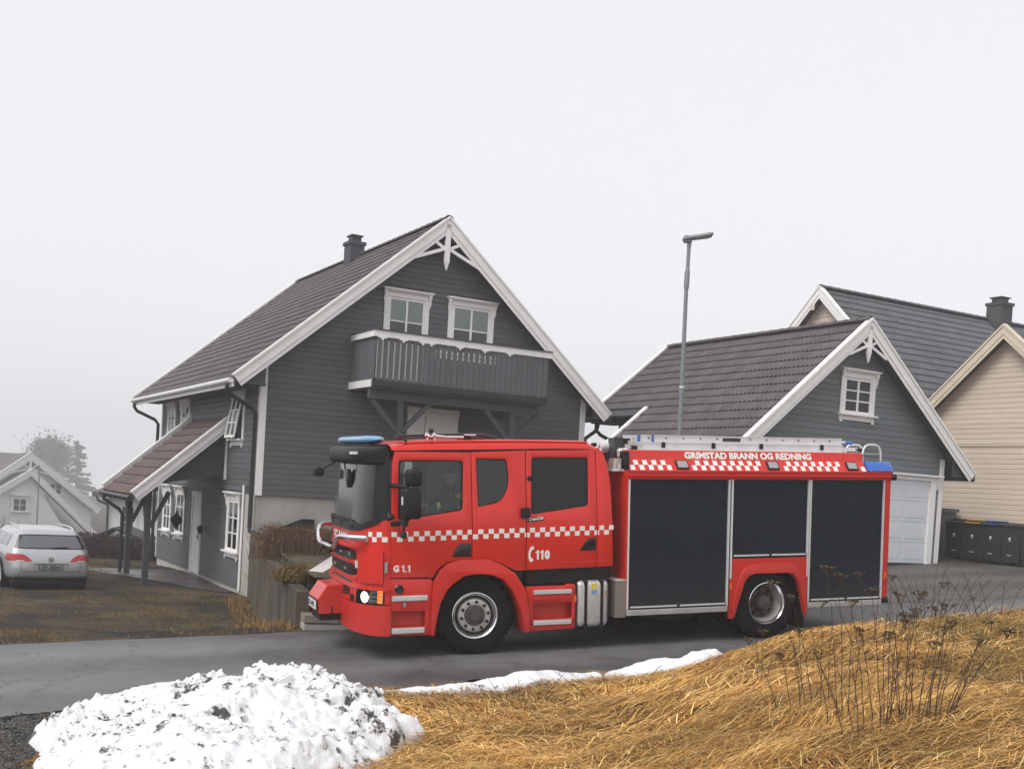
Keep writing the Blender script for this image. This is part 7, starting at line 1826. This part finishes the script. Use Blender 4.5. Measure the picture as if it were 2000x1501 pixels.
weed('row of thin upright dead stems in front of the weed fan', 2.49, 7.30, fan(8, 0.22, 0.72, -0.06, 0, 6, 0.22))
weed('thin pair of dead stems beside the humped snow strip', 2.31, 9.94, [(0,0,-.05,0,.46,0),(.03,0,-.02,0,.52,1),(.08,.02,.04,0,.38,0)])
weed('dead stems between the rear wheel and the tall weed', 2.29, 8.52, fan(5, 0.15, 0.75, -0.05, 1, 7, 0.12))
weed('dark clump of bare stems at the top of the bank', 4.91, 12.58, fan(16, 0.40, 0.72, 0.05, 0, 8, 0.40), r=0.0045)
weed('scattered bare stems on the bank crest at the right edge', 5.75, 12.75, fan(8, 0.5, 0.62, 0.05, 0, 9, 0.40), r=0.0045)
weed('thin dead stems rising before the driveway', 3.55, 10.4, fan(9, 0.30, 0.75, 0.05, 1, 10, 0.25), r=0.004)
weed('low bent twigs at the edge of the long snow strip', 0.22, 11.24, fan(8, 0.25, 0.42, 0.05, 0, 11, 0.18), r=0.004)
weed('single long twig leaning across the straw', 0.62, 11.1, [(0.25,-0.5,-0.62,0.9,0.32,0),(0.25,-.5,.25,-.2,.06,0)], r=0.0045)
weed('short bare stems among straw near the dirty snow heap', -0.35, 9.9, fan(5, 0.2, 0.36, 0.0, 0, 12, 0.15))
weed('few thin stems on the straw in front of the tank', 1.25, 11.2, fan(7, 0.4, 0.40, 0.0, 0, 13, 0.4), r=0.004)

# ------------------------------------------------------------------ straw and grass
def blades(name, xy_, L, w, lift, az, mat_, cols, seed, seg=3, z0=0.0, kind='stuff', curl=0.35):
    g = np.random.default_rng(seed); n = len(xy_); x, y = xy_[:,0], xy_[:,1]
    l = L*g.uniform(0.45,1.25,n); ww = w*g.uniform(0.6,1.3,n); a = az(x, y, g); b = a + g.normal(0, curl*0.5, n); lf = lift*g.uniform(-0.1,1.0,n)**1.0
    P = []; px, py = x.copy(), y.copy(); hz = g.uniform(0.0, 1.0, n)*z0
    for k in range(seg+1):
        t = k/seg; aa = a*(1-t)+b*t
        if k: px = px + np.cos(aa)*l/seg; py = py + np.sin(aa)*l/seg
        hh = hz + lf*np.sin(np.pi*min(1, t*0.85+0.08))
        c = np.stack([px, py, ground_z(px, py)+hh], -1); sd_ = np.stack([-np.sin(aa), np.cos(aa), 0*aa], -1)*(ww*(1-0.7*t))[:,None]
        P += [c-sd_, c+sd_]
    V = np.stack(P,1); bi = np.arange(n)*(2*(seg+1)); F = np.stack([np.stack([bi+2*k, bi+2*k+1, bi+2*k+3, bi+2*k+2],-1) for k in range(seg)],1)
    cols = np.array(cols); ci = g.integers(0,len(cols),n); cc = cols[ci]*g.uniform(0.70,1.30,(n,1)); patch = 1+0.30*wob(x, y, 1.9, 2.0)+0.15*wob(x, y, 6.0, 0.4)-0.28*sstep(2.2, 0.2, x)*sstep(10.2, 11.4, x*E2[0]+y*E2[1])
    tint = np.repeat((cc*patch[:,None])[:,None,:], 2*(seg+1), 1).reshape(-1,3)
    return tag(from_numpy(name, V.reshape(-1,3), F.reshape(-1,4), mat_, None, tint=tint), kind=kind)
def scatter(n, x0, x1, y0, y1, keep, seed):
    g = np.random.default_rng(seed); x = g.uniform(x0,x1,n); y = np.sqrt(g.uniform(y0*y0, y1*y1, n)) if y0 > 0 else g.uniform(y0,y1,n); m = keep(x,y,g); return np.stack([x[m],y[m]],-1)
pile_in = lambda x, y: poly_sd(pile, x, y) > -0.02
def bank_keep(x, y, g):
    s = x*E1[0]+y*E1[1]; w = x*E2[0]+y*E2[1]; d = 11.9-w
    ok = (d > 0.15) & (s + 0.45*d > 0.55+0.4*wob(x,y,2.0)) & (np.abs(x) < 0.52*y+0.6) & ~pile_in(x,y) & (poly_sd(strip1,x,y) < 0.05) & (poly_sd(strip2,x,y) < 0.05)
    return ok
def mown(x, y): return sstep(2.9, 4.0, x - 0.10*(y-7) + 0.35*wob(x,y,1.4))
STRAW = [(0.62,0.37,0.13),(0.50,0.27,0.085),(0.88,0.64,0.28),(0.50,0.24,0.06),(0.24,0.12,0.035),(0.78,0.50,0.17),(0.62,0.33,0.09),(0.14,0.07,0.028)]
flow = lambda x, y, g: np.pi*0.95 + 0.55*wob(x,y,1.5) + 0.35*wob(x,y,4.0,1.0) + g.normal(0,0.75,len(x)) + np.pi*(g.random(len(x)) < 0.4)
pts_ = scatter(300000, -2.5, 8.5, 5.0, 13.6, bank_keep, 40)
long_ = pts_[np.random.default_rng(1).random(len(pts_)) > mown(pts_[:,0], pts_[:,1])*0.92]
near_ = long_[long_[:,1] < 9.2]; far_ = long_[long_[:,1] >= 9.2]
blades('straw', near_, 0.26, 0.0027, 0.045, flow, m_tint, STRAW, 41, 3, 0.075)
blades('straw', far_[::2], 0.28, 0.0044, 0.05, flow, m_tint, STRAW, 42, 3, 0.075)
up_ = lambda x, y, g: g.uniform(0, 2*np.pi, len(x))
tuft = scatter(9000, -2.0, 7.5, 5.2, 12.6, lambda x, y, g: bank_keep(x,y,g) & (wob(x,y,2.6,3.0) > 0.1), 43)
def upright(name, xy_, h, w, cols, seed, lean_=0.5):
    return tag(twigs(name, len(xy_), lambda g, n: np.stack([xy_[:,0], xy_[:,1], ground_z(xy_[:,0], xy_[:,1])-0.01],-1), 1, h, m_tint, None, lean_, w, 3, cols, seed), kind='stuff')
upright('straw', tuft, 0.16, 0.0028, STRAW, 44, 0.9)
mow = scatter(330000, 1.0, 8.5, 5.0, 13.4, lambda x, y, g: bank_keep(x,y,g) & (g.random(len(x)) < mown(x,y)), 45)
upright('dry_grass', mow, 0.055, 0.0026, [(0.40,0.27,0.10),(0.30,0.20,0.07),(0.20,0.15,0.055),(0.46,0.33,0.14),(0.17,0.14,0.05)], 46, 1.0)
# lawn on the left: short dead tufts in patches
def pave_in(x, y):
    u = (x-O_[0])*D1[0]+(y-O_[1])*D1[1]; v = (x-O_[0])*D2[0]+(y-O_[1])*D2[1]; return (u > -2.2) & (v > 1.5) & (v < 7.4)
def lawn_keep(x, y, g):
    w = x*E2[0]+y*E2[1]; side = (x-WA[0])*(WB[1]-WA[1])-(y-WA[1])*(WB[0]-WA[0])
    n = wob(x,y,1.1,0.5)+0.7*wob(x,y,2.7,1.5)+g.normal(0,0.35,len(x))
    return (w > 16.25) & (side > 0.0 if False else (x < WA[0]+(y-WA[1])*(WB[0]-WA[0])/(WB[1]-WA[1])-0.12)) & (x > -0.55*y) & (n > 0.32) & ~pave_in(x,y) & ~((x > -12.2) & (x < -9) & (y > 25) & (y < 30))
lw_ = scatter(170000, -17, -2.8, 13.5, 36, lawn_keep, 50)
upright('lawn_grass', lw_, 0.075, 0.0055, [(0.21,0.135,0.055),(0.15,0.095,0.04),(0.105,0.075,0.034),(0.26,0.175,0.075),(0.10,0.10,0.035)], 51, 1.0)
# weeds and straw along the foot of the retaining wall and the road edge
ed = scatter(14000, -6.5, -2.9, 16.0, 26, lambda x, y, g: (np.abs(x-(WA[0]+(y-WA[1])*(WB[0]-WA[0])/(WB[1]-WA[1]))+0.42) < 0.30) & (x*E2[0]+y*E2[1] > 16.3), 52)
upright('dry_grass', ed, 0.16, 0.006, [(0.26,0.165,0.06),(0.17,0.11,0.045),(0.34,0.23,0.09)], 53, 0.9)
# gravel: small stones on the shoulder
gs_ = np.random.default_rng(60); n = 60000; x = gs_.uniform(-6.5,2.6,n); y = gs_.uniform(7.2,13.9,n); s = x*E1[0]+y*E1[1]; w = x*E2[0]+y*E2[1]
m_ = (w < 12.15+0.12*gs_.normal(size=n)) & (s+0.45*(11.9-w) < 1.0) & (np.abs(x) < 0.5*y+0.4) & ~pile_in(x,y); x, y = x[m_], y[m_]; n = len(x)
r_ = gs_.gamma(2.0,0.0036,n)+0.003; q = gs_.normal(size=(n,6,3))*0.22+np.array([[1,0,0],[-1,0,0],[0,1,0],[0,-1,0],[0,0,.7],[0,0,-.7]]); c = np.stack([x,y,ground_z(x,y)+r_*0.2],-1)
V = (c[:,None,:]+q*r_[:,None,None]).reshape(-1,3); f0 = np.array([[0,2,4],[2,1,4],[1,3,4],[3,0,4],[2,0,5],[1,2,5],[3,1,5],[0,3,5]]); F = (np.arange(n)[:,None,None]*6+f0[None]).reshape(-1,3)
cc = np.array([(0.05,0.05,0.05),(0.10,0.10,0.095),(0.16,0.15,0.14),(0.035,0.034,0.033)])[gs_.integers(0,4,n)]*gs_.uniform(0.7,1.3,(n,1))
tag(from_numpy('gravel', V, F, m_tint, None, tint=np.repeat(cc[:,None,:],6,1).reshape(-1,3), k=3), kind='stuff')

# ------------------------------------------------------------------ fog
hz = MB(); hz.box(-175, 175, -25, 320, -20, 14.0); ho = hz.build('haze', [], None, recalc=True) if False else None
me = bpy.data.meshes.new('haze'); me.from_pydata(hz.v, [], hz.f); bm = bmesh.new(); bm.from_mesh(me); bmesh.ops.recalc_face_normals(bm, faces=bm.faces); bm.to_mesh(me); bm.free()
mh = bpy.data.materials.new('haze'); mh.use_nodes = True; nt = mh.node_tree; nt.nodes.clear()
out = nt.nodes.new('ShaderNodeOutputMaterial'); pv = nt.nodes.new('ShaderNodeVolumePrincipled'); pv.inputs['Color'].default_value = (0.93,0.94,0.97,1); pv.inputs['Density'].default_value = 0.0020; pv.inputs['Anisotropy'].default_value = 0.2
nt.links.new(pv.outputs[0], out.inputs['Volume']); me.materials.append(mh); tag(link('haze', me), kind='stuff')
